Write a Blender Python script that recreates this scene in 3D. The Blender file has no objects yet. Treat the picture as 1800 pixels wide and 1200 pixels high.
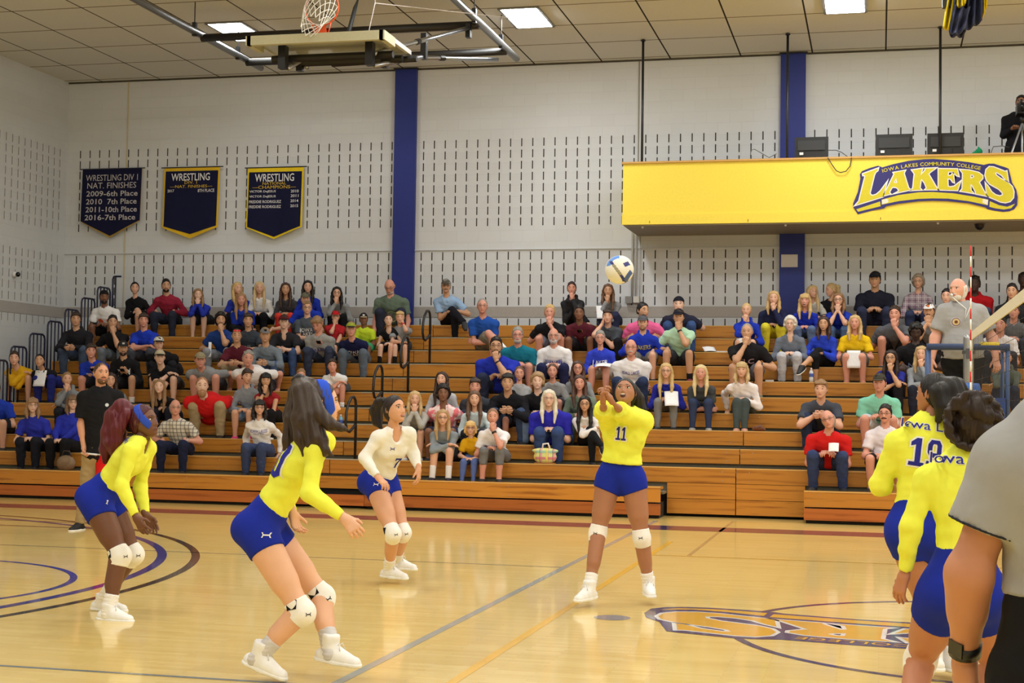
import bpy, bmesh, math, random
import numpy as np
from mathutils import Vector, Matrix
from mathutils.bvhtree import BVHTree

random.seed(7)
rng = np.random.default_rng(7)
SC = bpy.context.scene
COL = SC.collection

# ------------------------------------------------------------------ camera
F_PX, YAW, PITCH, ROLL, CAM_H = 2647.3, 0.2398, 0.0401, 0.0141, 1.5124
def _axes():
    cy, sy = math.cos(YAW), math.sin(YAW)
    f = np.array([-sy*math.cos(PITCH), cy*math.cos(PITCH), math.sin(PITCH)])
    r = np.array([cy, sy, 0.0]); u = np.cross(r, f)
    return math.cos(ROLL)*r+math.sin(ROLL)*u, -math.sin(ROLL)*r+math.cos(ROLL)*u, f
AX_R, AX_U, AX_F = _axes()
CAM = np.array([0, 0, CAM_H])
cam = bpy.data.cameras.new('camera')
cam.sensor_width = 36; cam.lens = F_PX/1800*36
cam.clip_end = 200
camo = bpy.data.objects.new('camera', cam); COL.objects.link(camo)
M = Matrix.Identity(4)
for i in range(3):
    M[i][0], M[i][1], M[i][2], M[i][3] = AX_R[i], AX_U[i], -AX_F[i], CAM[i]
camo.matrix_world = M
SC.camera = camo

def at(px, py, Y):
    """world point seen at a pixel of the 1800x1200 photograph, at depth Y of the hall"""
    d = (px-900)*AX_R-(py-600)*AX_U+F_PX*AX_F
    return CAM+d*(Y/d[1])
def atz(px, py, Z):
    d = (px-900)*AX_R-(py-600)*AX_U+F_PX*AX_F
    return CAM+d*((Z-CAM_H)/d[2])

# ------------------------------------------------------------------ world, exposure, lights
SC.view_settings.view_transform = 'Standard'
SC.view_settings.look = 'None'
SC.view_settings.exposure = 0.12
SC.view_settings.gamma = 1.0
SC.view_settings.use_curve_mapping = False
SC.cycles.max_bounces = 6
SC.cycles.diffuse_bounces = 4
SC.cycles.glossy_bounces = 3
SC.cycles.caustics_reflective = False
SC.cycles.caustics_refractive = False
w = bpy.data.worlds.new('hall_world'); SC.world = w
w.use_nodes = True
w.node_tree.nodes['Background'].inputs[0].default_value = (1, 0.98, 0.95, 1)
w.node_tree.nodes['Background'].inputs[1].default_value = 0.05

CEIL = 7.556; WALL_Y = 26.03; WALL_L = -15.25
LIGHT_X = [-10.287, -5.41, -0.533, 4.344, 9.22, 14.1]
LIGHT_Y = [22.81, 17.93, 13.06, 8.18, 3.30, -1.58]
LIGHT_POWER = 165
def fixture_power(x, y):
    return LIGHT_POWER*(0.72 if x < -8 else 1.0)

# ------------------------------------------------------------------ materials
_mats = {}
def lin(c):
    def f(v):
        v /= 255.0
        return v/12.92 if v <= 0.04045 else ((v+0.055)/1.055)**2.4
    return (f(c[0]), f(c[1]), f(c[2]), 1)
def new_mat(name):
    m = bpy.data.materials.new(name); m.use_nodes = True
    nt = m.node_tree
    return m, nt, nt.nodes['Principled BSDF']
def N(nt, t, **kw):
    n = nt.nodes.new(t)
    for k, v in kw.items():
        if k.startswith('i_'): n.inputs[k[2:]].default_value = v
        else: setattr(n, k, v)
    return n
def plain(name, rgb, rough=0.6, metal=0.0, spec=0.5, noise=0.08, scale=30, bump=0.0, emis=0.0):
    key = (name, rgb, rough, metal)
    if key in _mats: return _mats[key]
    m, nt, b = new_mat(name)
    b.inputs['Roughness'].default_value = rough
    b.inputs['Metallic'].default_value = metal
    b.inputs['Specular IOR Level'].default_value = spec
    c = lin(rgb)
    tc = N(nt, 'ShaderNodeTexCoord'); nz = N(nt, 'ShaderNodeTexNoise')
    nz.inputs['Scale'].default_value = scale; nz.inputs['Detail'].default_value = 3
    nt.links.new(tc.outputs['Object'], nz.inputs['Vector'])
    hs = N(nt, 'ShaderNodeMixRGB'); hs.blend_type = 'MIX'
    lo = tuple(v*(1-noise) for v in c[:3])+(1,); hi = tuple(min(1, v*(1+noise)) for v in c[:3])+(1,)
    hs.inputs[1].default_value = lo; hs.inputs[2].default_value = hi
    nt.links.new(nz.outputs['Fac'], hs.inputs[0]); nt.links.new(hs.outputs[0], b.inputs['Base Color'])
    if bump:
        bp = N(nt, 'ShaderNodeBump'); bp.inputs['Strength'].default_value = bump; bp.inputs['Distance'].default_value = 0.01
        nt.links.new(nz.outputs['Fac'], bp.inputs['Height']); nt.links.new(bp.outputs[0], b.inputs['Normal'])
    if emis:
        b.inputs['Emission Color'].default_value = c; b.inputs['Emission Strength'].default_value = emis
    _mats[key] = m
    return m
def cloth(rgb, kind='cloth'):
    return plain(kind, tuple(rgb), rough=0.88, spec=0.2, noise=0.13, scale=9, bump=0.35)
def skin(rgb):
    return plain('skin', tuple(rgb), rough=0.5, spec=0.35, noise=0.07, scale=14)
def hairm(rgb):
    key = ('hair', rgb)
    if key in _mats: return _mats[key]
    m, nt, b = new_mat('hair')
    b.inputs['Roughness'].default_value = 0.45; b.inputs['Specular IOR Level'].default_value = 0.35
    tc = N(nt, 'ShaderNodeTexCoord'); mp = N(nt, 'ShaderNodeMapping'); mp.inputs['Scale'].default_value = (90, 90, 7)
    nz = N(nt, 'ShaderNodeTexNoise'); nz.inputs['Scale'].default_value = 1.0; nz.inputs['Detail'].default_value = 3
    nt.links.new(tc.outputs['Object'], mp.inputs[0]); nt.links.new(mp.outputs[0], nz.inputs['Vector'])
    mx = N(nt, 'ShaderNodeMixRGB'); c = lin(rgb)
    mx.inputs[1].default_value = tuple(v*0.62 for v in c[:3])+(1,)
    mx.inputs[2].default_value = tuple(min(1, v*1.3) for v in c[:3])+(1,)
    nt.links.new(nz.outputs['Fac'], mx.inputs[0]); nt.links.new(mx.outputs[0], b.inputs['Base Color'])
    bp = N(nt, 'ShaderNodeBump'); bp.inputs['Strength'].default_value = 0.5; bp.inputs['Distance'].default_value = 0.004
    nt.links.new(nz.outputs['Fac'], bp.inputs['Height']); nt.links.new(bp.outputs[0], b.inputs['Normal'])
    _mats[key] = m
    return m

def wood_mat(name, c1, c2, rough=0.35, yscale=1.0):
    m, nt, b = new_mat(name)
    tc = N(nt, 'ShaderNodeTexCoord'); mp = N(nt, 'ShaderNodeMapping')
    mp.inputs['Scale'].default_value = (0.6, 7*yscale, 7)
    oi = N(nt, 'ShaderNodeObjectInfo'); cx = N(nt, 'ShaderNodeCombineXYZ')
    mul = N(nt, 'ShaderNodeMath', operation='MULTIPLY'); mul.inputs[1].default_value = 37
    nt.links.new(oi.outputs['Random'], mul.inputs[0]); nt.links.new(mul.outputs[0], cx.inputs[0]); nt.links.new(mul.outputs[0], cx.inputs[2])
    add = N(nt, 'ShaderNodeVectorMath', operation='ADD')
    nt.links.new(tc.outputs['Object'], add.inputs[0]); nt.links.new(cx.outputs[0], add.inputs[1])
    nt.links.new(add.outputs[0], mp.inputs[0])
    nz = N(nt, 'ShaderNodeTexNoise'); nz.inputs['Scale'].default_value = 1.6; nz.inputs['Detail'].default_value = 4; nz.inputs['Distortion'].default_value = 1.2
    nt.links.new(mp.outputs[0], nz.inputs['Vector'])
    wv = N(nt, 'ShaderNodeTexWave'); wv.bands_direction = 'Z'
    wv.inputs['Scale'].default_value = 0.55; wv.inputs['Distortion'].default_value = 14; wv.inputs['Detail'].default_value = 3; wv.inputs['Detail Scale'].default_value = 0.7
    nt.links.new(mp.outputs[0], wv.inputs['Vector'])
    mix = N(nt, 'ShaderNodeMath', operation='MULTIPLY_ADD'); mix.inputs[1].default_value = 0.30
    nt.links.new(wv.outputs['Fac'], mix.inputs[0]); nt.links.new(nz.outputs['Fac'], mix.inputs[2])
    cr = N(nt, 'ShaderNodeValToRGB')
    cr.color_ramp.elements[0].position = 0.32; cr.color_ramp.elements[0].color = lin(c1)
    cr.color_ramp.elements[1].position = 0.62; cr.color_ramp.elements[1].color = lin(c2)
    nt.links.new(mix.outputs[0], cr.inputs[0])
    # every board a slightly different tone
    hsv = N(nt, 'ShaderNodeHueSaturation'); mr = N(nt, 'ShaderNodeMapRange')
    mr.inputs['To Min'].default_value = 0.88; mr.inputs['To Max'].default_value = 1.1
    nt.links.new(oi.outputs['Random'], mr.inputs['Value']); nt.links.new(mr.outputs[0], hsv.inputs['Value'])
    nt.links.new(cr.outputs[0], hsv.inputs['Color']); nt.links.new(hsv.outputs[0], b.inputs['Base Color'])
    b.inputs['Roughness'].default_value = rough
    b.inputs['Specular IOR Level'].default_value = 0.4
    return m

def floor_mat():
    m, nt, b = new_mat('maple_floor')
    tc = N(nt, 'ShaderNodeTexCoord')
    bk = N(nt, 'ShaderNodeTexBrick'); bk.offset = 0.37; bk.squash = 1.0
    bk.inputs['Scale'].default_value = 1.0; bk.inputs['Brick Width'].default_value = 0.62; bk.inputs['Row Height'].default_value = 0.057
    bk.inputs['Mortar Size'].default_value = 0.0012; bk.inputs['Mortar Smooth'].default_value = 0.3; bk.inputs['Bias'].default_value = 0.0
    bk.inputs['Color1'].default_value = lin((236, 208, 132)); bk.inputs['Color2'].default_value = lin((226, 194, 112)); bk.inputs['Mortar'].default_value = lin((196, 164, 104))
    nt.links.new(tc.outputs['Object'], bk.inputs['Vector'])
    mp = N(nt, 'ShaderNodeMapping'); mp.inputs['Scale'].default_value = (1.2, 22, 1)
    nz = N(nt, 'ShaderNodeTexNoise'); nz.inputs['Scale'].default_value = 2.2; nz.inputs['Detail'].default_value = 4
    nt.links.new(tc.outputs['Object'], mp.inputs[0]); nt.links.new(mp.outputs[0], nz.inputs['Vector'])
    mx = N(nt, 'ShaderNodeMixRGB'); mx.blend_type = 'MULTIPLY'; mx.inputs[0].default_value = 0.3
    cr = N(nt, 'ShaderNodeValToRGB'); cr.color_ramp.elements[0].position = 0.3; cr.color_ramp.elements[1].position = 0.7
    cr.color_ramp.elements[0].color = (0.86, 0.8, 0.7, 1); cr.color_ramp.elements[1].color = (1, 1, 1, 1)
    nt.links.new(nz.outputs['Fac'], cr.inputs[0]); nt.links.new(bk.outputs['Color'], mx.inputs[1]); nt.links.new(cr.outputs[0], mx.inputs[2])
    nt.links.new(mx.outputs[0], b.inputs['Base Color'])
    b.inputs['Roughness'].default_value = 0.3
    b.inputs['Specular IOR Level'].default_value = 0.4
    b.inputs['Coat Weight'].default_value = 0.55; b.inputs['Coat Roughness'].default_value = 0.07; b.inputs['Coat IOR'].default_value = 1.45
    n2 = N(nt, 'ShaderNodeTexNoise'); n2.inputs['Scale'].default_value = 3.0
    mp2 = N(nt, 'ShaderNodeMapping'); mp2.inputs['Scale'].default_value = (1.0, 3.0, 1)
    nt.links.new(tc.outputs['Object'], mp2.inputs[0]); nt.links.new(mp2.outputs[0], n2.inputs['Vector'])
    bp = N(nt, 'ShaderNodeBump'); bp.inputs['Strength'].default_value = 0.05; bp.inputs['Distance'].default_value = 0.02
    nt.links.new(n2.outputs['Fac'], bp.inputs['Height']); nt.links.new(bp.outputs[0], b.inputs['Normal']); nt.links.new(bp.outputs[0], b.inputs['Coat Normal'])
    return m
def paint(rgb, name='court_paint'):
    key = (name, rgb, 'paint')
    if key in _mats: return _mats[key]
    m, nt, b = new_mat(name)
    tc = N(nt, 'ShaderNodeTexCoord'); nz = N(nt, 'ShaderNodeTexNoise'); nz.inputs['Scale'].default_value = 6
    nt.links.new(tc.outputs['Object'], nz.inputs['Vector'])
    mx = N(nt, 'ShaderNodeMixRGB'); c = lin(rgb)
    mx.inputs[1].default_value = tuple(v*0.9 for v in c[:3])+(1,); mx.inputs[2].default_value = tuple(min(1, v*1.1) for v in c[:3])+(1,)
    nt.links.new(nz.outputs['Fac'], mx.inputs[0]); nt.links.new(mx.outputs[0], b.inputs['Base Color'])
    b.inputs['Roughness'].default_value = 0.25; b.inputs['Coat Weight'].default_value = 0.55; b.inputs['Coat Roughness'].default_value = 0.07
    _mats[key] = m
    return m
def block_mat(name, rgb, axis='X', dark=0.93):
    """painted concrete block, 0.4064 x 0.2032 courses"""
    m, nt, b = new_mat(name)
    tc = N(nt, 'ShaderNodeTexCoord'); sx = N(nt, 'ShaderNodeSeparateXYZ'); cx = N(nt, 'ShaderNodeCombineXYZ')
    nt.links.new(tc.outputs['Object'], sx.inputs[0])
    nt.links.new(sx.outputs[axis], cx.inputs['X']); nt.links.new(sx.outputs['Z'], cx.inputs['Y'])
    mp = N(nt, 'ShaderNodeMapping'); mp.inputs['Location'].default_value = (0.1, -0.1, 0)
    nt.links.new(cx.outputs[0], mp.inputs[0])
    bk = N(nt, 'ShaderNodeTexBrick'); bk.offset = 0.5
    bk.inputs['Scale'].default_value = 1; bk.inputs['Brick Width'].default_value = 0.4064; bk.inputs['Row Height'].default_value = 0.2032
    bk.inputs['Mortar Size'].default_value = 0.005; bk.inputs['Mortar Smooth'].default_value = 0.6
    c = lin(rgb)
    bk.inputs['Color1'].default_value = c; bk.inputs['Color2'].default_value = tuple(v*0.97 for v in c[:3])+(1,)
    bk.inputs['Mortar'].default_value = tuple(v*dark for v in c[:3])+(1,)
    nt.links.new(mp.outputs[0], bk.inputs['Vector'])
    nt.links.new(bk.outputs['Color'], b.inputs['Base Color'])
    bp = N(nt, 'ShaderNodeBump'); bp.inputs['Strength'].default_value = 0.25; bp.inputs['Distance'].default_value = 0.006; bp.invert = True
    nt.links.new(bk.outputs['Fac'], bp.inputs['Height']); nt.links.new(bp.outputs[0], b.inputs['Normal'])
    b.inputs['Roughness'].default_value = 0.62; b.inputs['Specular IOR Level'].default_value = 0.3
    return m

# ------------------------------------------------------------------ object helpers
def link(o): COL.objects.link(o); return o
def mesh_obj(name, verts, faces, mat, parent=None, smooth=False, mats=None, midx=None):
    me = bpy.data.meshes.new(name)
    verts = np.asarray(verts, dtype=np.float32)
    if isinstance(faces, np.ndarray) and faces.ndim == 2:
        k = faces.shape[1]; nf = len(faces)
        me.vertices.add(len(verts)); me.vertices.foreach_set('co', verts.ravel())
        me.loops.add(nf*k); me.loops.foreach_set('vertex_index', faces.astype(np.int32).ravel())
        me.polygons.add(nf); me.polygons.foreach_set('loop_start', np.arange(0, nf*k, k, dtype=np.int32))
        try: me.polygons.foreach_set('loop_total', np.full(nf, k, dtype=np.int32))
        except Exception: pass
        if midx is not None: me.polygons.foreach_set('material_index', midx.astype(np.int32))
        if smooth: me.polygons.foreach_set('use_smooth', np.ones(nf, dtype=bool))
        me.update(calc_edges=True)
        me.validate()
    else:
        me.from_pydata([tuple(map(float, v)) for v in verts], [], [tuple(f) for f in faces])
        if midx is not None:
            for p, i in zip(me.polygons, midx): p.material_index = int(i)
        if smooth:
            for p in me.polygons: p.use_smooth = True
        me.update()
    for mm in (mats if mats else [mat]): me.materials.append(mm)
    o = bpy.data.objects.new(name, me); link(o)
    if parent is not None:
        o.parent = parent
        if parent.name in EMPTY_LOC: o.matrix_parent_inverse = Matrix.Translation(-Vector(EMPTY_LOC[parent.name]))
    return o
EMPTY_LOC = {}
def thing(name, label, cat, loc=(0, 0, 0), group=None):
    o = bpy.data.objects.new(name, None); link(o); o.location = Vector([float(v) for v in loc]); o.empty_display_size = 0.1
    EMPTY_LOC[o.name] = tuple(float(v) for v in loc)
    o['label'] = label; o['category'] = cat
    if group: o['group'] = group
    return o
def tag(o, label, cat, group=None):
    o['label'] = label; o['category'] = cat
    if group: o['group'] = group
    return o
def structure(o): o['kind'] = 'structure'; return o

class MB:
    """collects boxes, tubes, prisms ... into one mesh"""
    def __init__(s): s.v = []; s.f = []; s.m = []
    def add(s, v, f, mi=0):
        o = len(s.v); s.v += [tuple(map(float, p)) for p in v]; s.f += [tuple(i+o for i in q) for q in f]; s.m += [mi]*len(f); return s
    def box(s, x0, x1, y0, y1, z0, z1, mi=0):
        v = [(x0, y0, z0), (x1, y0, z0), (x1, y1, z0), (x0, y1, z0), (x0, y0, z1), (x1, y0, z1), (x1, y1, z1), (x0, y1, z1)]
        return s.add(v, [(0, 3, 2, 1), (4, 5, 6, 7), (0, 1, 5, 4), (1, 2, 6, 5), (2, 3, 7, 6), (3, 0, 4, 7)], mi)
    def obox(s, c, ax, ay, az, hx, hy, hz, mi=0):
        c, ax, ay, az = map(np.asarray, (c, ax, ay, az)); v = []
        for sz in (-1, 1):
            for sx, sy in ((-1, -1), (1, -1), (1, 1), (-1, 1)): v.append(c+ax*hx*sx+ay*hy*sy+az*hz*sz)
        return s.add(v, [(0, 3, 2, 1), (4, 5, 6, 7), (0, 1, 5, 4), (1, 2, 6, 5), (2, 3, 7, 6), (3, 0, 4, 7)], mi)
    def tube(s, pts, r, n=8, mi=0, cap=True, closed=False):
        pts = [np.asarray(p, float) for p in pts]
        rs = r if hasattr(r, '__len__') else [r]*len(pts)
        rings = []; up = None
        for i, p in enumerate(pts):
            if closed: d = pts[(i+1) % len(pts)]-pts[i-1]
            else: d = pts[min(i+1, len(pts)-1)]-pts[max(i-1, 0)]
            d = d/(np.linalg.norm(d)+1e-9)
            if up is None: up = np.array([0, 0, 1.]) if abs(d[2]) < 0.9 else np.array([1., 0, 0])
            a = np.cross(d, up); a /= np.linalg.norm(a)+1e-9; up = np.cross(a, d)
            rings.append([p+rs[i]*(math.cos(t)*a+math.sin(t)*up) for t in np.arange(n)*2*math.pi/n])
        v = [q for R in rings for q in R]; f = []; m = len(rings)
        for i in range(m if closed else m-1):
            for j in range(n):
                a0, a1 = i*n+j, i*n+(j+1) % n; b0, b1 = ((i+1) % m)*n+j, ((i+1) % m)*n+(j+1) % n
                f.append((a0, a1, b1, b0))
        if cap and not closed: f.append(tuple(range(n))[::-1]); f.append(tuple((m-1)*n+j for j in range(n)))
        return s.add(v, f, mi)
    def lathe(s, prof, c=(0, 0, 0), n=16, mi=0):
        v = []; f = []
        for (r, z) in prof:
            for j in range(n): t = 2*math.pi*j/n; v.append((c[0]+r*math.cos(t), c[1]+r*math.sin(t), c[2]+z))
        for i in range(len(prof)-1):
            for j in range(n): f.append((i*n+j, i*n+(j+1) % n, (i+1)*n+(j+1) % n, (i+1)*n+j))
        f.append(tuple(range(n))[::-1]); f.append(tuple((len(prof)-1)*n+j for j in range(n)))
        return s.add(v, f, mi)
    def build(s, name, mat, parent=None, smooth=False, mats=None):
        return mesh_obj(name, s.v, s.f, mat, parent, smooth, mats, s.m)

def poly2d(contours, offset=0.0, resolution=1):
    """filled 2D polygon set with holes -> (verts Nx2, faces)"""
    cu = bpy.data.curves.new('poly', 'CURVE'); cu.dimensions = '2D'; cu.fill_mode = 'BOTH'
    for c in contours:
        sp = cu.splines.new('POLY'); sp.points.add(len(c)-1)
        for p, q in zip(sp.points, c): p.co = (q[0], q[1], 0, 1)
        sp.use_cyclic_u = True
    cu.offset = offset
    return _curve2d(cu)
def _curve2d(cu):
    ob = bpy.data.objects.new('tmp2d', cu)
    me = bpy.data.meshes.new_from_object(ob)
    v = np.array([p.co[:2] for p in me.vertices]) if len(me.vertices) else np.zeros((0, 2))
    f = [tuple(p.vertices) for p in me.polygons]
    bpy.data.objects.remove(ob); bpy.data.meshes.remove(me); bpy.data.curves.remove(cu)
    return v, f
_tc = {}
def text2d(txt, bold=0.0, space=1.0):
    key = (txt, bold, space)
    if key not in _tc:
        cu = bpy.data.curves.new('txt', 'FONT'); cu.body = txt; cu.dimensions = '2D'; cu.fill_mode = 'BOTH'
        cu.offset = bold; cu.resolution_u = 2; cu.space_character = space
        _tc[key] = _curve2d(cu)
    return _tc[key]
def fit2d(vf, x0, x1, y0, y1):
    v, f = vf; v = v.copy()
    lo = v.min(0); hi = v.max(0)
    v[:, 0] = x0+(v[:, 0]-lo[0])/(hi[0]-lo[0]+1e-9)*(x1-x0)
    v[:, 1] = y0+(v[:, 1]-lo[1])/(hi[1]-lo[1]+1e-9)*(y1-y0)
    return v, f
# ================================================================== the hall
M_WALL = block_mat('painted_block_wall', (218, 221, 227))
M_WALLY = block_mat('painted_block_side_wall', (212, 214, 216), axis='Y')
M_SLOT = plain('slot_shadow', (48, 44, 42), rough=0.9)
M_BAND = plain('grey_wall_band', (176, 170, 165), rough=0.7)
M_BLUE = plain('royal_blue_paint', (24, 42, 132), rough=0.55)
M_BLACK = plain('black_metal', (22, 22, 25), rough=0.4)
M_CHROME = plain('steel', (170, 172, 178), rough=0.28, metal=0.9)
M_YEL = plain('yellow_paint', (248, 222, 78), rough=0.5)
M_WHITE = plain('white_paper', (236, 236, 238), rough=0.7)

RX0, RX1, RY0 = WALL_L, 17.0, -6.0
fl = structure(mesh_obj('floor', [(RX0, RY0, 0), (RX1, RY0, 0), (RX1, WALL_Y, 0), (RX0, WALL_Y, 0)], [(0, 1, 2, 3)], floor_mat()))

def slots_mesh(cols, axis, fixed, rows, nrm):
    v = []; f = []
    for c in cols:
        for z in rows:
            a, b, h = c-0.0095, c+0.0095, 0.073
            o = len(v)
            if axis == 'X': v += [(a, fixed, z-h), (b, fixed, z-h), (b, fixed, z+h), (a, fixed, z+h)]
            else: v += [(fixed, a, z-h), (fixed, b, z-h), (fixed, b, z+h), (fixed, a, z+h)]
            f.append((o, o+1, o+2, o+3))
    return np.array(v), np.array(f)
S_ = 0.2032
UP = [6.152-S_*r for r in range(8)]
LO = [6.152-S_*r for r in (10, 11, 12, 13, 14)]+[6.152-S_*16+0.02]
def runs(x0, lo, hi): 
    n0 = math.ceil((lo-x0)/S_); n1 = math.floor((hi-x0)/S_)
    return [x0+S_*n for n in range(n0, n1+1)]
wb = structure(mesh_obj('wall_back', [(RX0, WALL_Y, 0), (RX1, WALL_Y, 0), (RX1, WALL_Y, CEIL), (RX0, WALL_Y, CEIL)], [(0, 1, 2, 3)], M_WALL))
cu_ = runs(-14.967, -15.1, -8.63)+runs(-8.065, -8.15, -1.7)+runs(0.7336, -1.2, 16.8)
cl_ = runs(-14.997, -15.1, -8.63)+runs(-8.08, -8.15, -1.7)+runs(-1.1364, -1.2, 16.8)
v1, f1 = slots_mesh(cu_, 'X', WALL_Y-0.004, UP, -1); v2, f2 = slots_mesh(cl_, 'X', WALL_Y-0.004, LO, -1)
o = mesh_obj('acoustic_slots', np.vstack([v1, v2]), np.vstack([f1, f2+len(v1)]), M_SLOT, wb); o['kind'] = 'stuff'
mesh_obj('painted_band', *(lambda b: (b.v, b.f))(MB().box(RX0, RX1, WALL_Y-0.012, WALL_Y-0.001, 3.02, 3.208)), M_BAND, wb)
mesh_obj('masonry_ledge', *(lambda b: (b.v, b.f))(MB().box(RX0, RX1, WALL_Y-0.03, WALL_Y-0.001, 4.225, 4.235)), M_WALL, wb)
wl = structure(mesh_obj('wall_left', [(RX0, RY0, 0), (RX0, WALL_Y, 0), (RX0, WALL_Y, CEIL), (RX0, RY0, CEIL)], [(0, 1, 2, 3)], M_WALLY))
cy_ = runs(25.76, 2, 25.9)
v1, f1 = slots_mesh(cy_, 'Y', RX0+0.004, UP, 1); v2, f2 = slots_mesh(cy_, 'Y', RX0+0.004, LO, 1)
o = mesh_obj('acoustic_slots', np.vstack([v1, v2]), np.vstack([f1, f2+len(v1)]), plain('slot_shadow', (146, 141, 134), rough=0.9), wl); o['kind'] = 'stuff'
mesh_obj('painted_band', *(lambda b: (b.v, b.f))(MB().box(RX0+0.001, RX0+0.012, RY0, WALL_Y, 3.0, 3.2)), M_BAND, wl)
structure(mesh_obj('wall_right', [(RX1, RY0, 0), (RX1, WALL_Y, 0), (RX1, WALL_Y, CEIL), (RX1, RY0, CEIL)], [(0, 1, 2, 3)], M_WALLY))
structure(mesh_obj('wall_front', [(RX0, RY0, 0), (RX1, RY0, 0), (RX1, RY0, CEIL), (RX0, RY0, CEIL)], [(3, 2, 1, 0)], M_WALL))

def ceil_mat():
    m, nt, b = new_mat('ceiling_panels')
    tc = N(nt, 'ShaderNodeTexCoord'); sx = N(nt, 'ShaderNodeSeparateXYZ'); nt.links.new(tc.outputs['Object'], sx.inputs[0])
    def line(out, off, half):
        a = N(nt, 'ShaderNodeMath', operation='ADD'); a.inputs[1].default_value = off; nt.links.new(out, a.inputs[0])
        d = N(nt, 'ShaderNodeMath', operation='DIVIDE'); d.inputs[1].default_value = 1.2192; nt.links.new(a.outputs[0], d.inputs[0])
        fr = N(nt, 'ShaderNodeMath', operation='FRACT'); nt.links.new(d.outputs[0], fr.inputs[0])
        sb = N(nt, 'ShaderNodeMath', operation='SUBTRACT'); sb.inputs[1].default_value = 0.5; nt.links.new(fr.outputs[0], sb.inputs[0])
        ab = N(nt, 'ShaderNodeMath', operation='ABSOLUTE'); nt.links.new(sb.outputs[0], ab.inputs[0])
        lt = N(nt, 'ShaderNodeMath', operation='LESS_THAN'); lt.inputs[1].default_value = half/1.2192; nt.links.new(ab.outputs[0], lt.inputs[0])
        return lt.outputs[0]
    lx = line(sx.outputs['X'], 4.8+1.2192*20.5, 0.013); ly = line(sx.outputs['Y'], -22.2+1.2192*40.5, 0.018)
    nz = N(nt, 'ShaderNodeTexNoise'); nz.inputs['Scale'].default_value = 40; nt.links.new(tc.outputs['Object'], nz.inputs['Vector'])
    base = N(nt, 'ShaderNodeMixRGB'); base.inputs[1].default_value = lin((216, 216, 212)); base.inputs[2].default_value = lin((226, 226, 222)); nt.links.new(nz.outputs['Fac'], base.inputs[0])
    m1 = N(nt, 'ShaderNodeMixRGB'); m1.inputs[2].default_value = lin((128, 116, 90)); nt.links.new(ly, m1.inputs[0]); nt.links.new(base.outputs[0], m1.inputs[1])
    m2 = N(nt, 'ShaderNodeMixRGB'); m2.inputs[2].default_value = lin((52, 46, 38)); nt.links.new(lx, m2.inputs[0]); nt.links.new(m1.outputs[0], m2.inputs[1])
    nt.links.new(m2.outputs[0], b.inputs['Base Color']); b.inputs['Roughness'].default_value = 0.9; b.inputs['Specular IOR Level'].default_value = 0.1
    return m
ce = structure(mesh_obj('ceiling', [(RX0, RY0, CEIL), (RX1, RY0, CEIL), (RX1, WALL_Y, CEIL), (RX0, WALL_Y, CEIL)], [(3, 2, 1, 0)], ceil_mat()))
mesh_obj('wall_angle', *(lambda b: (b.v, b.f))(MB().box(RX0, RX1, WALL_Y-0.02, WALL_Y, CEIL-0.03, CEIL-0.005)), plain('dark_trim', (70, 62, 50)), ce)

# two blue pilasters
for i, (x0, x1) in enumerate(((-8.6, -8.2), (-1.67, -1.25))):
    p = structure(MB().box(x0, x1, WALL_Y-0.1, WALL_Y, 0, CEIL-0.012).build('trim_%d' % (i+1), M_BLUE))
    MB().box(x0-0.02, x1+0.03, WALL_Y-0.13, WALL_Y-0.02, CEIL-0.03, CEIL-0.004).build('pilaster_cap', M_BLACK, p)

# ceiling light fixtures
def emit_mat(name, strength):
    m, nt, b = new_mat(name)
    b.inputs['Base Color'].default_value = (0.9, 0.9, 0.9, 1)
    b.inputs['Emission Color'].default_value = (0.97, 1.0, 1.0, 1); b.inputs['Emission Strength'].default_value = strength
    return m
EM = emit_mat('lamp_diffuser', 46.0); EML = emit_mat("lamp_diffuser_dim", 22.0)
nl = 0
names_vis = {(-10.287, 22.81): 'lit ceiling panel above the folded basketball hoop, left of three', (-5.41, 22.81): 'lit ceiling panel right of the folded hoop frame', (-0.533, 22.81): 'lit ceiling panel above the yellow balcony, near the hanging mascot cloth'}
for lx in LIGHT_X:
    for ly in LIGHT_Y:
        lab = names_vis.get((lx, ly), 'recessed white ceiling light panel over the court, outside the view')
        t = thing('ceiling_light', lab, 'light', (lx, ly, CEIL), 'ceiling light panels')
        fr = MB()
        for a in (-1, 1):
            fr.box(lx+a*0.305-0.02, lx+a*0.305+0.02, ly-0.61, ly+0.61, CEIL-0.025, CEIL-0.002)
            fr.box(lx-0.305, lx+0.305, ly+a*0.60-0.02, ly+a*0.60+0.02, CEIL-0.025, CEIL-0.002)
        fr.build('frame', plain('lamp_frame', (120, 118, 112)), t)
        d = MB(); n = 6
        vs = []; fs = []
        for i in range(n+1):
            for j in range(n+1):
                u, v_ = i/n*2-1, j/n*2-1
                vs.append((lx+u*0.285, ly+v_*0.58, CEIL-0.02-0.045*(1-u**4)*(1-v_**4)))
        for i in range(n):
            for j in range(n): a = i*(n+1)+j; fs.append((a, a+1, a+n+2, a+n+1))
        mesh_obj('diffuser', vs, fs, EML if lx < -8 else EM, t, smooth=True)

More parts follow.
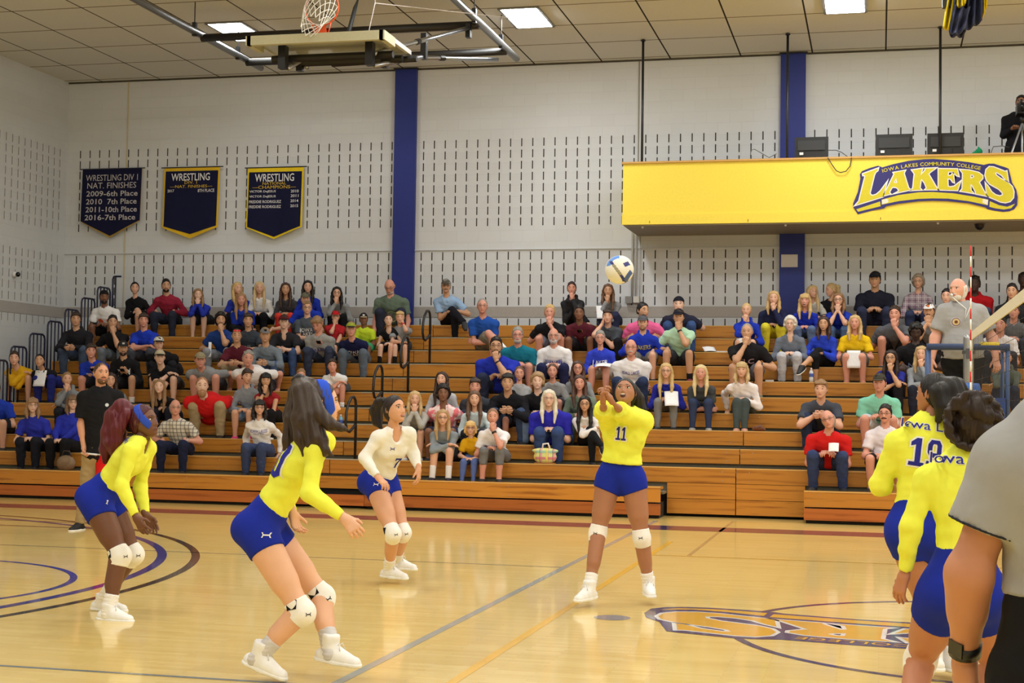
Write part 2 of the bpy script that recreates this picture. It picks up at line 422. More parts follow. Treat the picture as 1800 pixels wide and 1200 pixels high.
# ------------------------------------------------------------------ floor markings (children of the floor)
Z1 = 0.0012
def strip(name, x0, x1, y0, y1, rgb, z=Z1): return mesh_obj(name, [(x0, y0, z), (x1, y0, z), (x1, y1, z), (x0, y1, z)], [(0, 1, 2, 3)], paint(rgb), fl)
def arc(name, cx, cy, r0, r1, a0, a1, rgb, z=Z1, n=72):
    v = []; f = []
    for i in range(n+1):
        t = a0+(a1-a0)*i/n
        v += [(cx+r0*math.cos(t), cy+r0*math.sin(t), z), (cx+r1*math.cos(t), cy+r1*math.sin(t), z)]
    for i in range(n): f.append((2*i, 2*i+1, 2*i+3, 2*i+2))
    return mesh_obj(name, v, f, paint(rgb), fl)
CX, CY = 0.85, 10.5
strip('sideline', RX0+0.4, 16, 18.12, 18.75, (102, 50, 78), Z1)
strip('sideline_patch', -2.66, -2.48, 18.12, 18.75, (30, 34, 96), Z1*1.6)
strip('attack_line', -2.26, -2.2, 6, 16.6, (252, 196, 66))
strip('end_line', -2.84, -2.78, 6.5, 19.5, (172, 174, 166))
strip('cross_line', -13, -2.84, 13.61, 13.645, (150, 146, 120)); strip('cross_line', -13, -2.84, 7.55, 7.59, (120, 132, 136))
strip('court_sideline', -2.2, 14, 15.05, 15.11, (222, 180, 70)); strip('court_sideline', -2.2, 14, 5.95, 6.01, (222, 180, 70))
strip('centre_line', -1.87, -1.83, 15.11, 19.8, (196, 168, 112))
HX = -12.3
arc('three_point_line', HX, CY, 6.56, 6.64, -1.45, 1.45, (20, 17, 22)); arc('college_three_point_line', HX, CY, 6.24, 6.33, -1.45, 1.45, (24, 36, 132), Z1*1.2)
arc('free_throw_circle', -8.1, CY, 1.79, 1.85, -1.75, 1.75, (40, 52, 140)); 
strip('key_line', -13, -8.1, CY+1.8, CY+1.85, (40, 52, 140)); strip('key_line', -13, -8.1, CY-1.85, CY-1.8, (40, 52, 140))
strip('coaching_line', -11.6, -9.2, 16.28, 16.34, (120, 60, 52)); strip('coaching_line', -11.6, -8.7, 15.62, 15.68, (120, 60, 52))
arc('centre_circle', CX, CY, 1.80, 1.86, 0, 2*math.pi, (44, 42, 96))
arc('floor_disc', -1.83, 10.58, 0.0, 0.13, 0, 2*math.pi, (150, 146, 150), Z1, 24)

# ------------------------------------------------------------------ the team mark, used on the balcony sign and on the floor
def c2(pts): return [(x+1682, y) for x, y in pts]
LET = {
 'L': [[(300, 345), (600, 235), (590, 275), (545, 310), (520, 370), (435, 720), (455, 765), (500, 772), (570, 750), (650, 680), (765, 525), (690, 790), (160, 955), (225, 880), (345, 400), (335, 365), (305, 370)]],
 'A': [[(905, 320), (1130, 280), (1105, 330), (1195, 620), (1230, 655), (960, 715), (1005, 690), (1010, 660), (985, 620), (940, 600), (880, 600), (850, 640), (815, 710), (840, 735), (700, 772), (730, 735), (920, 350)], [(955, 420), (905, 515), (980, 525)]],
 'K': [[(1270, 270), (1475, 240), (1450, 300), (1435, 375), (1530, 275), (1530, 240), (1730, 230), (1620, 310), (1590, 345), (1740, 600), (1775, 650), (1530, 650), (1560, 620), (1520, 520), (1460, 440), (1440, 470), (1420, 620), (1450, 655), (1255, 665), (1290, 620), (1320, 340)]],
 'E': [c2([(110, 245), (475, 250), (505, 385), (470, 375), (390, 300), (300, 295), (290, 380), (350, 380), (395, 330), (415, 510), (390, 500), (350, 440), (285, 430), (290, 590), (340, 605), (420, 590), (535, 500), (480, 665), (110, 652)])],
 'R': [c2([(540, 262), (720, 275), (900, 320), (975, 380), (975, 430), (920, 490), (900, 500), (1030, 740), (1060, 775), (850, 735), (840, 690), (760, 540), (735, 560), (745, 670), (790, 720), (545, 680), (580, 640), (590, 330)]), c2([(740, 355), (735, 440), (790, 420), (815, 390), (780, 355)])],
 'S': [c2([(1062, 760), (1040, 540), (1090, 600), (1150, 700), (1230, 760), (1320, 785), (1380, 760), (1370, 710), (1300, 640), (1120, 540), (1060, 470), (1030, 370), (1050, 260), (1110, 205), (1190, 210), (1320, 260), (1420, 300), (1450, 290), (1480, 490), (1440, 470), (1360, 370), (1260, 310), (1220, 320), (1240, 370), (1320, 430), (1480, 520), (1560, 600), (1590, 700), (1580, 810), (1520, 880), (1430, 905), (1330, 890), (1220, 840), (1120, 800)])]}
BACK = [(200, 1140), (105, 980), (110, 920), (200, 700), (250, 440), (240, 350), (280, 290), (440, 225), (600, 180), (650, 200), (680, 215), (900, 150), (1200, 85), (1500, 55)]+c2([(0, 48), (400, 75), (700, 110), (1000, 165), (1100, 140), (1200, 140), (1320, 180), (1420, 210), (1490, 240), (1560, 520), (1640, 650), (1670, 800), (1660, 960), (1600, 1040), (1500, 1080), (1380, 1090), (1200, 1065), (1080, 1040), (1030, 1000), (700, 920), (300, 880), (0, 870)])+[(1400, 880), (1000, 930), (760, 980), (720, 1020), (500, 1060)]
RIB = [[(670, 850), (1000, 760), (1400, 705)]+c2([(0, 700), (400, 725), (800, 790), (1090, 850), (1080, 960), (700, 880), (300, 830), (0, 825)])+[(1400, 835), (1000, 880), (670, 950)],
       [(170, 1040), (640, 885), (650, 980), (205, 1090)], c2([(1120, 880), (1300, 960), (1460, 990), (1620, 930), (1540, 1020), (1400, 1045), (1220, 1020), (1110, 990)])]
def mark_parts(mp, parent, col_letters, col_back, dz, matf, text=True, ribbon=True):
    """mp maps (sign x, sign y, layer height) to the world"""
    U = 0.001
    def put(name, contours, off, layer, rgb):
        v, f = poly2d([[(x*U, -y*U) for x, y in c] for c in contours], off)
        mesh_obj(name, [mp(x/U, -y/U, layer) for x, y in v], f, matf(rgb), parent)
    put('backing', [BACK], 0.0, 1, col_back)
    allc = [c for k in LET for c in LET[k]]
    if ribbon:
        for r in RIB: put('ribbon', [r], 0, 2, col_letters)
    for k in LET: put('letter_outline', LET[k], 0.02, 2.5, (236, 234, 236))
    for k in LET: put('letter', LET[k], 0.0, 3.2, col_letters)
    if text:
        s = 'IOWA LAKES COMMUNITY COLLEGE'; vs = []; fs = []
        # baseline arc through three points
        P = np.array([(690, 318), (1660, 180), (2625, 272)], float)
        def base(t):
            L = [(t-0.5)*(t-1)/0.5, t*(t-1)/-0.25, t*(t-0.5)/0.5]
            return sum(l*p for l, p in zip(L, P))
        wd = {}; x = 0; pos = []
        for ch in s:
            if ch == ' ': pos.append(None); x += 0.32; continue
            v, f = text2d(ch, 0.012); w_ = v[:, 0].max()-v[:, 0].min(); pos.append((x, w_)); x += w_+0.09
        for ch, pw in zip(s, pos):
            if pw is None: continue
            v, f = text2d(ch, 0.012); v = v.copy(); v[:, 0] -= v[:, 0].min()+pw[1]/2
            tc_ = (pw[0]+pw[1]/2)/x; p0 = base(tc_); d = base(tc_+0.01)-base(tc_-0.01); d /= np.linalg.norm(d)
            up = np.array([d[1], -d[0]]); sc = 1940/x*1.0; hs = 100
            o = len(vs)
            for a, b_ in v: q = p0+d*a*sc+up*b_*hs; vs.append(mp(q[0], q[1], 3.2))
            fs += [tuple(i+o for i in ff) for ff in f]
        mesh_obj('lettering', vs, fs, matf(col_letters), parent)
flm = thing('floor_mark', 'gold team word mark with navy backing painted on the court centre', 'floor marking', (CX, CY, 0))
def mp_floor(x, y, layer):
    u = (x-105)/3247; v = (y-48)/1092
    return (-1.65+(1-u)*5.0, 9.78+v*1.62, 0.0014+layer*0.0005)
mark_parts(mp_floor, flm, (232, 176, 50), (44, 46, 110), 0, paint)

# ------------------------------------------------------------------ bleachers
M_SEAT = wood_mat('bleacher_wood', (154, 92, 32), (198, 132, 50))
M_SEATR = wood_mat('bleacher_kick_wood', (140, 70, 28), (178, 100, 44))
M_NOSE = plain('pale_nosing', (222, 178, 104), rough=0.4)  # front edge strip, paler than the seat boards
M_FOOT = plain('footboard_grey', (120, 112, 92), rough=0.7)
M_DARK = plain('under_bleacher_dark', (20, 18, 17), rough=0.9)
T0Y, RUN, RISE, H0 = 19.837, 0.5594, 0.2426, 0.42
def tierY(k): return T0Y+RUN*k
def tierH(k): return H0+RISE*k
SEC = [(-14.12, -7.65, 'left end beside the barred guard rails, under the wrestling banners'), (-7.65, -1.87, 'middle, between the black aisle handrails and the closed front panels'), (-1.87, 3.9, 'right, behind the referee stand under the yellow balcony'), (3.9, 9.7, 'far right, outside the view')]
G_ = 0.006
for si, (xa, xb, where) in enumerate(SEC):
    sec = thing('bleacher_section', 'wooden bleacher section at the '+where, 'bleacher', ((xa+xb)/2, T0Y, 0), 'bleacher sections')
    for k in range(11):
        Y, H = tierY(k), tierH(k)
        segs = [(xa, xb)]
        if k == 0:
            if si == 0: segs = [(xa, -7.98)]
            elif si == 1: segs = [(-6.93, -2.8)]
            elif si == 2: segs = [(-0.95, xb)]
        for (a, b_) in segs:
            m = MB().box(a+G_, b_-G_, Y, Y+0.03, H-0.205, H-0.012).box(a+G_, b_-G_, Y+0.012, Y+0.27, H-0.035, H-0.006)
            if k == 0: pass
            so = m.build('seat_board', M_SEAT, sec)
            MB().box(a+G_, b_-G_, Y-0.003, Y+0.03, H-0.012, H).build('nosing', M_NOSE, so)
            bl = MB(); n_b = max(1, int((b_-a)/1.45))
            for q in range(n_b+1):
                xx = a+0.18+(b_-a-0.36)*q/max(1, n_b)
                for zz in (H-0.05, H-0.17): bl.lathe([(0.0, 0), (0.008, 0), (0.008, 0.001)], (0, 0, 0), 6) if False else bl.box(xx-0.006, xx+0.006, Y-0.003, Y+0.001, zz-0.006, zz+0.006)
            bl.build('bolts', M_CHROME, so)
            if k == 0:
                MB().box(a+G_, b_-G_, Y+0.004, Y+0.035, 0.045, H-0.225).build('kick_board', M_SEATR, sec)
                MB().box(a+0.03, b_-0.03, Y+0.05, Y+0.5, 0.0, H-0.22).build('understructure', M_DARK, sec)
        if k > 0 or True:
            a, b_ = (xa, xb)
            if k == 0:
                for (a, b_) in segs: MB().box(a, b_, Y+0.25, Y+RUN+0.02, H-0.11, H-0.08).build('footboard', M_FOOT, sec)
            else:
                yb = Y+RUN+0.06 if k < 10 else WALL_Y-0.03
                MB().box(a, b_, Y+0.25, yb, H-0.11, H-0.08).build('footboard', M_FOOT, sec)
                # riser closing the gap below the seat
                MB().box(a, b_, Y+0.05, Y+0.07, H-RISE-0.09, H-0.2).build('riser', plain('riser_grey', (108, 104, 90), rough=0.8), sec)
    # closed front panels below tier 1 where the first row is pushed in
    Y1, H1 = tierY(1), tierH(1)
    clo = {1: [(-2.8, -1.87)], 2: [(-1.87, -0.95)], 0: [(-7.98, -7.65)]}.get(si, [])
    if si == 1: clo.append((-7.65, -6.93))
    for (a, b_) in clo:
        if a < -6.5:   # aisle opening: set-back step
            MB().box(a, b_, T0Y+0.16, T0Y+0.19, 0.27, 0.41).box(a, b_, T0Y+0.15, T0Y+RUN, 0.405, 0.42).build('aisle_step', M_SEAT, sec)
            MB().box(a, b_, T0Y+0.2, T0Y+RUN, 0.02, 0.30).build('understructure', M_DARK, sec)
            MB().box(a, b_, T0Y+0.004, T0Y+0.035, 0.045, 0.195).build('kick_board', M_SEATR, sec)
        else:
            MB().box(a+G_, b_-G_, Y1+0.004, Y1+0.034, 0.245, 0.452).build('front_panel', M_SEAT, sec)
            MB().box(a+G_, b_-G_, Y1+0.004, Y1+0.034, 0.04, 0.238).build('front_panel', M_SEAT, sec)
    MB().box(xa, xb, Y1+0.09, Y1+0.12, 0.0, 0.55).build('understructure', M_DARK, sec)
    # aisle nosing strips
    if si == 0 or si == 1:
        a, b_ = (-7.98, -7.65) if si == 0 else (-7.65, -6.93)
        for k in range(1, 10):
            Y, H = tierY(k), tierH(k)
            MB().box(a, b_, Y-0.006, Y+0.05, H-0.012, H+0.002).build('aisle_nosing', plain('metal_nosing', (190, 186, 170), rough=0.35, metal=0.4), sec)
    if si == 0:  # end panel at the left of the stand
        v = [(xa, T0Y+0.05, 0)]
        pr = [(T0Y+0.03, 0)]
        for k in range(11): pr += [(tierY(k)+0.03, tierH(k)-0.12), (tierY(k)+RUN, tierH(k)-0.12)]
        pr += [(WALL_Y-0.05, tierH(10)-0.12), (WALL_Y-0.05, 0)]
        mesh_obj('end_panel', [(xa+0.01, y, z) for y, z in pr], [tuple(range(len(pr)))], M_DARK, sec)

# handrails in the aisle: post with a forward loop
HR = [(7, 24.05, -7.29, 'topmost in the aisle, before the man in pale blue'), (5, 22.95, -7.31, 'second from the top, right of the boy in grey'), (3, 21.85, -7.37, 'third from the top, behind the white-shirted player'), (1, 20.68, -7.37, 'lowest in the aisle, right of the ponytailed player')]
for k, y, x, where in HR:
    z0 = tierH(k)-0.08; t = thing('handrail', 'black looped handrail, '+where, 'handrail', (x, y, z0), 'aisle handrails')
    zt = z0+0.97
    pts = [(x, y, z0), (x, y, zt-0.12), (x, y-0.03, zt-0.04), (x, y-0.1, zt), (x, y-0.2, zt-0.01), (x, y-0.33, zt-0.1), (x, y-0.4, zt-0.22), (x, y-0.42, zt-0.38), (x, y-0.36, zt-0.48), (x, y-0.26, zt-0.5), (x, y-0.1, zt-0.44), (x, y-0.02, zt-0.4)]
    MB().tube(pts, 0.021, 8).build('rail', M_BLACK, t, smooth=True)
    MB().lathe([(0.03, 0), (0.05, 0.004), (0.05, 0.02), (0.028, 0.03)], (x, y, z0)).build('base_flange', M_BLACK, t, smooth=True)
# barred guard rails stepping up the left end
M_NAVY = plain('navy_bars', (26, 30, 62), rough=0.4)
ORD = ['lowest', 'second', 'third', 'fourth', 'fifth', 'sixth', 'seventh', 'topmost']
for q, k in enumerate(range(3, 11)):
    X = -14.05; y0 = tierY(k)+0.29; y1 = tierY(k)+0.29+0.47; z0 = tierH(k)-0.08; zt = tierH(k)+0.93
    if k == 10: y1 = y0+0.22
    t = thing('guard_rail', 'navy barred guard rail at the left stand end, %s of the row' % ORD[q], 'guard rail', (X, y0, z0), 'guard rails at the left end')
    r = 0.05
    pts = [(X, y0, z0), (X, y0, zt-0.08), (X, y0+0.025, zt-0.025), (X, y0+0.08, zt), (X, y1-0.08, zt), (X, y1-0.025, zt-0.025), (X, y1, zt-0.08), (X, y1, z0)]
    if k == 10: pts = [(X, y0, z0), (X, y0, zt-0.06), (X, y0+0.03, zt-0.01), (X, y0+0.07, zt), (X+0.12, y0+0.1, zt)]
    MB().tube(pts, 0.017, 8).build('hoop', M_NAVY, t, smooth=True)
    nb = 3 if k < 10 else 1
    for b_ in range(nb):
        yy = y0+(y1-y0)*(b_+1)/(nb+1)
        MB().tube([(X, yy, z0), (X, yy, zt)], 0.013, 6).build('bar', M_NAVY, t, smooth=True)

# ------------------------------------------------------------------ balcony with sign
bx0, bx1, by0, bz0, bz1 = -4.14, 12.0, 24.5, 4.46, 5.50
bal = thing('balcony', 'long bright yellow press balcony projecting high on the right of the back wall', 'balcony', (4, 25.2, bz0))
MB().box(bx0, bx1, by0, by0+0.05, bz0, bz1-0.03).box(bx0, bx0+0.05, by0+0.05, WALL_Y-0.005, bz0, bz1-0.03).build('front_panel', M_YEL, bal)
MB().box(bx0-0.01, bx1, by0-0.012, by0+0.0, bz0-0.0, bz0+0.165).build('lower_fascia', M_YEL, bal)
MB().box(bx0-0.02, bx1, by0-0.03, by0+0.12, bz1-0.03, bz1).build('top_rail', plain('oak_rail', (206, 160, 92)), bal)
MB().box(bx0+0.02, bx1, by0+0.02, WALL_Y-0.005, bz0-0.02, bz0+0.02).build('soffit', plain('soffit_grey', (150, 142, 122)), bal)
MB().box(bx0+0.05, bx1, by0+0.05, WALL_Y-0.005, bz0+0.35, bz0+0.4).build('deck', plain('deck_grey', (120, 116, 108)), bal)
for px in (1142, 1315, 1548):
    p = at(px, 381, by0); MB().tube([(p[0], by0-0.012, bz0+0.02), (p[0], by0-0.012, bz0+0.06)], 0.008, 6).build('screw_hook', plain('hook', (176, 140, 40)), bal)
for px in (1128, 1380, 1649):
    p = at(px, 391, by0+0.02); MB().lathe([(0.02, 0), (0.02, -0.02), (0.008, -0.03)], (p[0], by0+0.12, bz0-0.02), 10).build('ceiling_stud', M_WHITE, bal)
sg = thing('wall_sign', 'arched college team sign in navy, white and gold on the yellow balcony front', 'sign', tuple(at(1645, 330, by0)))
def mp_sign(x, y, layer):
    p = at(1490+x/11.2125, 275+y/11.2125, by0-0.016)
    return (p[0], by0-0.016-0.002*layer, p[2])
mark_parts(mp_sign, sg, (214, 200, 28), (38, 32, 112), 0, lambda c: plain('sign_vinyl', c, rough=0.35))
def band(parent, name, px0, px1, y0f, y1f, rgb): pass
for (x0, x1) in ((672, 800), (2640, 2764)):
    pass
def whitefade(c):
    v, f = poly2d([[(x*0.001, -y*0.001) for x, y in c]])
    mesh_obj('ribbon_end', [mp_sign(x/0.001, -y/0.001, 2.6) for x, y in v], f, plain('sign_vinyl', (236, 230, 214), rough=0.35), sg)
whitefade([(676, 856), (760, 832), (810, 850), (790, 870), (815, 890), (780, 910), (676, 944)]); whitefade(c2([(1084, 856), (1000, 835), (970, 850), (990, 870), (965, 890), (985, 915), (1075, 955)]))
# three monitors seen from behind
for px0, px1, py0, py1, wh in ((1397, 1456, 242, 277, 'nearest the blue pilaster'), (1539, 1604, 237, 273, 'middle one, above the arched sign'), (1630, 1694, 235, 271, 'right one, nearest the camera operator')):
    a = at(px0, py0, 24.68); b_ = at(px1, py1, 24.68); z0 = bz1
    t = thing('monitor', 'black monitor seen from behind on the balcony rail, '+wh, 'monitor', ((a[0]+b_[0])/2, 24.68, z0), 'monitors on the balcony')
    zt = a[2]; x0, x1 = a[0], b_[0]
    MB().box(x0, x1, 24.66, 24.69, z0+0.035, zt).build('screen_housing', M_BLACK, t)
    h = zt-z0
    MB().box(x0+0.05, x1-0.05, 24.635, 24.665, z0+h*0.4, zt-0.06).build('rear_bulge', plain('monitor_back', (44, 45, 48), rough=0.5), t)
    MB().box(x0+0.18, x1-0.18, 24.64, 24.7, z0, z0+0.12).build('stand_neck', M_BLACK, t)
    MB().box(x0+0.1, x1-0.1, 24.6, 24.78, z0, z0+0.012).build('stand_foot', M_BLACK, t)
    MB().box(x0+0.08, x0+0.14, 24.632, 24.66, z0+0.07, z0+0.11).build('label_plate', M_WHITE, t)
def cable(pts, lab, r=0.008, rgb=(40, 38, 38)):
    tag(MB().tube(pts, r, 6).build('cable', plain('cable', rgb), smooth=True), lab, 'cable')
P = lambda x, y, Y=24.46: at(x, y, Y)
cable([P(1455, 277), P(1463, 290), P(1470, 300), P(1477, 303), P(1487, 301), P(1494, 292), P(1497, 277)], 'black cable hanging in a loop over the yellow balcony front')
cable([P(1319, 274, 24.7), P(1320, 264, 24.7), P(1326, 262, 24.7), P(1340, 270, 24.7), P(1352, 277, 24.7), P(1365, 270, 24.7)], 'thin grey cable looping up behind the balcony rail, left of the monitors', 0.006, (90, 88, 84))
cable([P(1456, 264, 24.6), P(1470, 264, 24.6), P(1480, 268, 24.6), P(1492, 277, 24.6)], 'black cable arching from the first monitor to the rail', 0.006)
# thin black hanging poles in front of the balcony deck
for px, y0, y1, wh in ((1131, 65, 283, 'left one, at the balcony corner'), (1385, 53, 275, 'in front of the right blue pilaster'), (1653, 35, 237, 'behind the right monitor')):
    X = at(px, y0, 24.6)[0]
    t = thing('hanging_pole', 'thin black pole from the ceiling to the balcony, '+wh, 'pole', (X, 24.6, bz1), 'black poles above the balcony')
    MB().tube([(X, 24.58, bz0+0.4), (X, 24.58, CEIL-0.02)], 0.021, 8).build('tube', M_BLACK, t, smooth=True)
    MB().lathe([(0.04, 0), (0.04, 0.02), (0.02, 0.03)], (X, 24.58, CEIL-0.032)).build('ceiling_flange', M_BLACK, t)
tag(MB().lathe([(0.0, -0.1), (0.05, -0.085), (0.075, -0.05), (0.08, -0.01), (0.09, 0)], tuple(np.array(at(1722, 392, 24.9))*[1, 1, 0]+[0, 0, bz0-0.02]), 16).build('security_camera', plain('dome', (26, 26, 30), rough=0.15), smooth=True), 'small dark security dome under the yellow balcony', 'camera')
t = thing('wall_camera', 'small black ball camera on a white mount on the left wall', 'camera', (WALL_L, 24.27, 3.69))
MB().tube([(WALL_L+0.001, 24.27, 3.69), (WALL_L+0.05, 24.27, 3.69), (WALL_L+0.075, 24.27, 3.69)], [0.05, 0.05, 0.03], 12).build('mount', M_WHITE, t, smooth=True)
bmv = MB(); bmv.lathe([(0.045*math.sin(a), -0.045*math.cos(a)) for a in np.linspace(0.05, 3.09, 9)], (WALL_L+0.1, 24.27, 3.69), 12).build('lens_ball', plain('lens_black', (18, 18, 20), rough=0.1), t, smooth=True)
# conduits and boxes beside the balcony
t = thing('conduit', 'grey electrical conduits and boxes on the wall left of the balcony', 'conduit', (-4.2, 26, 3.2))
for px, y0, y1, r in ((1112, 408, 522, 0.018), (1118.5, 412, 522, 0.012), (1125.5, 412, 560, 0.008)):
    a = at(px, y0, 25.98); b_ = at(px-1, y1, 25.98)
    MB().tube([tuple(a), (a[0], 25.98, b_[2])], r, 8).build('pipe', plain('galvanised', (176, 174, 168), rough=0.4), t, smooth=True)
for x0, x1, y0, y1, c in ((1100, 1112, 521, 533, (138, 136, 134)), (1114, 1124, 521, 532, (214, 212, 206))):
    a = at(x0, y0, 25.96); b_ = at(x1, y1, 25.96); MB().box(a[0], b_[0], 25.9, 26.02, b_[2], a[2]).build('junction_box', plain('box_grey', c), t)
MB().box(at(1124, 60, 26)[0]-0.012, at(1124, 60, 26)[0]+0.012, WALL_Y-0.01, WALL_Y, bz1, CEIL-0.03).build('joint_strip', plain('joint', (150, 146, 136)), t)
MB().box(-14.0, -13.97, WALL_Y-0.008, WALL_Y-0.001, 2.9, CEIL-0.03).build('joint_strip', plain('joint_cream', (206, 196, 168)), wb)
a = at(1373, 447, 25.9); b_ = at(1402, 469, 25.9)
tag(MB().box(a[0], b_[0], 25.918, 25.928, b_[2], a[2]).build('paper_notice', plain('notice', (214, 208, 208))), 'white paper notice taped to the right blue pilaster', 'notice')

# ------------------------------------------------------------------ wrestling banners
def banner(label, xl, xr, zt, zb, zs, lines, edge, navy=(24, 26, 58)):
    t = thing('banner', label, 'banner', ((xl+xr)/2, 25.98, zb), 'wrestling banners')
    def sway(x, z):
        f = (zt-z)/(zt-zb); return 25.955-0.02*f*math.sin((x-xl)/(xr-xl)*9)-0.05*f
    def cloth_(name, pts_fn, mat, dy=0, nx=14, nz=14):
        v = []; f = []
        for i in range(nx+1):
            for j in range(nz+1):
                x, z = pts_fn(i/nx, j/nz); v.append((x, sway(x, z)-dy, z))
        for i in range(nx):
            for j in range(nz): a = i*(nz+1)+j; f.append((a, a+1, a+nz+2, a+nz+1))
        return mesh_obj(name, v, f, mat, t, smooth=True)
    cxm = (xl+xr)/2
    def low(u, m): return zs+(zb-zs)*(1-abs(2*u-1))
    def full(u, w_): 
        return xl+(xr-xl)*u, zt+(low(u, 0)-zt)*w_
    e = edge[0]
    cloth_('border', full, cloth(edge[1], 'banner_border'), 0)
    def inner(u, w_):
        a, b_ = xl+e, xr-e; x = a+(b_-a)*u; zt_ = zt-edge[2]; lo = zs+(zb+edge[3]-zs)*(1-abs(2*u-1))+edge[3]*0.4
        return x, zt_+(lo-zt_)*w_
    cloth_('field', inner, cloth(navy, 'banner_field'), 0.008)
    MB().box(xl+0.05, xl+0.07, 25.95, 26.022, zt-0.01, zt+0.01).box(xr-0.07, xr-0.05, 25.95, 26.022, zt-0.01, zt+0.01).tube([(xl-0.06, 25.95, zt), (xr+0.06, 25.95, zt)], 0.01, 6).build('rod', M_BLACK, t)
    for (txt, x0, x1, z0, z1, rgb, bold) in lines:
        v, f = fit2d(text2d(txt, bold), xl+(xr-xl)*x0, xl+(xr-xl)*x1, zt+(zb-zt)*z1, zt+(zb-zt)*z0)
        mesh_obj('lettering', [(x, sway(x, z)-0.018, z) for x, z in v], f, plain('banner_letter', rgb), t)
W_ = (196, 192, 196); Yl = (222, 186, 50); WW = (228, 228, 232)
banner('navy wrestling banner, leftmost of three, with six white lines and placings', -14.87, -13.62, 5.85, 4.52, 4.84,
       [('WRESTLING DIV 1', .07, .94, .085, .175, W_, .0), ('NAT. FINISHES', .10, .92, .20, .285, W_, .0), ('2009-6th Place', .09, .95, .32, .40, W_, .012), ('2010  7th Place', .09, .94, .435, .515, W_, .012), ('2011-10th Place', .09, .95, .55, .63, W_, .012), ('2016-7th Place', .08, .93, .665, .745, W_, .012)], (0.004, (170, 140, 70), 0.0, 0.03))
banner('navy wrestling banner with yellow border, middle of three, mostly blank below its 2017 line', -13.16, -12.02, 5.84, 4.49, 4.70,
       [('WRESTLING', .14, .83, .085, .19, WW, .012), ('DIV. 1', .38, .60, .195, .235, Yl, .0), ('—NAT. FINISHES—', .12, .88, .25, .29, Yl, .0), ('2017', .08, .20, .31, .35, WW, .01), ('8TH PLACE', .62, .92, .31, .355, WW, .01)], (0.035, (226, 184, 44), 0.07, 0.06))
banner('navy wrestling champions banner with yellow border, rightmost of three, listing four names', -11.46, -10.35, 5.80, 4.46, 4.68,
       [('WRESTLING', .14, .84, .09, .20, WW, .012), ('NATIONAL', .28, .70, .205, .245, Yl, .0), ('—CHAMPIONS—', .10, .88, .255, .30, Yl, .0),
        ('VICTOR DeJESUS', .05, .52, .32, .36, WW, .01), ('2010', .79, .93, .32, .36, WW, .01), ('VICTOR DeJESUS', .05, .52, .39, .43, WW, .01), ('2011', .79, .93, .385, .425, WW, .01),
        ('FREDDIE RODRIGUEZ', .05, .62, .46, .50, WW, .01), ('2014', .79, .93, .455, .495, WW, .01), ('FREDDIE RODRIGUEZ', .05, .62, .53, .57, WW, .01), ('2015', .79, .93, .525, .565, WW, .01)], (0.03, (238, 206, 40), 0.085, 0.03))
# ------------------------------------------------------------------ folded basketball hoop on its ceiling frame
hp = thing('basketball_hoop', 'folded-up basketball backboard with orange rim hanging under its black and chrome ceiling frame', 'basketball hoop', (-7.0, 18.5, 6.1))
M_GREYPIPE = plain('grey_pipe', (112, 112, 112), rough=0.35, metal=0.5)
for X, ye in ((-10.2, 23.55), (-5.77, 23.65)):
    MB().tube([(X, 14.0, 7.1), (X, ye, 7.1)], 0.055, 10).build('ceiling_pipe', M_GREYPIPE, hp, smooth=True)
    for yy in (16.5, 18.6, 21.0, 22.6):
        MB().box(X-0.03, X+0.03, yy-0.03, yy+0.03, 7.03, 7.24).box(X-0.006, X+0.006, yy-0.006, yy+0.006, 7.2, CEIL-0.002).build('pipe_hanger', M_BLACK, hp)
for yy in (21.25, 22.95):
    MB().tube([(-10.2, yy, 7.06), (-5.77, yy, 7.06)], 0.06, 10).build('cross_beam', plain('beam_black', (30, 27, 24), rough=0.5), hp, smooth=True)
# backboard lying face up: bottom edge toward the court
bx0_, bx1_, by_, bzz = -7.97, -6.12, 17.95, 6.13
brd = MB().box(bx0_, bx1_, by_+0.05, by_+1.12, bzz+0.02, bzz+0.045).build('backboard', plain('backboard_glass', (188, 190, 182), rough=0.15), hp)
MB().box(bx0_, bx1_, by_-0.02, by_+0.05, bzz-0.06, bzz+0.06).box(bx0_-0.02, bx0_+0.05, by_-0.02, by_+0.42, bzz-0.06, bzz+0.06).box(bx1_-0.05, bx1_+0.02, by_-0.02, by_+0.42, bzz-0.06, bzz+0.06).build('edge_padding', plain('pad_beige', (196, 194, 170), rough=0.6), brd)
MB().box(bx0_, bx0_+0.04, by_+0.42, by_+1.12, bzz, bzz+0.055).box(bx1_-0.04, bx1_+0.01, by_+0.42, by_+1.14, bzz, bzz+0.06).box(bx0_, bx1_, by_+1.08, by_+1.12, bzz, bzz+0.055).build('board_frame', plain('frame_white', (214, 216, 220), rough=0.4), brd)
sq = MB(); cxr = -7.02
for (x0, x1, y0, y1) in ((cxr-0.3, cxr+0.3, by_+0.2, by_+0.25), (cxr-0.3, cxr+0.3, by_+0.6, by_+0.65), (cxr-0.3, cxr-0.25, by_+0.2, by_+0.65), (cxr+0.25, cxr+0.3, by_+0.2, by_+0.65)): sq.box(x0, x1, y0, y1, bzz+0.045, bzz+0.048)
sq.build('target_square', M_WHITE, brd)
M_RIM = plain('rim_orange', (226, 84, 36), rough=0.35)
rim = MB(); rc = np.array([cxr, by_+0.16, bzz+0.045+0.38])
rim.tube([rc+0.2286*np.array([math.cos(a), 0, math.sin(a)]) for a in np.linspace(0, 2*math.pi, 33)[:-1]], 0.011, 8, closed=True)
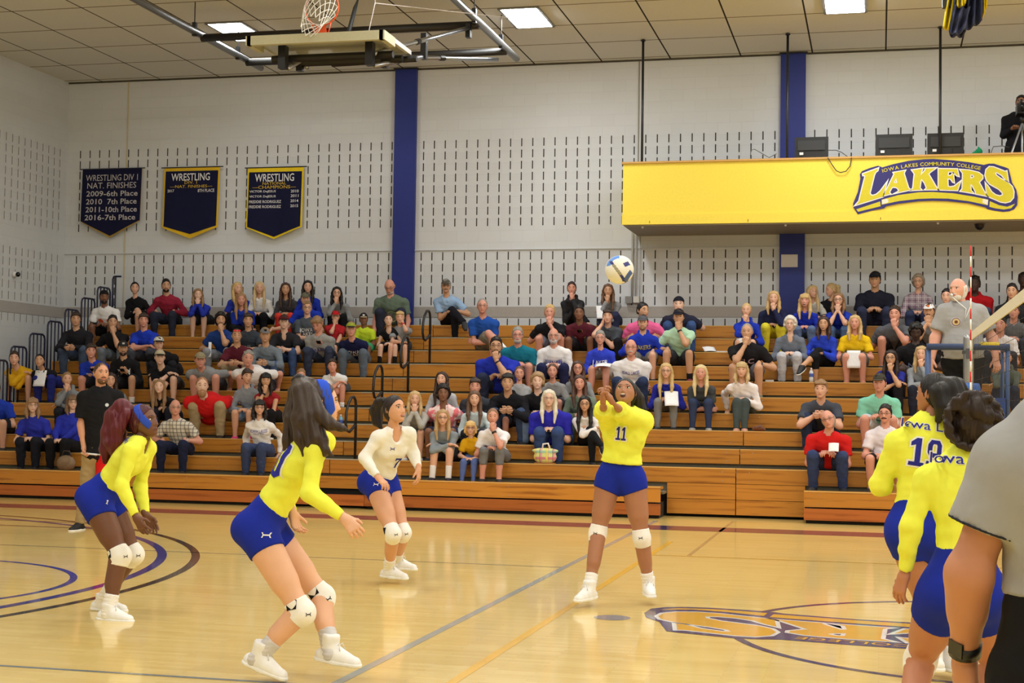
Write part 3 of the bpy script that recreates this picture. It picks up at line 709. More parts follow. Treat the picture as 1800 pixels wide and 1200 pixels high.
rim.box(cxr-0.09, cxr+0.09, by_+0.1, by_+0.22, bzz+0.045, bzz+0.06).add([(cxr-0.1, by_+0.13, bzz+0.05), (cxr+0.1, by_+0.13, bzz+0.05), (cxr+0.065, by_+0.15, bzz+0.2), (cxr-0.065, by_+0.15, bzz+0.2)], [(0, 1, 2, 3)])
rim.tube([(cxr-0.09, by_+0.16, bzz+0.06), (cxr-0.13, by_+0.16, bzz+0.24)], 0.009, 6).tube([(cxr+0.09, by_+0.16, bzz+0.06), (cxr+0.13, by_+0.16, bzz+0.24)], 0.009, 6)
rim.build('rim', M_RIM, hp, smooth=True)
net = MB(); nseg = 12; rings = 6
def netp(i, j):
    a = (i+0.5*(j % 2))/nseg*2*math.pi; f = j/rings
    r = 0.225*(1-0.42*f); d = 0.42*f
    # out from the rim toward the court, then sagging down
    return rc+np.array([r*math.cos(a)-0.05*f, -d*0.55-0.02, r*math.sin(a)-0.30*f**1.5])
for j in range(rings):
    for i in range(nseg):
        net.tube([netp(i, j), netp(i if j % 2 == 0 else i+1, j+1)], 0.005, 4, cap=False); net.tube([netp(i, j), netp(i-1 if j % 2 == 0 else i, j+1)], 0.005, 4, cap=False)
net.build('hoop_net', plain('net_white', (224, 220, 210)), hp)
# frame behind the board and swing braces
fr = MB()
for yy, z in ((by_+0.55, bzz-0.12), (by_+0.95, bzz-0.09)): fr.tube([(bx0_+0.12, yy, z), (bx1_-0.05, yy, z)], 0.05, 8)
for X in (bx0_+0.35, bx1_-0.3): fr.box(X-0.05, X+0.05, by_+0.3, by_+0.42, bzz-0.3, bzz+0.0).box(X-0.04, X+0.04, by_+0.9, by_+1.0, bzz-0.2, bzz+0.0)
fr.tube([(bx0_+0.75, by_+1.1, bzz-0.08), (bx1_+0.1, by_+1.1, bzz-0.06)], 0.045, 8)
fr.build('support_frame', M_BLACK, hp, smooth=False)
for pts in ([(bx1_-0.3, by_+0.42, bzz-0.14), (-5.9, 21.1, 6.98)], [(bx1_-0.25, by_+0.42, bzz-0.29), (-6.35, 20.4, 6.42)], [(bx0_+0.4, by_+0.42, bzz-0.28), (-7.7, 19.9, 6.5)], [(bx0_+0.45, by_+0.95, bzz-0.15), (-8.6, 21.2, 7.0)], [(-7.0, 21.0, 6.58), (-5.9, 22.9, 6.92)]):
    MB().tube(pts, 0.032, 8).build('swing_brace', M_CHROME, hp, smooth=True)
    p0, p1 = map(np.array, pts); mid = p0+(p1-p0)*0.45; d = (p1-p0)/np.linalg.norm(p1-p0)
    MB().tube([mid-d*0.05, mid+d*0.05], 0.042, 8).build('clamp', M_BLACK, hp)
MB().box(-6.38, -6.3, 20.35, 20.45, 6.38, 6.75).build('brace_bracket', M_BLACK, hp)
MB().box(-5.93, -5.86, 21.1, 21.2, 6.85, 7.05).build('brace_bracket', M_BLACK, hp)
MB().tube([(-6.85, 18.55, bzz+0.05), (-6.85, 18.9, 6.75), (-6.95, 19.3, 7.0), (-7.6, 18.6, 7.3)], 0.03, 8).build('hose', plain('hose_black', (30, 30, 30)), hp, smooth=True)
MB().tube([(-6.5, 18.4, bzz+0.05), (-6.5, 18.7, 6.75), (-6.5, 18.7, CEIL-0.02)], 0.006, 5).tube([(-6.5, 18.7, 6.75), (-5.0, 20.6, 6.95)], 0.006, 5).build('lift_cable', plain('cable_pale', (190, 180, 176)), hp)

# ------------------------------------------------------------------ volleyball net, posts, antenna
NX = 0.85; NY0, NY1 = 6.0, 15.0; NZ = 2.24
vn = thing('volleyball_net', 'black volleyball net with wide white top tape, running toward the near court', 'net', (NX, 10.5, 0))
M_TAPE = plain('net_tape', (222, 216, 196), rough=0.6)
def sag(y): return NZ+0.0*y
MB().box(NX-0.006, NX+0.006, NY0, NY1+0.06, NZ-0.075, NZ).build('top_tape', M_TAPE, vn)
MB().box(NX-0.005, NX+0.005, NY0, NY1+0.06, NZ-1.0, NZ-0.95).build('bottom_tape', M_TAPE, vn)
nm = MB(); 
for q in range(int((NY1-NY0)/0.1)+1): nm.box(NX-0.0012, NX+0.0012, NY0+q*0.1-0.0012, NY0+q*0.1+0.0012, NZ-0.96, NZ-0.07)
for q in range(1, 9): nm.box(NX-0.0012, NX+0.0012, NY0, NY1, NZ-0.07-q*0.1-0.0012, NZ-0.07-q*0.1+0.0012)
nm.build('net_mesh', plain('net_cord', (22, 22, 24)), vn)
MB().box(NX-0.008, NX+0.008, NY1-0.02, NY1+0.04, NZ-1.02, NZ-0.02).build('side_tape', M_TAPE, vn)
sl = MB()
for q in range(11): sl.box(NX-0.011, NX+0.011, NY1+0.028, NY1+0.036, NZ-0.98+q*0.085, NZ-0.93+q*0.085)
sl.build('lacing', plain('lacing', (52, 46, 70)), vn)
MB().tube([(NX, NY1+0.03, NZ-0.035), (NX, 15.46, NZ-0.1)], 0.006, 6).tube([(NX, NY1+0.03, NZ-0.97), (NX, 15.46, NZ-0.95)], 0.006, 6).build('tension_cord', M_TAPE, vn)
an = thing('antenna', 'red and white striped antenna standing up from the far net edge', 'antenna', (NX, 14.95, NZ-1))
stp = 9; zb = NZ-0.98
for q in range(18):
    MB().tube([(NX-0.012, 14.93, zb+q*0.1), (NX-0.012, 14.93, zb+q*0.1+0.1)], 0.0075, 8).build('stripe', plain('antenna_red', (206, 40, 40), rough=0.4) if q % 2 == 1 else plain('antenna_white', (232, 232, 232), rough=0.4), an, smooth=True)
for yP, lab in ((15.5, 'silver volleyball post with blue padding in front of the standing referee'),):
    t = thing('net_post', lab, 'post', (NX, yP, 0))
    MB().lathe([(0.05, 0), (0.05, 2.2), (0.045, 2.23), (0.02, 2.24)], (NX, yP, 0), 14).build('post', M_CHROME, t, smooth=True)
    MB().lathe([(0.1, 0.02), (0.115, 0.05), (0.115, 1.72), (0.1, 1.76)], (NX, yP, 0), 16).build('post_pad', plain('pad_blue', (40, 92, 178), rough=0.45), t, smooth=True)
    MB().box(NX-0.03, NX+0.03, yP-0.075, yP-0.04, 2.0, 2.1).lathe([(0.062, 0), (0.062, 0.03)], (NX, yP, 2.05), 12).build('winch', plain('winch_grey', (90, 92, 100), rough=0.3, metal=0.6), t)
    MB().lathe([(0.25, 0), (0.25, 0.02), (0.1, 0.04)], (NX, yP, 0.001), 20).build('base_plate', M_BLACK, t)

# ------------------------------------------------------------------ referee stand
RSX, RSY, RSZ = 0.86, 16.1, 1.15
rs = thing('referee_stand', 'blue tubular referee stand with padded rail behind the net post', 'referee stand', (RSX, RSY, 0))
M_TUBE = plain('stand_blue', (56, 84, 136), rough=0.4)
fr = MB()
for sx in (-0.38, 0.38):
    for sy, sp in ((-0.3, -0.14), (0.34, 0.2)):
        fr.tube([(RSX+sx*1.12, RSY+sy+sp, 0.0), (RSX+sx, RSY+sy, RSZ)], 0.022, 8)
    fr.tube([(RSX+sx, RSY-0.3, RSZ), (RSX+sx, RSY-0.3, RSZ+0.97)], 0.022, 8); fr.tube([(RSX+sx, RSY+0.34, RSZ), (RSX+sx, RSY+0.34, RSZ+0.97)], 0.02, 8)
    fr.tube([(RSX+sx, RSY-0.3, RSZ+0.97), (RSX+sx, RSY+0.34, RSZ+0.97)], 0.022, 8); fr.tube([(RSX+sx*1.06, RSY-0.36, 0.5), (RSX+sx*1.06, RSY+0.42, 0.5)], 0.016, 8)
for z in (0.3, 0.6, 0.88): fr.tube([(RSX-0.38*1.1, RSY+0.5-0.15*z, z), (RSX+0.38*1.1, RSY+0.5-0.15*z, z)], 0.016, 8)
fr.build('frame', M_TUBE, rs, smooth=True)
MB().box(RSX-0.4, RSX+0.4, RSY-0.32, RSY+0.36, RSZ-0.03, RSZ).build('platform', plain('platform_dark', (50, 54, 62)), rs)
MB().tube([(RSX-0.4, RSY-0.31, RSZ+0.98), (RSX+0.4, RSY-0.31, RSZ+0.98)], 0.034, 10).build('rail_pad', plain('rail_pad_navy', (44, 62, 104), rough=0.6), rs, smooth=True)
MB().tube([(RSX+0.12, RSY-0.31, RSZ+1.0), (RSX+0.3, RSY-0.31, RSZ+1.0)], 0.03, 10).build('rail_flag', plain('yellow_wrap', (216, 190, 40), rough=0.6), rs, smooth=True)
MB().box(RSX+0.0, RSX+0.36, RSY-0.36, RSY-0.3, 0.5, 1.62).build('front_pad', plain('pad_deep_blue', (32, 66, 140), rough=0.45), rs)

# ------------------------------------------------------------------ volleyball in the air
bc = at(1089, 474, 11.0); br = 0.106
def ball():
    n = 40; d, f = cubesphere(n)
    c = d[f].mean(1); c /= np.linalg.norm(c, axis=1)[:, None]
    ex = nrm(V3(0.985, 0.17, 0)); ez = nrm(V3(-0.03, 0.17, 0.985)); ey = np.cross(ez, ex)
    u, v, w_ = c@ex, c@ez, -(c@ey); r = np.hypot(u, v); ang = np.degrees(np.arctan2(v, u))
    s_ = np.sign(w_); mi = np.zeros(len(f), int)
    sky = (r > 0.62) & (r < 0.93) & (ang > 92) & (ang < 172); mi[sky] = 2
    t_ = np.clip((0.42-v)/1.3, 0, 1); bu = -0.62+0.95*t_**1.15; bd = np.abs(u-bu) < 0.10+0.03*t_
    band = bd & (v < 0.45) & (v > -0.92); mi[band] = 3; mi[band & ((t_ < 0.22) | (t_ > 0.78))] = 1; mi[band & (np.abs(u-bu) > 0.095)] = 1
    q1, q2 = u*0.83+v*0.55, -u*0.55+v*0.83; mi[(q1 > 0.3) & (q1 < 0.72) & (np.abs(q2+0.11) < 0.15)] = 1
    p1, p2 = (u-0.62)*0.55+(v+0.55)*0.83, -(u-0.62)*0.83+(v+0.55)*0.55; mi[(np.abs(p1) < 0.36) & (np.abs(p2) < 0.12)] = 4
    mi[(w_ < 0) & (np.abs(u+0.3*v) < 0.12)] = 1
    g = np.minimum(np.abs(np.abs(d@ex-0.3*(d@ez))-0.4), np.abs(np.abs(d@ez)-0.55))
    rr = br*(1-0.010*np.exp(-(g/0.018)**2))
    t = thing('volleyball', 'white and blue volleyball in mid air above the player with raised arms', 'ball', tuple(bc))
    mesh_obj('panels', bc+d*rr[:, None], f, None, t, True, [plain('ball_white', (236, 234, 226), rough=0.5), plain('ball_navy', (40, 46, 124), rough=0.5), plain('ball_sky', (86, 142, 226), rough=0.5), plain('ball_grey', (156, 150, 120), rough=0.5), plain('ball_blue', (70, 96, 160), rough=0.5)], mi)

# ------------------------------------------------------------------ bundled blue and gold cloth hung from the ceiling
def hung_cloth():
    Y = 17.0
    t = thing('hanging_cloth', 'navy and yellow cloth costume hanging from the ceiling at the top right', 'cloth', tuple(at(1700, 0, Y)))
    def drape(name, tops, bots, amp, folds, rgb, y0, seed):
        nx, nz = 40, 22; v = []; f = []; r = random.Random(seed)
        for i in range(nx+1):
            u = i/nx
            for j in range(nz+1):
                w_ = j/nz
                tx = np.interp(u, np.linspace(0, 1, len(tops)), [p[0] for p in tops]); ty = np.interp(u, np.linspace(0, 1, len(tops)), [p[1] for p in tops])
                bx_ = np.interp(u, np.linspace(0, 1, len(bots)), [p[0] for p in bots]); by2 = np.interp(u, np.linspace(0, 1, len(bots)), [p[1] for p in bots])
                px, py = tx+(bx_-tx)*w_, ty+(by2-ty)*w_
                p = at(px, py, Y+y0); p[1] += amp*math.sin(u*folds*2*math.pi+seed+w_*1.5)+0.03*math.sin(w_*9+u*4); v.append(p)
        for i in range(nx):
            for j in range(nz): a = i*(nz+1)+j; f.append((a, a+1, a+nz+2, a+nz+1))
        o = mesh_obj(name, v, f, cloth(rgb, 'costume_cloth'), t, True)
        so = o.modifiers.new('thick', 'SOLIDIFY'); so.thickness = 0.012
    drape('yellow_cloth', [(1675, -75), (1700, -78)], [(1657, 48), (1668, 53), (1676, 50)], 0.07, 3, (228, 206, 40), 0.05, 1)
    drape('yellow_cloth', [(1712, -78), (1735, -75)], [(1718, 24), (1726, 34), (1733, 12)], 0.06, 3, (220, 192, 36), 0.1, 2)
    drape('navy_cloth', [(1688, -60), (1725, -66)], [(1668, 56), (1676, 66), (1690, 64), (1702, 52), (1712, 46), (1724, 38)], 0.08, 4, (58, 64, 96), -0.06, 3)
    drape('navy_cloth', [(1680, 10), (1705, 14)], [(1672, 56), (1682, 62), (1697, 52)], 0.05, 2, (66, 72, 104), -0.16, 5)
    drape('yellow_cloth', [(1676, -74), (1706, -74)], [(1680, 12), (1692, 13), (1697, 4)], 0.05, 3, (232, 212, 50), -0.14, 7)
    a = at(1664, -70, Y+0.1)
    MB().box(a[0]-0.12, a[0]+0.18, a[1]-0.08, a[1]+0.08, a[2]-0.05, CEIL-0.003).build('hanging_hook', M_BLACK, t)
    p = at(1668, 4, Y+0.12); MB().box(p[0]-0.07, p[0]+0.07, p[1]-0.05, p[1]+0.05, p[2]-0.06, p[2]+0.5).build('strap', M_BLACK, t)

# ------------------------------------------------------------------ small things on the bleachers
def on_tier(px, py, k, dy=0.12):
    p = at(px, py, tierY(k)+dy); return np.array([p[0], tierY(k)+dy, tierH(k)])
def foot_spot(px, py, k):
    """in the foot well behind seat k"""
    Y = tierY(k)+0.4; p = at(px, py, Y); return np.array([p[0], Y, tierH(k)-0.08])
def bottle(label, base, rgb=(150, 186, 206), cap=(232, 232, 236), s=1.0):
    t = thing('water_bottle', label, 'bottle', tuple(base))
    MB().lathe([(0.02, 0), (0.032, 0.004), (0.033, 0.06), (0.029, 0.075), (0.033, 0.09), (0.033, 0.14), (0.026, 0.168), (0.013, 0.186), (0.013, 0.192)], base, 14).build('bottle_body', plain('bottle_plastic', rgb, rough=0.15), t, smooth=True)
    MB().lathe([(0.0335, 0.082), (0.0338, 0.085), (0.0338, 0.13), (0.0335, 0.133)], base, 14).build('bottle_label', plain('label_blue', (70, 90, 170), rough=0.4), t, smooth=True)
    MB().lathe([(0.015, 0.19), (0.015, 0.21), (0.012, 0.213)], base, 12).build('cap', plain('cap_white', cap), t, smooth=True)
def cup(label, base):
    t = thing('paper_cup', label, 'cup', tuple(base))
    MB().lathe([(0.03, 0), (0.03, 0.004), (0.043, 0.13), (0.045, 0.133), (0.041, 0.13), (0.029, 0.01)], base, 16).build('cup_body', M_WHITE, t, smooth=True)
    MB().lathe([(0.0352, 0.04), (0.0405, 0.1)], base, 16).build('printed_band', plain('cup_print', (212, 160, 40)), t, smooth=True)
def paper(label, c, w_, h, tilt, yaw=0.0, rgb=(238, 238, 242), roll=0.0):
    R = Matrix.Rotation(yaw, 3, 'Z') @ Matrix.Rotation(tilt, 3, 'X') @ Matrix.Rotation(roll, 3, 'Y'); v = []; f = []; n = 6
    for i in range(n+1):
        for j in range(n+1):
            q = R @ Vector(((i/n-0.5)*w_, (j/n-0.5)*h, 0.06*w_*math.sin(i/n*3.1))); v.append((c[0]+q.x, c[1]+q.y, c[2]+q.z))
    for i in range(n):
        for j in range(n): a = i*(n+1)+j; f.append((a, a+n+1, a+n+2, a+1))
    o = mesh_obj('paper_sheet', v, f, plain('sheet', rgb, rough=0.8), smooth=True)
    so = o.modifiers.new('thick', 'SOLIDIFY'); so.thickness = 0.0012
    return tag(o, label, 'paper')
# ================================================================== people: implicit surfaces meshed by surface nets
V3 = lambda *a: np.array(a, float)
def nrm(v): v = np.asarray(v, float); return v/(np.linalg.norm(v)+1e-9)
def lerp(a, b, t): return np.asarray(a, float)+(np.asarray(b, float)-np.asarray(a, float))*t
_cs = {}
def cubesphere(n):
    if n in _cs: return _cs[n][0].copy(), _cs[n][1]
    vs = []; fs = []; g = np.tan(np.linspace(-1, 1, n+1)*math.pi/4)
    for ax in range(3):
        for s in (-1, 1):
            o = len(vs)
            for i in range(n+1):
                for j in range(n+1):
                    p = [0, 0, 0]; p[ax] = s; p[(ax+1) % 3] = g[i]; p[(ax+2) % 3] = g[j]; vs.append(p)
            for i in range(n):
                for j in range(n):
                    a = o+i*(n+1)+j; q = [a, a+n+1, a+n+2, a+1]
                    fs.append(q if s > 0 else q[::-1])
    vs = np.array(vs, float); vs /= np.linalg.norm(vs, axis=1)[:, None]
    u, inv = np.unique(np.round(vs, 6), axis=0, return_inverse=True); inv = inv.ravel()
    r = (u, inv[np.array(fs)]); _cs[n] = r
    return r[0].copy(), r[1]

class SDF:
    def __init__(s): s.p = []
    def cap(s, a, b, ra, rb=None, k=0.03, cuts=(), sub=False):
        s.p.append(('c', np.asarray(a, float), np.asarray(b, float), ra, ra if rb is None else rb, k, cuts, sub)); return s
    def ell(s, c, r, R=None, k=0.03, cuts=(), sub=False):
        s.p.append(('e', np.asarray(c, float), np.asarray(r, float), np.eye(3) if R is None else R, None, k, cuts, sub)); return s
    def chain(s, pts, rs, k=0.02):
        for i in range(len(pts)-1): s.cap(pts[i], pts[i+1], rs[i], rs[i+1], k)
        return s
    def bb(s, q):
        if q[0] == 'c':
            r = max(q[3], q[4]); return np.minimum(q[1], q[2])-r, np.maximum(q[1], q[2])+r
        e = np.sqrt(((q[3]*q[2][None, :])**2).sum(1)); return q[1]-e, q[1]+e
    def mesh(s, h):
        bbs = [s.bb(q) for q in s.p]; pos = [b for b, q in zip(bbs, s.p) if not q[7]]
        lo = np.min([b[0] for b in pos], 0)-3*h; hi = np.max([b[1] for b in pos], 0)+3*h
        n = np.ceil((hi-lo)/h).astype(int)+1
        F = np.full(n, 0.3, np.float32)
        for q, (b0, b1) in zip(s.p, bbs):
            k = q[5]; pad = 2*h+k
            i0 = np.maximum(np.floor((b0-pad-lo)/h).astype(int), 0); i1 = np.minimum(np.ceil((b1+pad-lo)/h).astype(int)+1, n)
            if (i1 <= i0).any(): continue
            X = (lo[0]+h*np.arange(i0[0], i1[0])).astype(np.float32)[:, None, None]
            Y = (lo[1]+h*np.arange(i0[1], i1[1])).astype(np.float32)[None, :, None]
            Z = (lo[2]+h*np.arange(i0[2], i1[2])).astype(np.float32)[None, None, :]
            if q[0] == 'c':
                a, b, ra, rb = q[1], q[2], q[3], q[4]; ba = b-a; L2 = float(ba@ba)+1e-12
                t = np.clip(((X-a[0])*ba[0]+(Y-a[1])*ba[1]+(Z-a[2])*ba[2])/L2, 0, 1)
                d = np.sqrt((X-a[0]-t*ba[0])**2+(Y-a[1]-t*ba[1])**2+(Z-a[2]-t*ba[2])**2)-(ra+(rb-ra)*t)
            else:
                c, r, R = q[1], q[2], q[3]; x, y, z = X-c[0], Y-c[1], Z-c[2]
                u = [(x*R[0, i]+y*R[1, i]+z*R[2, i]) for i in range(3)]
                k0 = np.sqrt((u[0]/r[0])**2+(u[1]/r[1])**2+(u[2]/r[2])**2); k1 = np.sqrt((u[0]/r[0]**2)**2+(u[1]/r[1]**2)**2+(u[2]/r[2]**2)**2)
                d = k0*(k0-1)/(k1+1e-9)
            for (p, m) in q[6]:
                m = nrm(m); d = np.maximum(d, (X-p[0])*m[0]+(Y-p[1])*m[1]+(Z-p[2])*m[2])
            S = F[i0[0]:i1[0], i0[1]:i1[1], i0[2]:i1[2]]
            if q[7]: np.maximum(S, -d, out=S)
            elif k > 0:
                hh = np.maximum(k-np.abs(S-d), 0)/k; S[...] = np.minimum(S, d)-hh*hh*k*0.25
            else: np.minimum(S, d, out=S)
        return snets(F, lo, h)
def snets(F, o, h):
    S = F < 0
    c = np.zeros(np.array(F.shape)-1, np.uint8)
    cor = [(i, j, k) for i in (0, 1) for j in (0, 1) for k in (0, 1)]
    nx, ny, nz = F.shape
    for (i, j, k) in cor: c += S[i:nx-1+i, j:ny-1+j, k:nz-1+k]
    act = (c > 0) & (c < 8); I = np.argwhere(act); n = len(I)
    ids = np.full(act.shape, -1, np.int32); ids[act] = np.arange(n)
    acc = np.zeros((n, 3), np.float32); cnt = np.zeros(n, np.float32)
    val = {q: F[I[:, 0]+q[0], I[:, 1]+q[1], I[:, 2]+q[2]] for q in cor}
    for a in cor:
        for ax in range(3):
            if a[ax] == 0:
                b = list(a); b[ax] = 1; b = tuple(b); fa, fb = val[a], val[b]
                m = (fa < 0) != (fb < 0); t = fa[m]/(fa[m]-fb[m])
                p = np.tile(np.array(a, np.float32), (m.sum(), 1)); p[:, ax] += t; acc[m] += p; cnt[m] += 1
    V = (I+acc/np.maximum(cnt, 1)[:, None])*h+o
    Q = []
    for ax in range(3):
        b1, b2 = (ax+1) % 3, (ax+2) % 3
        sl0 = [slice(1, -1)]*3; sl1 = [slice(1, -1)]*3
        sl0[ax] = slice(0, -1); sl1[ax] = slice(1, None)
        A, B = S[tuple(sl0)], S[tuple(sl1)]
        for want in (True, False):
            E = np.argwhere((A != B) & (A == want))
            if not len(E): continue
            base = E.copy(); base[:, b1] += 1; base[:, b2] += 1
            def cell(d1, d2):
                q = base.copy(); q[:, b1] += d1; q[:, b2] += d2
                return ids[q[:, 0], q[:, 1], q[:, 2]]
            quad = np.stack([cell(-1, -1), cell(0, -1), cell(0, 0), cell(-1, 0)], 1)
            Q.append(quad if want else quad[:, ::-1])
    Q = np.vstack(Q) if Q else np.zeros((0, 4), int)
    return V, Q[(Q >= 0).all(1)]

def sst(x, a, b): t = np.clip((x-a)/(b-a), 0, 1); return t*t*(3-2*t)
def head_mesh(n, mouth=0.0, eyes_full=False, female=False):
    """local head, facing -y, centre between crown and chin, about 0.235 m tall"""
    d, f = cubesphere(n)
    a, b, c = 0.078, 0.097, 0.116
    P = d*np.array([a, b, c]); x, y, z = P.T.copy()
    t = sst(-z, 0.0, 0.115); back = y > 0
    x *= 1-(0.27 if female else 0.17)*t**1.3
    y = np.where(back, y*(1-0.42*t), y*(1+0.05*t)); y -= 0.042*t*t
    fr = (y < 0)
    def gau(v, s): return np.exp(-(v/s)**2)
    nz_ = np.where(z > -0.036, np.clip((0.018-z)/0.054, 0, 1), np.clip((z+0.05)/0.014, 0, 1))
    w_ = 0.0085+0.007*np.clip((0.01-z)/0.045, 0, 1)
    y -= fr*0.024*nz_*np.exp(-(x/w_)**2)
    ax_ = np.abs(x)
    y += fr*0.009*gau(ax_-0.031, 0.016)*gau(z-0.008, 0.012)
    y -= fr*0.0045*gau(z-0.03, 0.010)*(ax_ < 0.056)
    y -= fr*0.0055*gau(z+0.062, 0.011)*gau(x, 0.024)
    y -= fr*0.006*gau(z+0.1, 0.014)*gau(x, 0.022)
    y -= fr*0.004*gau(ax_-0.045, 0.02)*gau(z+0.022, 0.02)
    y += fr*0.004*gau(z+0.083, 0.008)*gau(x, 0.03)
    V = np.stack([x, y, z], 1); fc = V[f].mean(1); m = np.zeros(len(f), int)
    lip = (np.abs(fc[:, 0]) < 0.024) & (np.abs(fc[:, 2]+0.062) < 0.0085) & (fc[:, 1] < -0.06); m[lip] = 4
    brow = (np.abs(fc[:, 2]-0.034+0.35*np.maximum(np.abs(fc[:, 0])-0.036, 0)+0.15*np.maximum(0.026-np.abs(fc[:, 0]), 0)) < (0.0056 if n < 20 else 0.0042)) & (np.abs(fc[:, 0]) > 0.013) & (np.abs(fc[:, 0]) < 0.05) & (fc[:, 1] < -0.04); m[brow] = 1
    Vs, Fs, Ms = [V], [f], [m]; off = len(V)
    def blob(cn, r, mi, nn=4):
        nonlocal off
        v, ff = cubesphere(nn); Vs.append(v*np.array(r)+np.array(cn)); Fs.append(ff+off); Ms.append(np.full(len(ff), mi)); off += len(v)
    for s in (-1, 1):
        blob((s*0.078, 0.012, -0.002), (0.010, 0.02, 0.031), 0)
        if eyes_full:
            blob((s*0.031, -0.0785, 0.008), (0.0145, 0.009, 0.0075), 2, 6); blob((s*0.031, -0.0855, 0.008), (0.0062, 0.0035, 0.0066), 3, 6)
            blob((s*0.031, -0.081, 0.0158), (0.0165, 0.0085, 0.0028), 3, 4)
        else: blob((s*0.031, -0.0825, 0.009), (0.0122, 0.005, 0.0050), 3, 3)
    if mouth > 0:
        blob((0, -0.097, -0.067), (0.021, 0.0085, 0.004+0.014*mouth), 5, 6); blob((0, -0.1015, -0.066+0.009*mouth), (0.016, 0.0055, 0.005*mouth+0.001), 2, 4)
    return np.vstack(Vs), np.vstack(Fs), np.concatenate(Ms)
_hc = {}
def head_cached(*a):
    if a not in _hc: _hc[a] = head_mesh(*a)
    return _hc[a]

def hand_sdf(w, f, n, s, sc, curl=0.5, spread=0.06, thumb_side=1.0, fist=False):
    """w wrist, f direction of the hand, n palm normal (fingers bend toward it), s thumb side"""
    S = SDF(); f, n, s = nrm(f), nrm(n), nrm(s)
    kn = []
    for i, o in enumerate((0.031, 0.011, -0.010, -0.030)):
        base = w+f*(0.092-0.006*abs(i-1.2))*sc+s*o*sc
        S.cap(w+s*o*0.55*sc+f*0.012*sc, base, 0.0145*sc, 0.0115*sc, 0.02*sc); kn.append(base)
    for i, (L, base) in enumerate(zip((0.068, 0.077, 0.072, 0.056), kn)):
        L *= sc; p = base; ang = 0.15+curl*0.55; r = 0.0098*sc
        dirs = nrm(f+s*spread*(1.5-i))
        for j, fr in enumerate((0.45, 0.3, 0.25)):
            d = nrm(dirs*math.cos(ang)+n*math.sin(ang)); q = p+d*L*fr
            S.cap(p, q, r, r*0.9, 0.006*sc); p = q; r *= 0.9; ang += curl*(0.75+0.12*i)
    tb = w+f*0.026*sc+s*0.026*sc+n*0.008*sc; d1 = nrm(f*0.72+s*0.62+n*0.25); m1 = tb+d1*0.042*sc; d2 = nrm(f*0.9+s*0.22+n*(0.25+0.5*curl))
    S.cap(w+f*0.015*sc+s*0.012*sc, tb, 0.016*sc, 0.014*sc, 0.016*sc).cap(tb, m1, 0.0135*sc, 0.0105*sc, 0.01*sc).cap(m1, m1+d2*0.032*sc, 0.0105*sc, 0.0085*sc, 0.006*sc)
    S.cap(w-f*0.03*sc, w+f*0.02*sc, 0.027*sc*0.9, 0.022*sc, 0.02*sc)
    return S

def frame_head(hf, hu):
    f = nrm(hf); u = np.asarray(hu, float); u = nrm(u-f*(u@f)); return np.stack([np.cross(u, f), -f, u], 1)

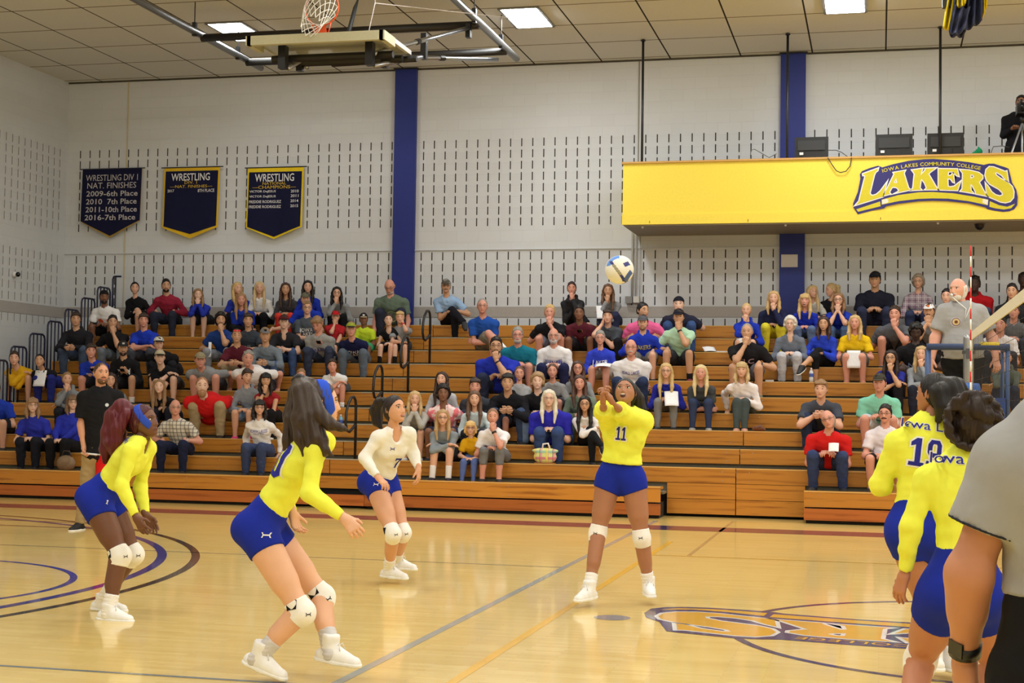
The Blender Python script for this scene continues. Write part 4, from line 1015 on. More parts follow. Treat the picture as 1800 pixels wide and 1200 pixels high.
GRAV = V3(0, 0, -1)
def hair_build(style, C, R, sc, Rn, vox, lenv=None, tail=None):
    """hair mesh in the world from head frame; style string with options"""
    L = lambda x, y, z: C+R@(V3(x, y, z)*sc)
    S = SDF(); st = style
    # hairline plane: what lies in front of and below it is cut away
    fz = {'buzz': 0.072, 'bald': 0.2}.get(st, 0.062)
    nv = R@nrm(V3(0, -0.82, -0.57)); cut = (L(0, -0.062, fz), nv)
    grow = {'buzz': 0.004, 'tied': 0.007, 'pony': 0.007, 'slick': 0.008, 'curly': 0.028, 'bun': 0.010, 'afro': 0.022}.get(st, 0.013)
    if st == 'fringe':
        S.ell(L(0, 0.008, 0.0), V3(0.078+0.007, 0.098+0.008, 0.117+0.006)*sc, R, 0.01, cuts=((L(0, 0, 0.035), R@V3(0, -0.25, 1)), (L(0, -0.02, 0), R@nrm(V3(0, -1, -0.1)))))
    else:
        nape = (L(0, 0, -0.062 if st in ('short', 'crop') else -0.045), R@V3(0, 0.2, -1))
        S.ell(L(0, 0.010, 0.006), (V3(0.0795+grow, 0.097+grow, 0.113+grow) if st not in ('short', 'crop') else V3(0.0795+0.006, 0.097+0.011, 0.113+0.016))*sc, R, 0.01, cuts=(cut, nape) if st in ('short', 'buzz', 'crop') else (cut,))
    if st in ('curly', 'afro'):
        r = random.Random(int(abs(C[0])*1000)); 
        for i in range(46):
            d = nrm(V3(r.gauss(0, 1), r.gauss(0.3, 1), r.gauss(0.6, 0.9)))
            p = V3(d[0]*0.09, d[1]*0.112+0.01, d[2]*0.125)
            if p[2] > -0.06 and (p[1] > -0.05 or p[2] > 0.075): S.cap(C+R@(p*sc), C+R@(p*1.05*sc), 0.022*sc, None, 0.012*sc)
    if st in ('short', 'crop', 'curly'):
        r = random.Random(int(abs(C[0]*7919+C[2]*331)))
        for i in range(16):
            q = r.uniform(-1, 1); w_ = r.uniform(0, 1); p = V3(q*0.062, -0.075+0.10*w_+0.02*abs(q), 0.086+0.034*w_-0.03*q*q); e = V3(r.uniform(-.018, .018), r.uniform(-.014, .012), r.uniform(.004, .016))
            S.cap(C+R@(p*sc), C+R@((p+e)*sc), 0.016*sc, 0.008*sc, 0.012*sc)
    if st == 'crop':
        for i in range(-2, 3): S.cap(L(i*0.028, -0.066, 0.085), L(i*0.03+0.008, -0.085, 0.075), 0.024*sc, 0.014*sc, 0.015)
    if st == 'bangs' or st == 'bob':
        for i in range(-3, 4): S.cap(L(i*0.02, -0.07, 0.09), L(i*0.021, -0.095+0.003*abs(i), 0.048), 0.018*sc, 0.011*sc, 0.01)
    if st in ('long', 'bangs', 'bob', 'parted', 'longback'):
        ln = lenv if lenv is not None else (0.12 if st == 'bob' else 0.34)
        for s in (-1, 1):
            p0, p1 = L(s*0.055, -0.03, 0.085), L(s*0.086, -0.012, 0.0)
            p2 = L(s*0.092, 0.0, -0.07)
            S.cap(p0, p1, 0.026*sc, 0.022*sc, 0.02).cap(p1, p2, 0.022*sc, 0.026*sc, 0.02)
            fwd = R@V3(0, -1, 0); fwd = nrm(V3(fwd[0], fwd[1], 0)); side = R@V3(s, 0, 0)
            if ln > 0.13 and st != 'longback':
                q1 = p2+GRAV*(ln*0.4)*sc+fwd*0.045*sc+side*0.004; q2 = p2+GRAV*(ln*0.85)*sc+fwd*0.075*sc-side*0.012
                S.cap(p2, q1, 0.026*sc, 0.029*sc, 0.02).cap(q1, q2, 0.029*sc, 0.014*sc, 0.02)
                S.cap(L(s*0.06, 0.03, -0.06), q1-fwd*0.03, 0.03*sc, 0.03*sc, 0.02)
            pb = L(s*0.05, 0.06, -0.05); S.cap(L(s*0.05, 0.06, 0.04), pb, 0.04*sc, 0.036*sc, 0.03).cap(pb, pb+GRAV*max(ln*0.6, 0.06)*sc, 0.036*sc, 0.03*sc, 0.03)
    if st == 'pony':
        b = L(0, 0.105, 0.05); S.cap(L(0, 0.08, 0.05), b, 0.035*sc, 0.024*sc, 0.01)
        pts = tail or [b, b+(R@V3(0, 0.05, 0.0))*sc+GRAV*0.02, b+(R@V3(0, 0.055, 0))*sc+GRAV*0.12*sc, b+(R@V3(0, 0.03, 0))*sc+GRAV*0.24*sc]
        if not tail: S.chain(pts, [0.022*sc, 0.034*sc, 0.032*sc, 0.012*sc], 0.02)
    if st == 'bun':
        S.ell(L(0, 0.1, 0.05), V3(0.05, 0.045, 0.05)*sc, R, 0.01)
    if st == 'tied':
        S.cap(L(0.0, 0.09, -0.02), L(0.0, 0.105, -0.06), 0.026*sc, 0.022*sc, 0.01)
    return S

_wk = [(nrm(rng.normal(size=3)), rng.uniform(0, 6.28)) for _ in range(9)]
def wrinkle(o, amp, f0, axis=None, seed=0):
    me = o.data; n = len(me.vertices); co = np.zeros(n*3, np.float32); me.vertices.foreach_get('co', co); co = co.reshape(-1, 3)
    no = np.zeros(n*3, np.float32); me.vertices.foreach_get('normal', no); no = no.reshape(-1, 3)
    w = np.zeros(n, np.float32)
    for i, (d, ph) in enumerate(_wk):
        if axis is not None: d = nrm(d*0.55+axis*(1 if i % 2 else -1)*0.8)
        k = f0*(0.7+0.16*i); w += np.sin((co@d)*k+ph+1.3*np.sin((co@_wk[(i+3) % 9][0])*f0*0.4))/(1+0.22*i)
    w = np.sign(w)*np.abs(w)**0.8
    co = co+no*(w*amp*0.5)[:, None]; me.vertices.foreach_set('co', co.astype(np.float32).ravel()); me.update()
    return co
def build_person(t, J, sp, vox=0.0155, hvox=0.0062, hn=13, full=False):
    """J joints in the world, sp look; parts become children of t; returns dict of parts and frames"""
    sc = sp.get('sc', 1.0); fem = sp.get('fem', False); B = sp.get('w', 1.0)*(0.93 if fem else 1.0)*sc
    l = nrm(J['shL']-J['shR']); u = nrm(J['neck']-J['pel']); f = nrm(np.cross(l, u)); l = np.cross(u, f)
    TF = np.stack([l, -f, u], 1)
    hl = nrm(J['hipL']-J['hipR']); hu = nrm(u+V3(0, 0, 0.6)) if sp.get('seated', True) else u
    hl = nrm(hl-hu*(hl@hu)); hf_ = np.cross(hl, hu); HF = np.stack([hl, -hf_, hu], 1)
    C = J['head']; R = frame_head(J['hf'], J['hu']); hs = sp.get('hs', 1.0)*(0.96 if fem else 1.0)*(0.5+0.5*sc if sc < 1 else sc)
    belly, bust = sp.get('belly', 0.0), sp.get('bust', 0.7 if fem else 0)
    top, bot = sp.get('top', 'tee'), sp.get('bot', 'pants')
    am = (0.86 if fem else 1.0)*sp.get('aw', 1.0)*sc*0.5+0.5*(0.86 if fem else 1.0)*B*sp.get('aw', 1.0); lm = sp.get('lw', 1.0)*(0.5*sc+0.5*B)*(1.0 if not fem else 1.04)
    tor = np.linalg.norm(J['neck']-J['pel'])/0.47
    sm = {k: lerp(J[a], J[b], q) for k, a, b, q in (('uR', 'shR', 'elR', 0.6), ('uL', 'shL', 'elL', 0.6))}
    def torso(S, g, kk=0.05, pel=True, cutlow=None, chest_only=False):
        c = (cutlow,) if cutlow else ()
        w_ = B
        cw, cd = (0.142, 0.104) if fem else (0.162, 0.116)
        S.ell(lerp(J['pel'], J['neck'], 0.70)+f*0.005, V3(cw*w_+g, cd*w_+g+belly*0.02, 0.185*tor+g), TF, kk, c)
        ww, wd = (0.118, 0.094) if fem else (0.142, 0.108)
        S.ell(lerp(J['pel'], J['neck'], 0.30)+f*0.006, V3(ww*w_+belly*0.05+g, wd*w_+belly*0.06+g, 0.15*tor+g), TF, kk, c)
        if belly: S.ell(lerp(J['pel'], J['neck'], 0.28)+f*(0.05+0.05*belly), V3(0.12*w_+belly*0.05+g, 0.08+belly*0.05+g, 0.13*tor+g), TF, kk, c)
        if bust:
            for s_ in (-1, 1): S.ell(lerp(J['pel'], J['neck'], 0.66)+f*(0.070*w_)+l*s_*0.066*w_, V3(0.062, 0.05, 0.062)*w_*(0.7+0.3*bust)+g, TF, 0.04, c)
        for a in 'LR':
            S.cap(J['neck']+u*0.022*sc+(J['sh'+a]-J['neck'])*0.16, J['sh'+a], 0.044*B+g, 0.046*am+g, 0.04)
            S.cap(lerp(J['pel'], J['neck'], 0.70)+(J['sh'+a]-J['neck'])*0.42, J['sh'+a]-u*0.01, 0.066*B+g, 0.046*am+g, 0.05)
        if pel:
            S.ell(J['pel'], V3(0.160*B*(1.03 if fem else 1)+belly*0.03+g, 0.116*B+belly*0.02+g, 0.118*sc+g), HF, kk, c)
            if sp.get('glute') and not cutlow:
                for a, s_ in (('L', 1), ('R', -1)): S.ell(J['pel']-hf_*0.048*sc+hl*s_*0.072*sc-hu*0.045*sc, V3(0.088, 0.088, 0.098)*sc*sp['glute']+g, HF, 0.05)
    def arm_u(S, a, g, cut=None, g2=None):
        c = ((cut, nrm(J['el'+a]-J['sh'+a])),) if cut is not None else ()
        S.cap(J['sh'+a], J['el'+a], 0.051*am+g, 0.041*am+(g if g2 is None else g2), 0.03, c)
    def arm_l(S, a, g, cut=None):
        d = J['wr'+a]-J['el'+a]; c = ((cut, nrm(d)),) if cut is not None else ()
        S.cap(J['el'+a], J['wr'+a], 0.041*am+g, 0.0275*am+g, 0.03, c)
        S.cap(J['el'+a]+d*0.08, J['el'+a]+d*0.45, 0.0415*am+g, 0.035*am+g, 0.03, c)
    def leg_u(S, a, g, cut=None, g2=None):
        c = ((cut, nrm(nrm(J['kn'+a]-J['hip'+a])+(hl*(1 if a == 'L' else -1)*0.2 if bot == 'spandex' else 0))),) if cut is not None else ()
        d = J['kn'+a]-J['hip'+a]
        S.cap(J['hip'+a], J['kn'+a], 0.087*lm+g, 0.056*lm+(g if g2 is None else g2), 0.04, c)
        S.cap(J['hip'+a]+d*0.1, J['hip'+a]+d*0.6, 0.086*lm+g, 0.07*lm+(g if g2 is None else g2), 0.04, c)
    def leg_l(S, a, g, cut=None, g2=None):
        d = J['an'+a]-J['kn'+a]; c = ((cut, nrm(d)),) if cut is not None else ()
        back = -nrm(np.cross(np.cross(d, J['kn'+a]-J['hip'+a]), d)); 
        if np.linalg.norm(np.cross(nrm(d), nrm(J['kn'+a]-J['hip'+a]))) < 0.1: back = -f
        g2 = g if g2 is None else g2
        S.cap(J['kn'+a], J['an'+a], 0.052*lm+g, 0.036*lm+g2, 0.03, c)
        S.cap(J['kn'+a]+d*0.12+back*0.012*lm, J['kn'+a]+d*0.52+back*0.016*lm, 0.051*lm+g, 0.043*lm+g2, 0.03, c)
    # ---- body
    S = SDF(); sh = -0.012
    torso(S, sh if top != 'none' else 0)
    S.cap(lerp(J['neck'], J['pel'], 0.05), C+R@(V3(0, 0.022, -0.055)*hs), (0.056 if not fem else 0.046)*sc*sp.get('nw', 1), (0.054 if not fem else 0.045)*hs*sp.get('nw', 1), 0.03)
    slv = {'tank': 0.0, 'none': 0.0}.get(top, 0.6 if top in ('tee', 'polo') else 1.0)
    lg = {'pants': 1.0, 'shorts': 0.5, 'capri': 0.7, 'spandex': 0.25, 'none': 0.0}[bot]
    for a in 'LR':
        arm_u(S, a, sh if slv == 1 else (0 if slv == 0 else -0.004)); arm_l(S, a, -0.009 if slv == 1 else 0)
        leg_u(S, a, sh if lg > 0.3 else -0.003); leg_l(S, a, sh if lg == 1 else 0)
        toe = nrm(J['to'+a]); S.cap(J['an'+a], J['an'+a]+toe*0.1*sc+V3(0, 0, -0.035)*sc, 0.034*lm, 0.028*sc, 0.02)
    Vb, Fb = S.mesh(vox)
    Vs, Fs, Ms = [Vb], [Fb], [np.zeros(len(Fb), int)]; off = len(Vb)
    hv, hfc, hm = head_cached(hn, sp.get('mouth', 0.0), full, fem)
    Vs.append(C+(hv*hs)@R.T); Fs.append(hfc+off); Ms.append(hm); off += len(hv)
    for a in 'LR':
        if sp.get('nohand'+a): continue
        h = sp.get('hand'+a, {}); fd = h.get('f'); d0 = nrm(J['wr'+a]-J['el'+a]); fd = d0 if fd is None else nrm(fd)
        n = h.get('n'); n = nrm(-u+f*0.2) if n is None else nrm(n); n = nrm(n-fd*(n@fd))
        sd = h.get('s'); sd = np.cross(n, fd)*(1 if a == 'L' else -1) if sd is None else sd
        sd = nrm(sd-fd*(sd@fd)-n*(sd@n))
        hv2, hf2 = hand_sdf(J['wr'+a]+d0*0.012*sc, fd, n, sd, sc*(0.9 if fem else 1.0)*sp.get('hsz', 1.0), h.get('curl', 0.5), h.get('spread', 0.06)).mesh(hvox)
        Vs.append(hv2); Fs.append(hf2+off); Ms.append(np.zeros(len(hf2), int)); off += len(hv2)
    sk = sp['skin']; dk = tuple(int(v*0.72) for v in sk)
    lipc = (min(255, int(sk[0]*0.86)), int(sk[1]*0.66), int(sk[2]*0.66))
    hc = sp.get('hair', ('short', (60, 45, 35))); browc = tuple(int(0.6*v+0.28*s_) for v, s_ in zip(hc[1], sk))
    mats = [skin(sk), hairm(browc), plain('eye_white', (226, 222, 216), rough=0.25), plain('iris', (52, 38, 32), rough=0.25), plain('lips', lipc, rough=0.45), plain('mouth_inside', (70, 24, 26), rough=0.5)]
    out = {'l': l, 'u': u, 'f': f, 'C': C, 'R': R, 'hs': hs, 'hl': hl, 'hf': hf_, 'hu': hu}
    out['body'] = mesh_obj('body', np.vstack(Vs), np.vstack(Fs), None, t, True, mats, np.concatenate(Ms))
    # ---- lower garment
    bc = sp.get('botc', (40, 50, 80))
    if bot != 'none':
        S = SDF(); g = 0.006 if bot in ('spandex', 'capri') or sp.get('tight') else 0.013
        wc = (J['pel']+hu*sp.get('rise', 0.10)*sc, hu)
        S.ell(J['pel'], V3(0.160*B*(1.03 if fem else 1)+belly*0.03+g, 0.116*B+belly*0.02+g, 0.118*sc+g+0.03), HF, 0.05, (wc,))
        S.ell(lerp(J['pel'], J['neck'], 0.22), V3((0.118 if fem else 0.142)*B+belly*0.05+g, (0.094 if fem else 0.108)*B+belly*0.06+g, 0.13*tor), TF, 0.05, (wc,))
        if sp.get('glute'):
            for a, s_ in (('L', 1), ('R', -1)): S.ell(J['pel']-hf_*0.048*sc+hl*s_*0.072*sc-hu*0.045*sc, V3(0.088, 0.088, 0.098)*sc*sp['glute']+g, HF, 0.05)
        for a in 'LR':
            if bot == 'spandex': leg_u(S, a, g, lerp(J['hip'+a], J['kn'+a], sp.get('spx', 0.30)))
            elif bot == 'shorts': leg_u(S, a, g+0.004, lerp(J['hip'+a], J['kn'+a], sp.get('shl', 0.86)), g2=0.03)
            elif bot == 'capri': leg_u(S, a, g); leg_l(S, a, g, lerp(J['kn'+a], J['an'+a], 0.45))
            else: leg_u(S, a, g); leg_l(S, a, g, lerp(J['kn'+a], J['an'+a], 0.96), g2=g if sp.get('tight') else 0.02)
        Vp, Fp = S.mesh(vox); out['bottom'] = mesh_obj({'pants': 'trousers', 'shorts': 'shorts', 'capri': 'capri_leggings', 'spandex': 'spandex_shorts'}[bot], Vp, Fp, cloth(bc, 'trouser_cloth'), t, True)
        if bot != 'spandex': wrinkle(out['bottom'], 0.0042 if not sp.get('tight') else 0.002, 62)
    # ---- upper garment
    tc_ = sp.get('topc', (90, 90, 95)); 
    if top != 'none':
        S = SDF(); g = sp.get('loose', 0.012)
        low = (J['pel']-hu*sp.get('hem', 0.02)*sc, -hu)
        torso(S, g, pel=True, cutlow=low)
        for a in 'LR':
            if top in ('tee', 'polo'): arm_u(S, a, g+0.004, lerp(J['sh'+a], J['el'+a], sp.get('slv', 0.66)), g2=g+0.022)
            elif top != 'tank':
                arm_u(S, a, g); arm_l(S, a, g*0.9, lerp(J['el'+a], J['wr'+a], sp.get('cuff', 0.97)))
        if top in ('hood', 'jacket'):
            nb = J['neck']; S.chain([nb+l*0.075*sc+f*0.035+u*0.015, nb+l*0.06*sc-f*0.07+u*0.03, nb-l*0.06*sc-f*0.07+u*0.03, nb-l*0.075*sc+f*0.035+u*0.015], [0.022, 0.034, 0.034, 0.022], 0.02)
        if top in ('polo',):
            nb = J['neck']; S.chain([nb+l*0.035*sc+f*0.095*B-u*0.005, nb+l*0.07*sc+f*0.03+u*0.03, nb+l*0.04*sc-f*0.06+u*0.045, nb-l*0.04*sc-f*0.06+u*0.045, nb-l*0.07*sc+f*0.03+u*0.03, nb-l*0.035*sc+f*0.095*B-u*0.005], [0.012, 0.017, 0.017, 0.017, 0.017, 0.012], 0.01)
        vn_ = sp.get('vneck', 0.0)
        S.cap(J['neck']+u*0.018*sc, lerp(J['neck'], C, 0.55)+u*0.03, 0.057*sc, 0.06*sc, 0, sub=True)
        if top == 'tank': S.ell(J['neck']+f*0.06*B+u*0.05, V3(0.075*B, 0.09, 0.08), TF, 0, sub=True)
        elif vn_: S.ell(J['neck']+f*0.085*B+u*0.045-u*vn_*0.03, V3(0.042+0.010*vn_, 0.065, 0.05+vn_*0.05), TF, 0, sub=True)
        Vt, Ft = S.mesh(vox)
        if full and sp.get('folds', 1):
            ph = (Vt-J['pel'])@u*sp.get('ffreq', 62)+np.sin((Vt-J['pel'])@l*22)*1.5+((Vt-J['pel'])@f)*20
            cen = lerp(J['pel'], J['neck'], 0.5); rad = (Vt-cen)-((Vt-cen)@u)[:, None]*u; rad /= np.linalg.norm(rad, axis=1)[:, None]+1e-6
            hgt = np.clip(1-np.abs(((Vt-J['pel'])@u)/(0.47*tor)-0.22)*2.6, 0, 1)
            Vt = Vt+rad*(np.sin(ph)*0.0035*hgt*sp.get('folds', 1))[:, None]
        nm = {'tee': 't_shirt', 'polo': 'polo_shirt', 'long': 'long_sleeve_shirt', 'hood': 'hooded_sweatshirt', 'jacket': 'jacket', 'tank': 'tank_top'}[top]
        tm = sp.get('topm') or cloth(tc_, 'shirt_cloth')
        out['top'] = mesh_obj(sp.get('topname', nm), Vt, Ft, tm, t, True)
        Vt = wrinkle(out['top'], sp.get('wr', 0.0048 if not full else 0.0022), 58 if not full else 75, u*0.6+l*0.3); out['topV'] = Vt; out['topF'] = Ft
    # ---- hair
    if hc[0] not in ('none',):
        hsdf = hair_build(hc[0], C, R, hs, None, vox, hc[2] if len(hc) > 2 else None)
        Vh, Fh = hsdf.mesh(0.0095*max(0.8, hs) if not full else 0.0055)
        dirs = Vh-C; ang = np.arctan2(dirs@R[:, 0], dirs@R[:, 1]); Vh = Vh+(dirs/(np.linalg.norm(dirs, axis=1)[:, None]+1e-6))*((np.sin(ang*23+Vh[:, 2]*60)+np.sin(ang*41+Vh[:, 2]*25))*0.0017)[:, None]
        out['hair'] = mesh_obj('hair', Vh, Fh, hairm(tuple(hc[1])), t, True)
    L = lambda x, y, z: C+R@(V3(x, y, z)*hs)
    if sp.get('beard'):
        S = SDF(); bl_ = sp.get('beardlen', 0.0)
        S.ell(L(0, -0.045, -0.082), V3(0.058, 0.054, 0.044+bl_)*hs, R, 0.01, ((L(0, 0, -0.04), R@V3(0, 0.35, 1)),))
        S.cap(L(0.026, -0.086, -0.054), L(0.006, -0.098, -0.048), 0.008*hs, 0.009*hs, 0.004).cap(L(-0.026, -0.086, -0.054), L(-0.006, -0.098, -0.048), 0.008*hs, 0.009*hs, 0.004)
        S.ell(L(0, -0.102, -0.064), V3(0.02, 0.016, 0.008)*hs, R, 0, sub=True)
        v, ff = S.mesh(0.0085 if not full else 0.005); mesh_obj('beard', v, ff, hairm(tuple(sp['beard'])), t, True)
    if sp.get('mustache'):
        S = SDF().cap(L(0.03, -0.084, -0.058), L(0.005, -0.1, -0.047), 0.008*hs, 0.010*hs, 0.004).cap(L(-0.03, -0.084, -0.058), L(-0.005, -0.1, -0.047), 0.008*hs, 0.010*hs, 0.004)
        v, ff = S.mesh(0.006); mesh_obj('mustache', v, ff, hairm(tuple(sp['mustache'])), t, True)
    if sp.get('cap'):
        cc = sp['cap']; bw = -1 if sp.get('capback') else 1
        S = SDF().ell(L(0, 0.008, 0.03), V3(0.088, 0.108, 0.10)*hs, R, 0.01, ((L(0, 0, 0.043), R@nrm(V3(0, -0.12, -1))),))
        v, ff = S.mesh(0.0085); co = mesh_obj('baseball_cap', v, ff, cloth(cc, 'cap_cloth'), t, True)
        S = SDF().ell(L(0, -0.115*bw+(0.01 if bw > 0 else 0), 0.046), V3(0.072, 0.078, 0.0085)*hs, R@np.array(Matrix.Rotation(0.12*bw, 3, 'X')), 0.0, ((L(0, -0.06*bw, 0), R@V3(0, bw, 0)),))
        v, ff = S.mesh(0.006); mesh_obj('brim', v, ff, cloth(sp.get('brimc', cc), 'cap_cloth'), co, True)
        if sp.get('capmark'):
            mb = MB(); mb.obox(L(0, -0.101, 0.082), R[:, 0], R[:, 1], R[:, 2], 0.02*hs, 0.006, 0.014*hs); mb.build('cap_emblem', cloth(sp['capmark'], 'emblem'), co)
    if sp.get('glasses'):
        mb = MB(); r_ = 0.0024 if not full else 0.0018
        for s in (-1, 1):
            mb.tube([L(s*0.032+0.021*math.cos(q), -0.0985+0.004*abs(math.cos(q)), 0.006+0.016*math.sin(q)) for q in np.linspace(0, 2*math.pi, 13)[:-1]], r_, 5, closed=True)
            mb.tube([L(s*0.053, -0.093, 0.010), L(s*0.078, -0.04, 0.012), L(s*0.08, 0.015, 0.012)], r_, 5)
        mb.tube([L(-0.011, -0.1, 0.009), L(0, -0.104, 0.011), L(0.011, -0.1, 0.009)], r_, 5)
        mb.build('glasses', plain('glasses_frame', sp['glasses'], rough=0.3), t, True)
    if sp.get('sunglasses_up'):
        mb = MB()
        for s in (-1, 1): mb.obox(L(s*0.033, -0.098, 0.085), R[:, 0], R[:, 1], R[:, 2], 0.026*hs, 0.01, 0.014*hs)
        mb.build('sunglasses', plain('lens_red', sp['sunglasses_up'], rough=0.1), t)
    # ---- shoes
    shc = sp.get('shoe', (40, 40, 44))
    if shc is not None:
        for a in 'LR':
            if sp.get('noshoe'+a): continue
            toe = nrm(J['to'+a]); q = J['an'+a]; up_ = J.get('ft'+a, V3(0, 0, 1)); up_ = nrm(up_-toe*(up_@toe)); sd = np.cross(toe, up_)
            hh = 0.075*sc
            base = q-up_*hh; S = SDF(); cutp = (base, -up_)
            S.cap(base-toe*0.045*sc+up_*0.035*sc, base+toe*0.05*sc+up_*0.036*sc, 0.038*sc, 0.043*sc, 0.02, (cutp,))
            S.cap(base+toe*0.05*sc+up_*0.034*sc, base+toe*0.155*sc+up_*0.022*sc, 0.043*sc, 0.036*sc, 0.02, (cutp,))
            S.cap(q+toe*0.012*sc-up_*0.004, base+toe*0.10*sc+up_*0.038*sc, 0.042*sc, 0.034*sc, 0.02, (cutp,))
            S.cap(base+up_*0.04*sc, q+up_*sp.get('hightop', 0.0), 0.042*sc, 0.049*sc, 0.02, (cutp, (q+up_*(0.02+sp.get('hightop', 0.0)), up_)))
            v, ff = S.mesh(0.0105 if not full else 0.006); so = mesh_obj('shoe', v, ff, plain('shoe_upper', shc, rough=0.6), t, True)
            S = SDF(); c1, c2_ = (base+up_*0.004, -up_), (base+up_*0.024*sc, up_)
            S.cap(base-toe*0.045*sc+up_*0.014*sc, base+toe*0.05*sc+up_*0.014*sc, 0.042*sc, 0.048*sc, 0.0, (c1, c2_)).cap(base+toe*0.05*sc+up_*0.014*sc, base+toe*0.158*sc+up_*0.014*sc, 0.048*sc, 0.039*sc, 0.01, (c1, c2_))
            if full or sp.get('sole'):
                v, ff = S.mesh(0.008 if not full else 0.005); mesh_obj('sole', v, ff, plain('shoe_sole', sp.get('sole', (236, 234, 232)), rough=0.6), so, True)
    return out

def decal(target_V, target_F, vf, c, rv, uv, n, name, mat, parent, eps=0.004, sub=0.0):
    """lay flat shapes (x along rv, y along uv, metres) onto a garment by projecting along -n"""
    v, f = vf
    if sub > 0:
        bm = bmesh.new(); bv = [bm.verts.new((p[0], p[1], 0)) for p in v]
        for ff in f:
            try: bm.faces.new([bv[i] for i in ff])
            except ValueError: pass
        for _ in range(5):
            es = [e for e in bm.edges if e.calc_length() > sub]
            if not es: break
            bmesh.ops.subdivide_edges(bm, edges=es, cuts=1)
        bmesh.ops.triangulate(bm, faces=bm.faces[:]); bm.verts.index_update()
        v = np.array([q.co[:2] for q in bm.verts]); f = [tuple(q.index for q in ff.verts) for ff in bm.faces]; bm.free()
    key = id(target_V)
    if key not in _bvh: _bvh[key] = (BVHTree.FromPolygons([tuple(map(float, p)) for p in target_V], [tuple(map(int, q)) for q in target_F]), target_V)
    bvh = _bvh[key][0]; out = []
    for (x, y) in v:
        p = c+rv*x+uv*y; o = p+n*0.6
        hit = bvh.ray_cast(Vector(o), Vector(-n))
        d = np.array(hit[0]) if hit[0] is not None else p
        out.append(d+n*eps)
    return mesh_obj(name, out, f, mat, parent)
_bvh = {}
def chest_text(P, txt, rgb, width, height, frac=0.62, t=None, bold=0.012, back=False, dx=0.0, name='printed_text'):
    v, f = fit2d(text2d(txt, bold), -width/2, width/2, -height/2, height/2)
    n = -P['f'] if back else P['f']; rv = -P['l'] if back else P['l']
    c = P['pel']+(P['neck']-P['pel'])*frac+rv*dx
    return decal(P['topV'], P['topF'], (v, f), c, rv, P['u'], n, name, cloth(rgb, 'print'), P['top'], 0.004)

def ik(a, tgt, l1, l2, pole):
    d = tgt-a; D = np.linalg.norm(d); dr = d/(D+1e-9); D = min(max(D, abs(l1-l2)+0.02), (l1+l2)*0.995)
    ca = (l1*l1+D*D-l2*l2)/(2*l1*D); ca = max(-1, min(1, ca)); p = pole-dr*(pole@dr); p = nrm(p)
    return a+dr*l1*ca+p*l1*math.sqrt(max(0, 1-ca*ca)), a+dr*D

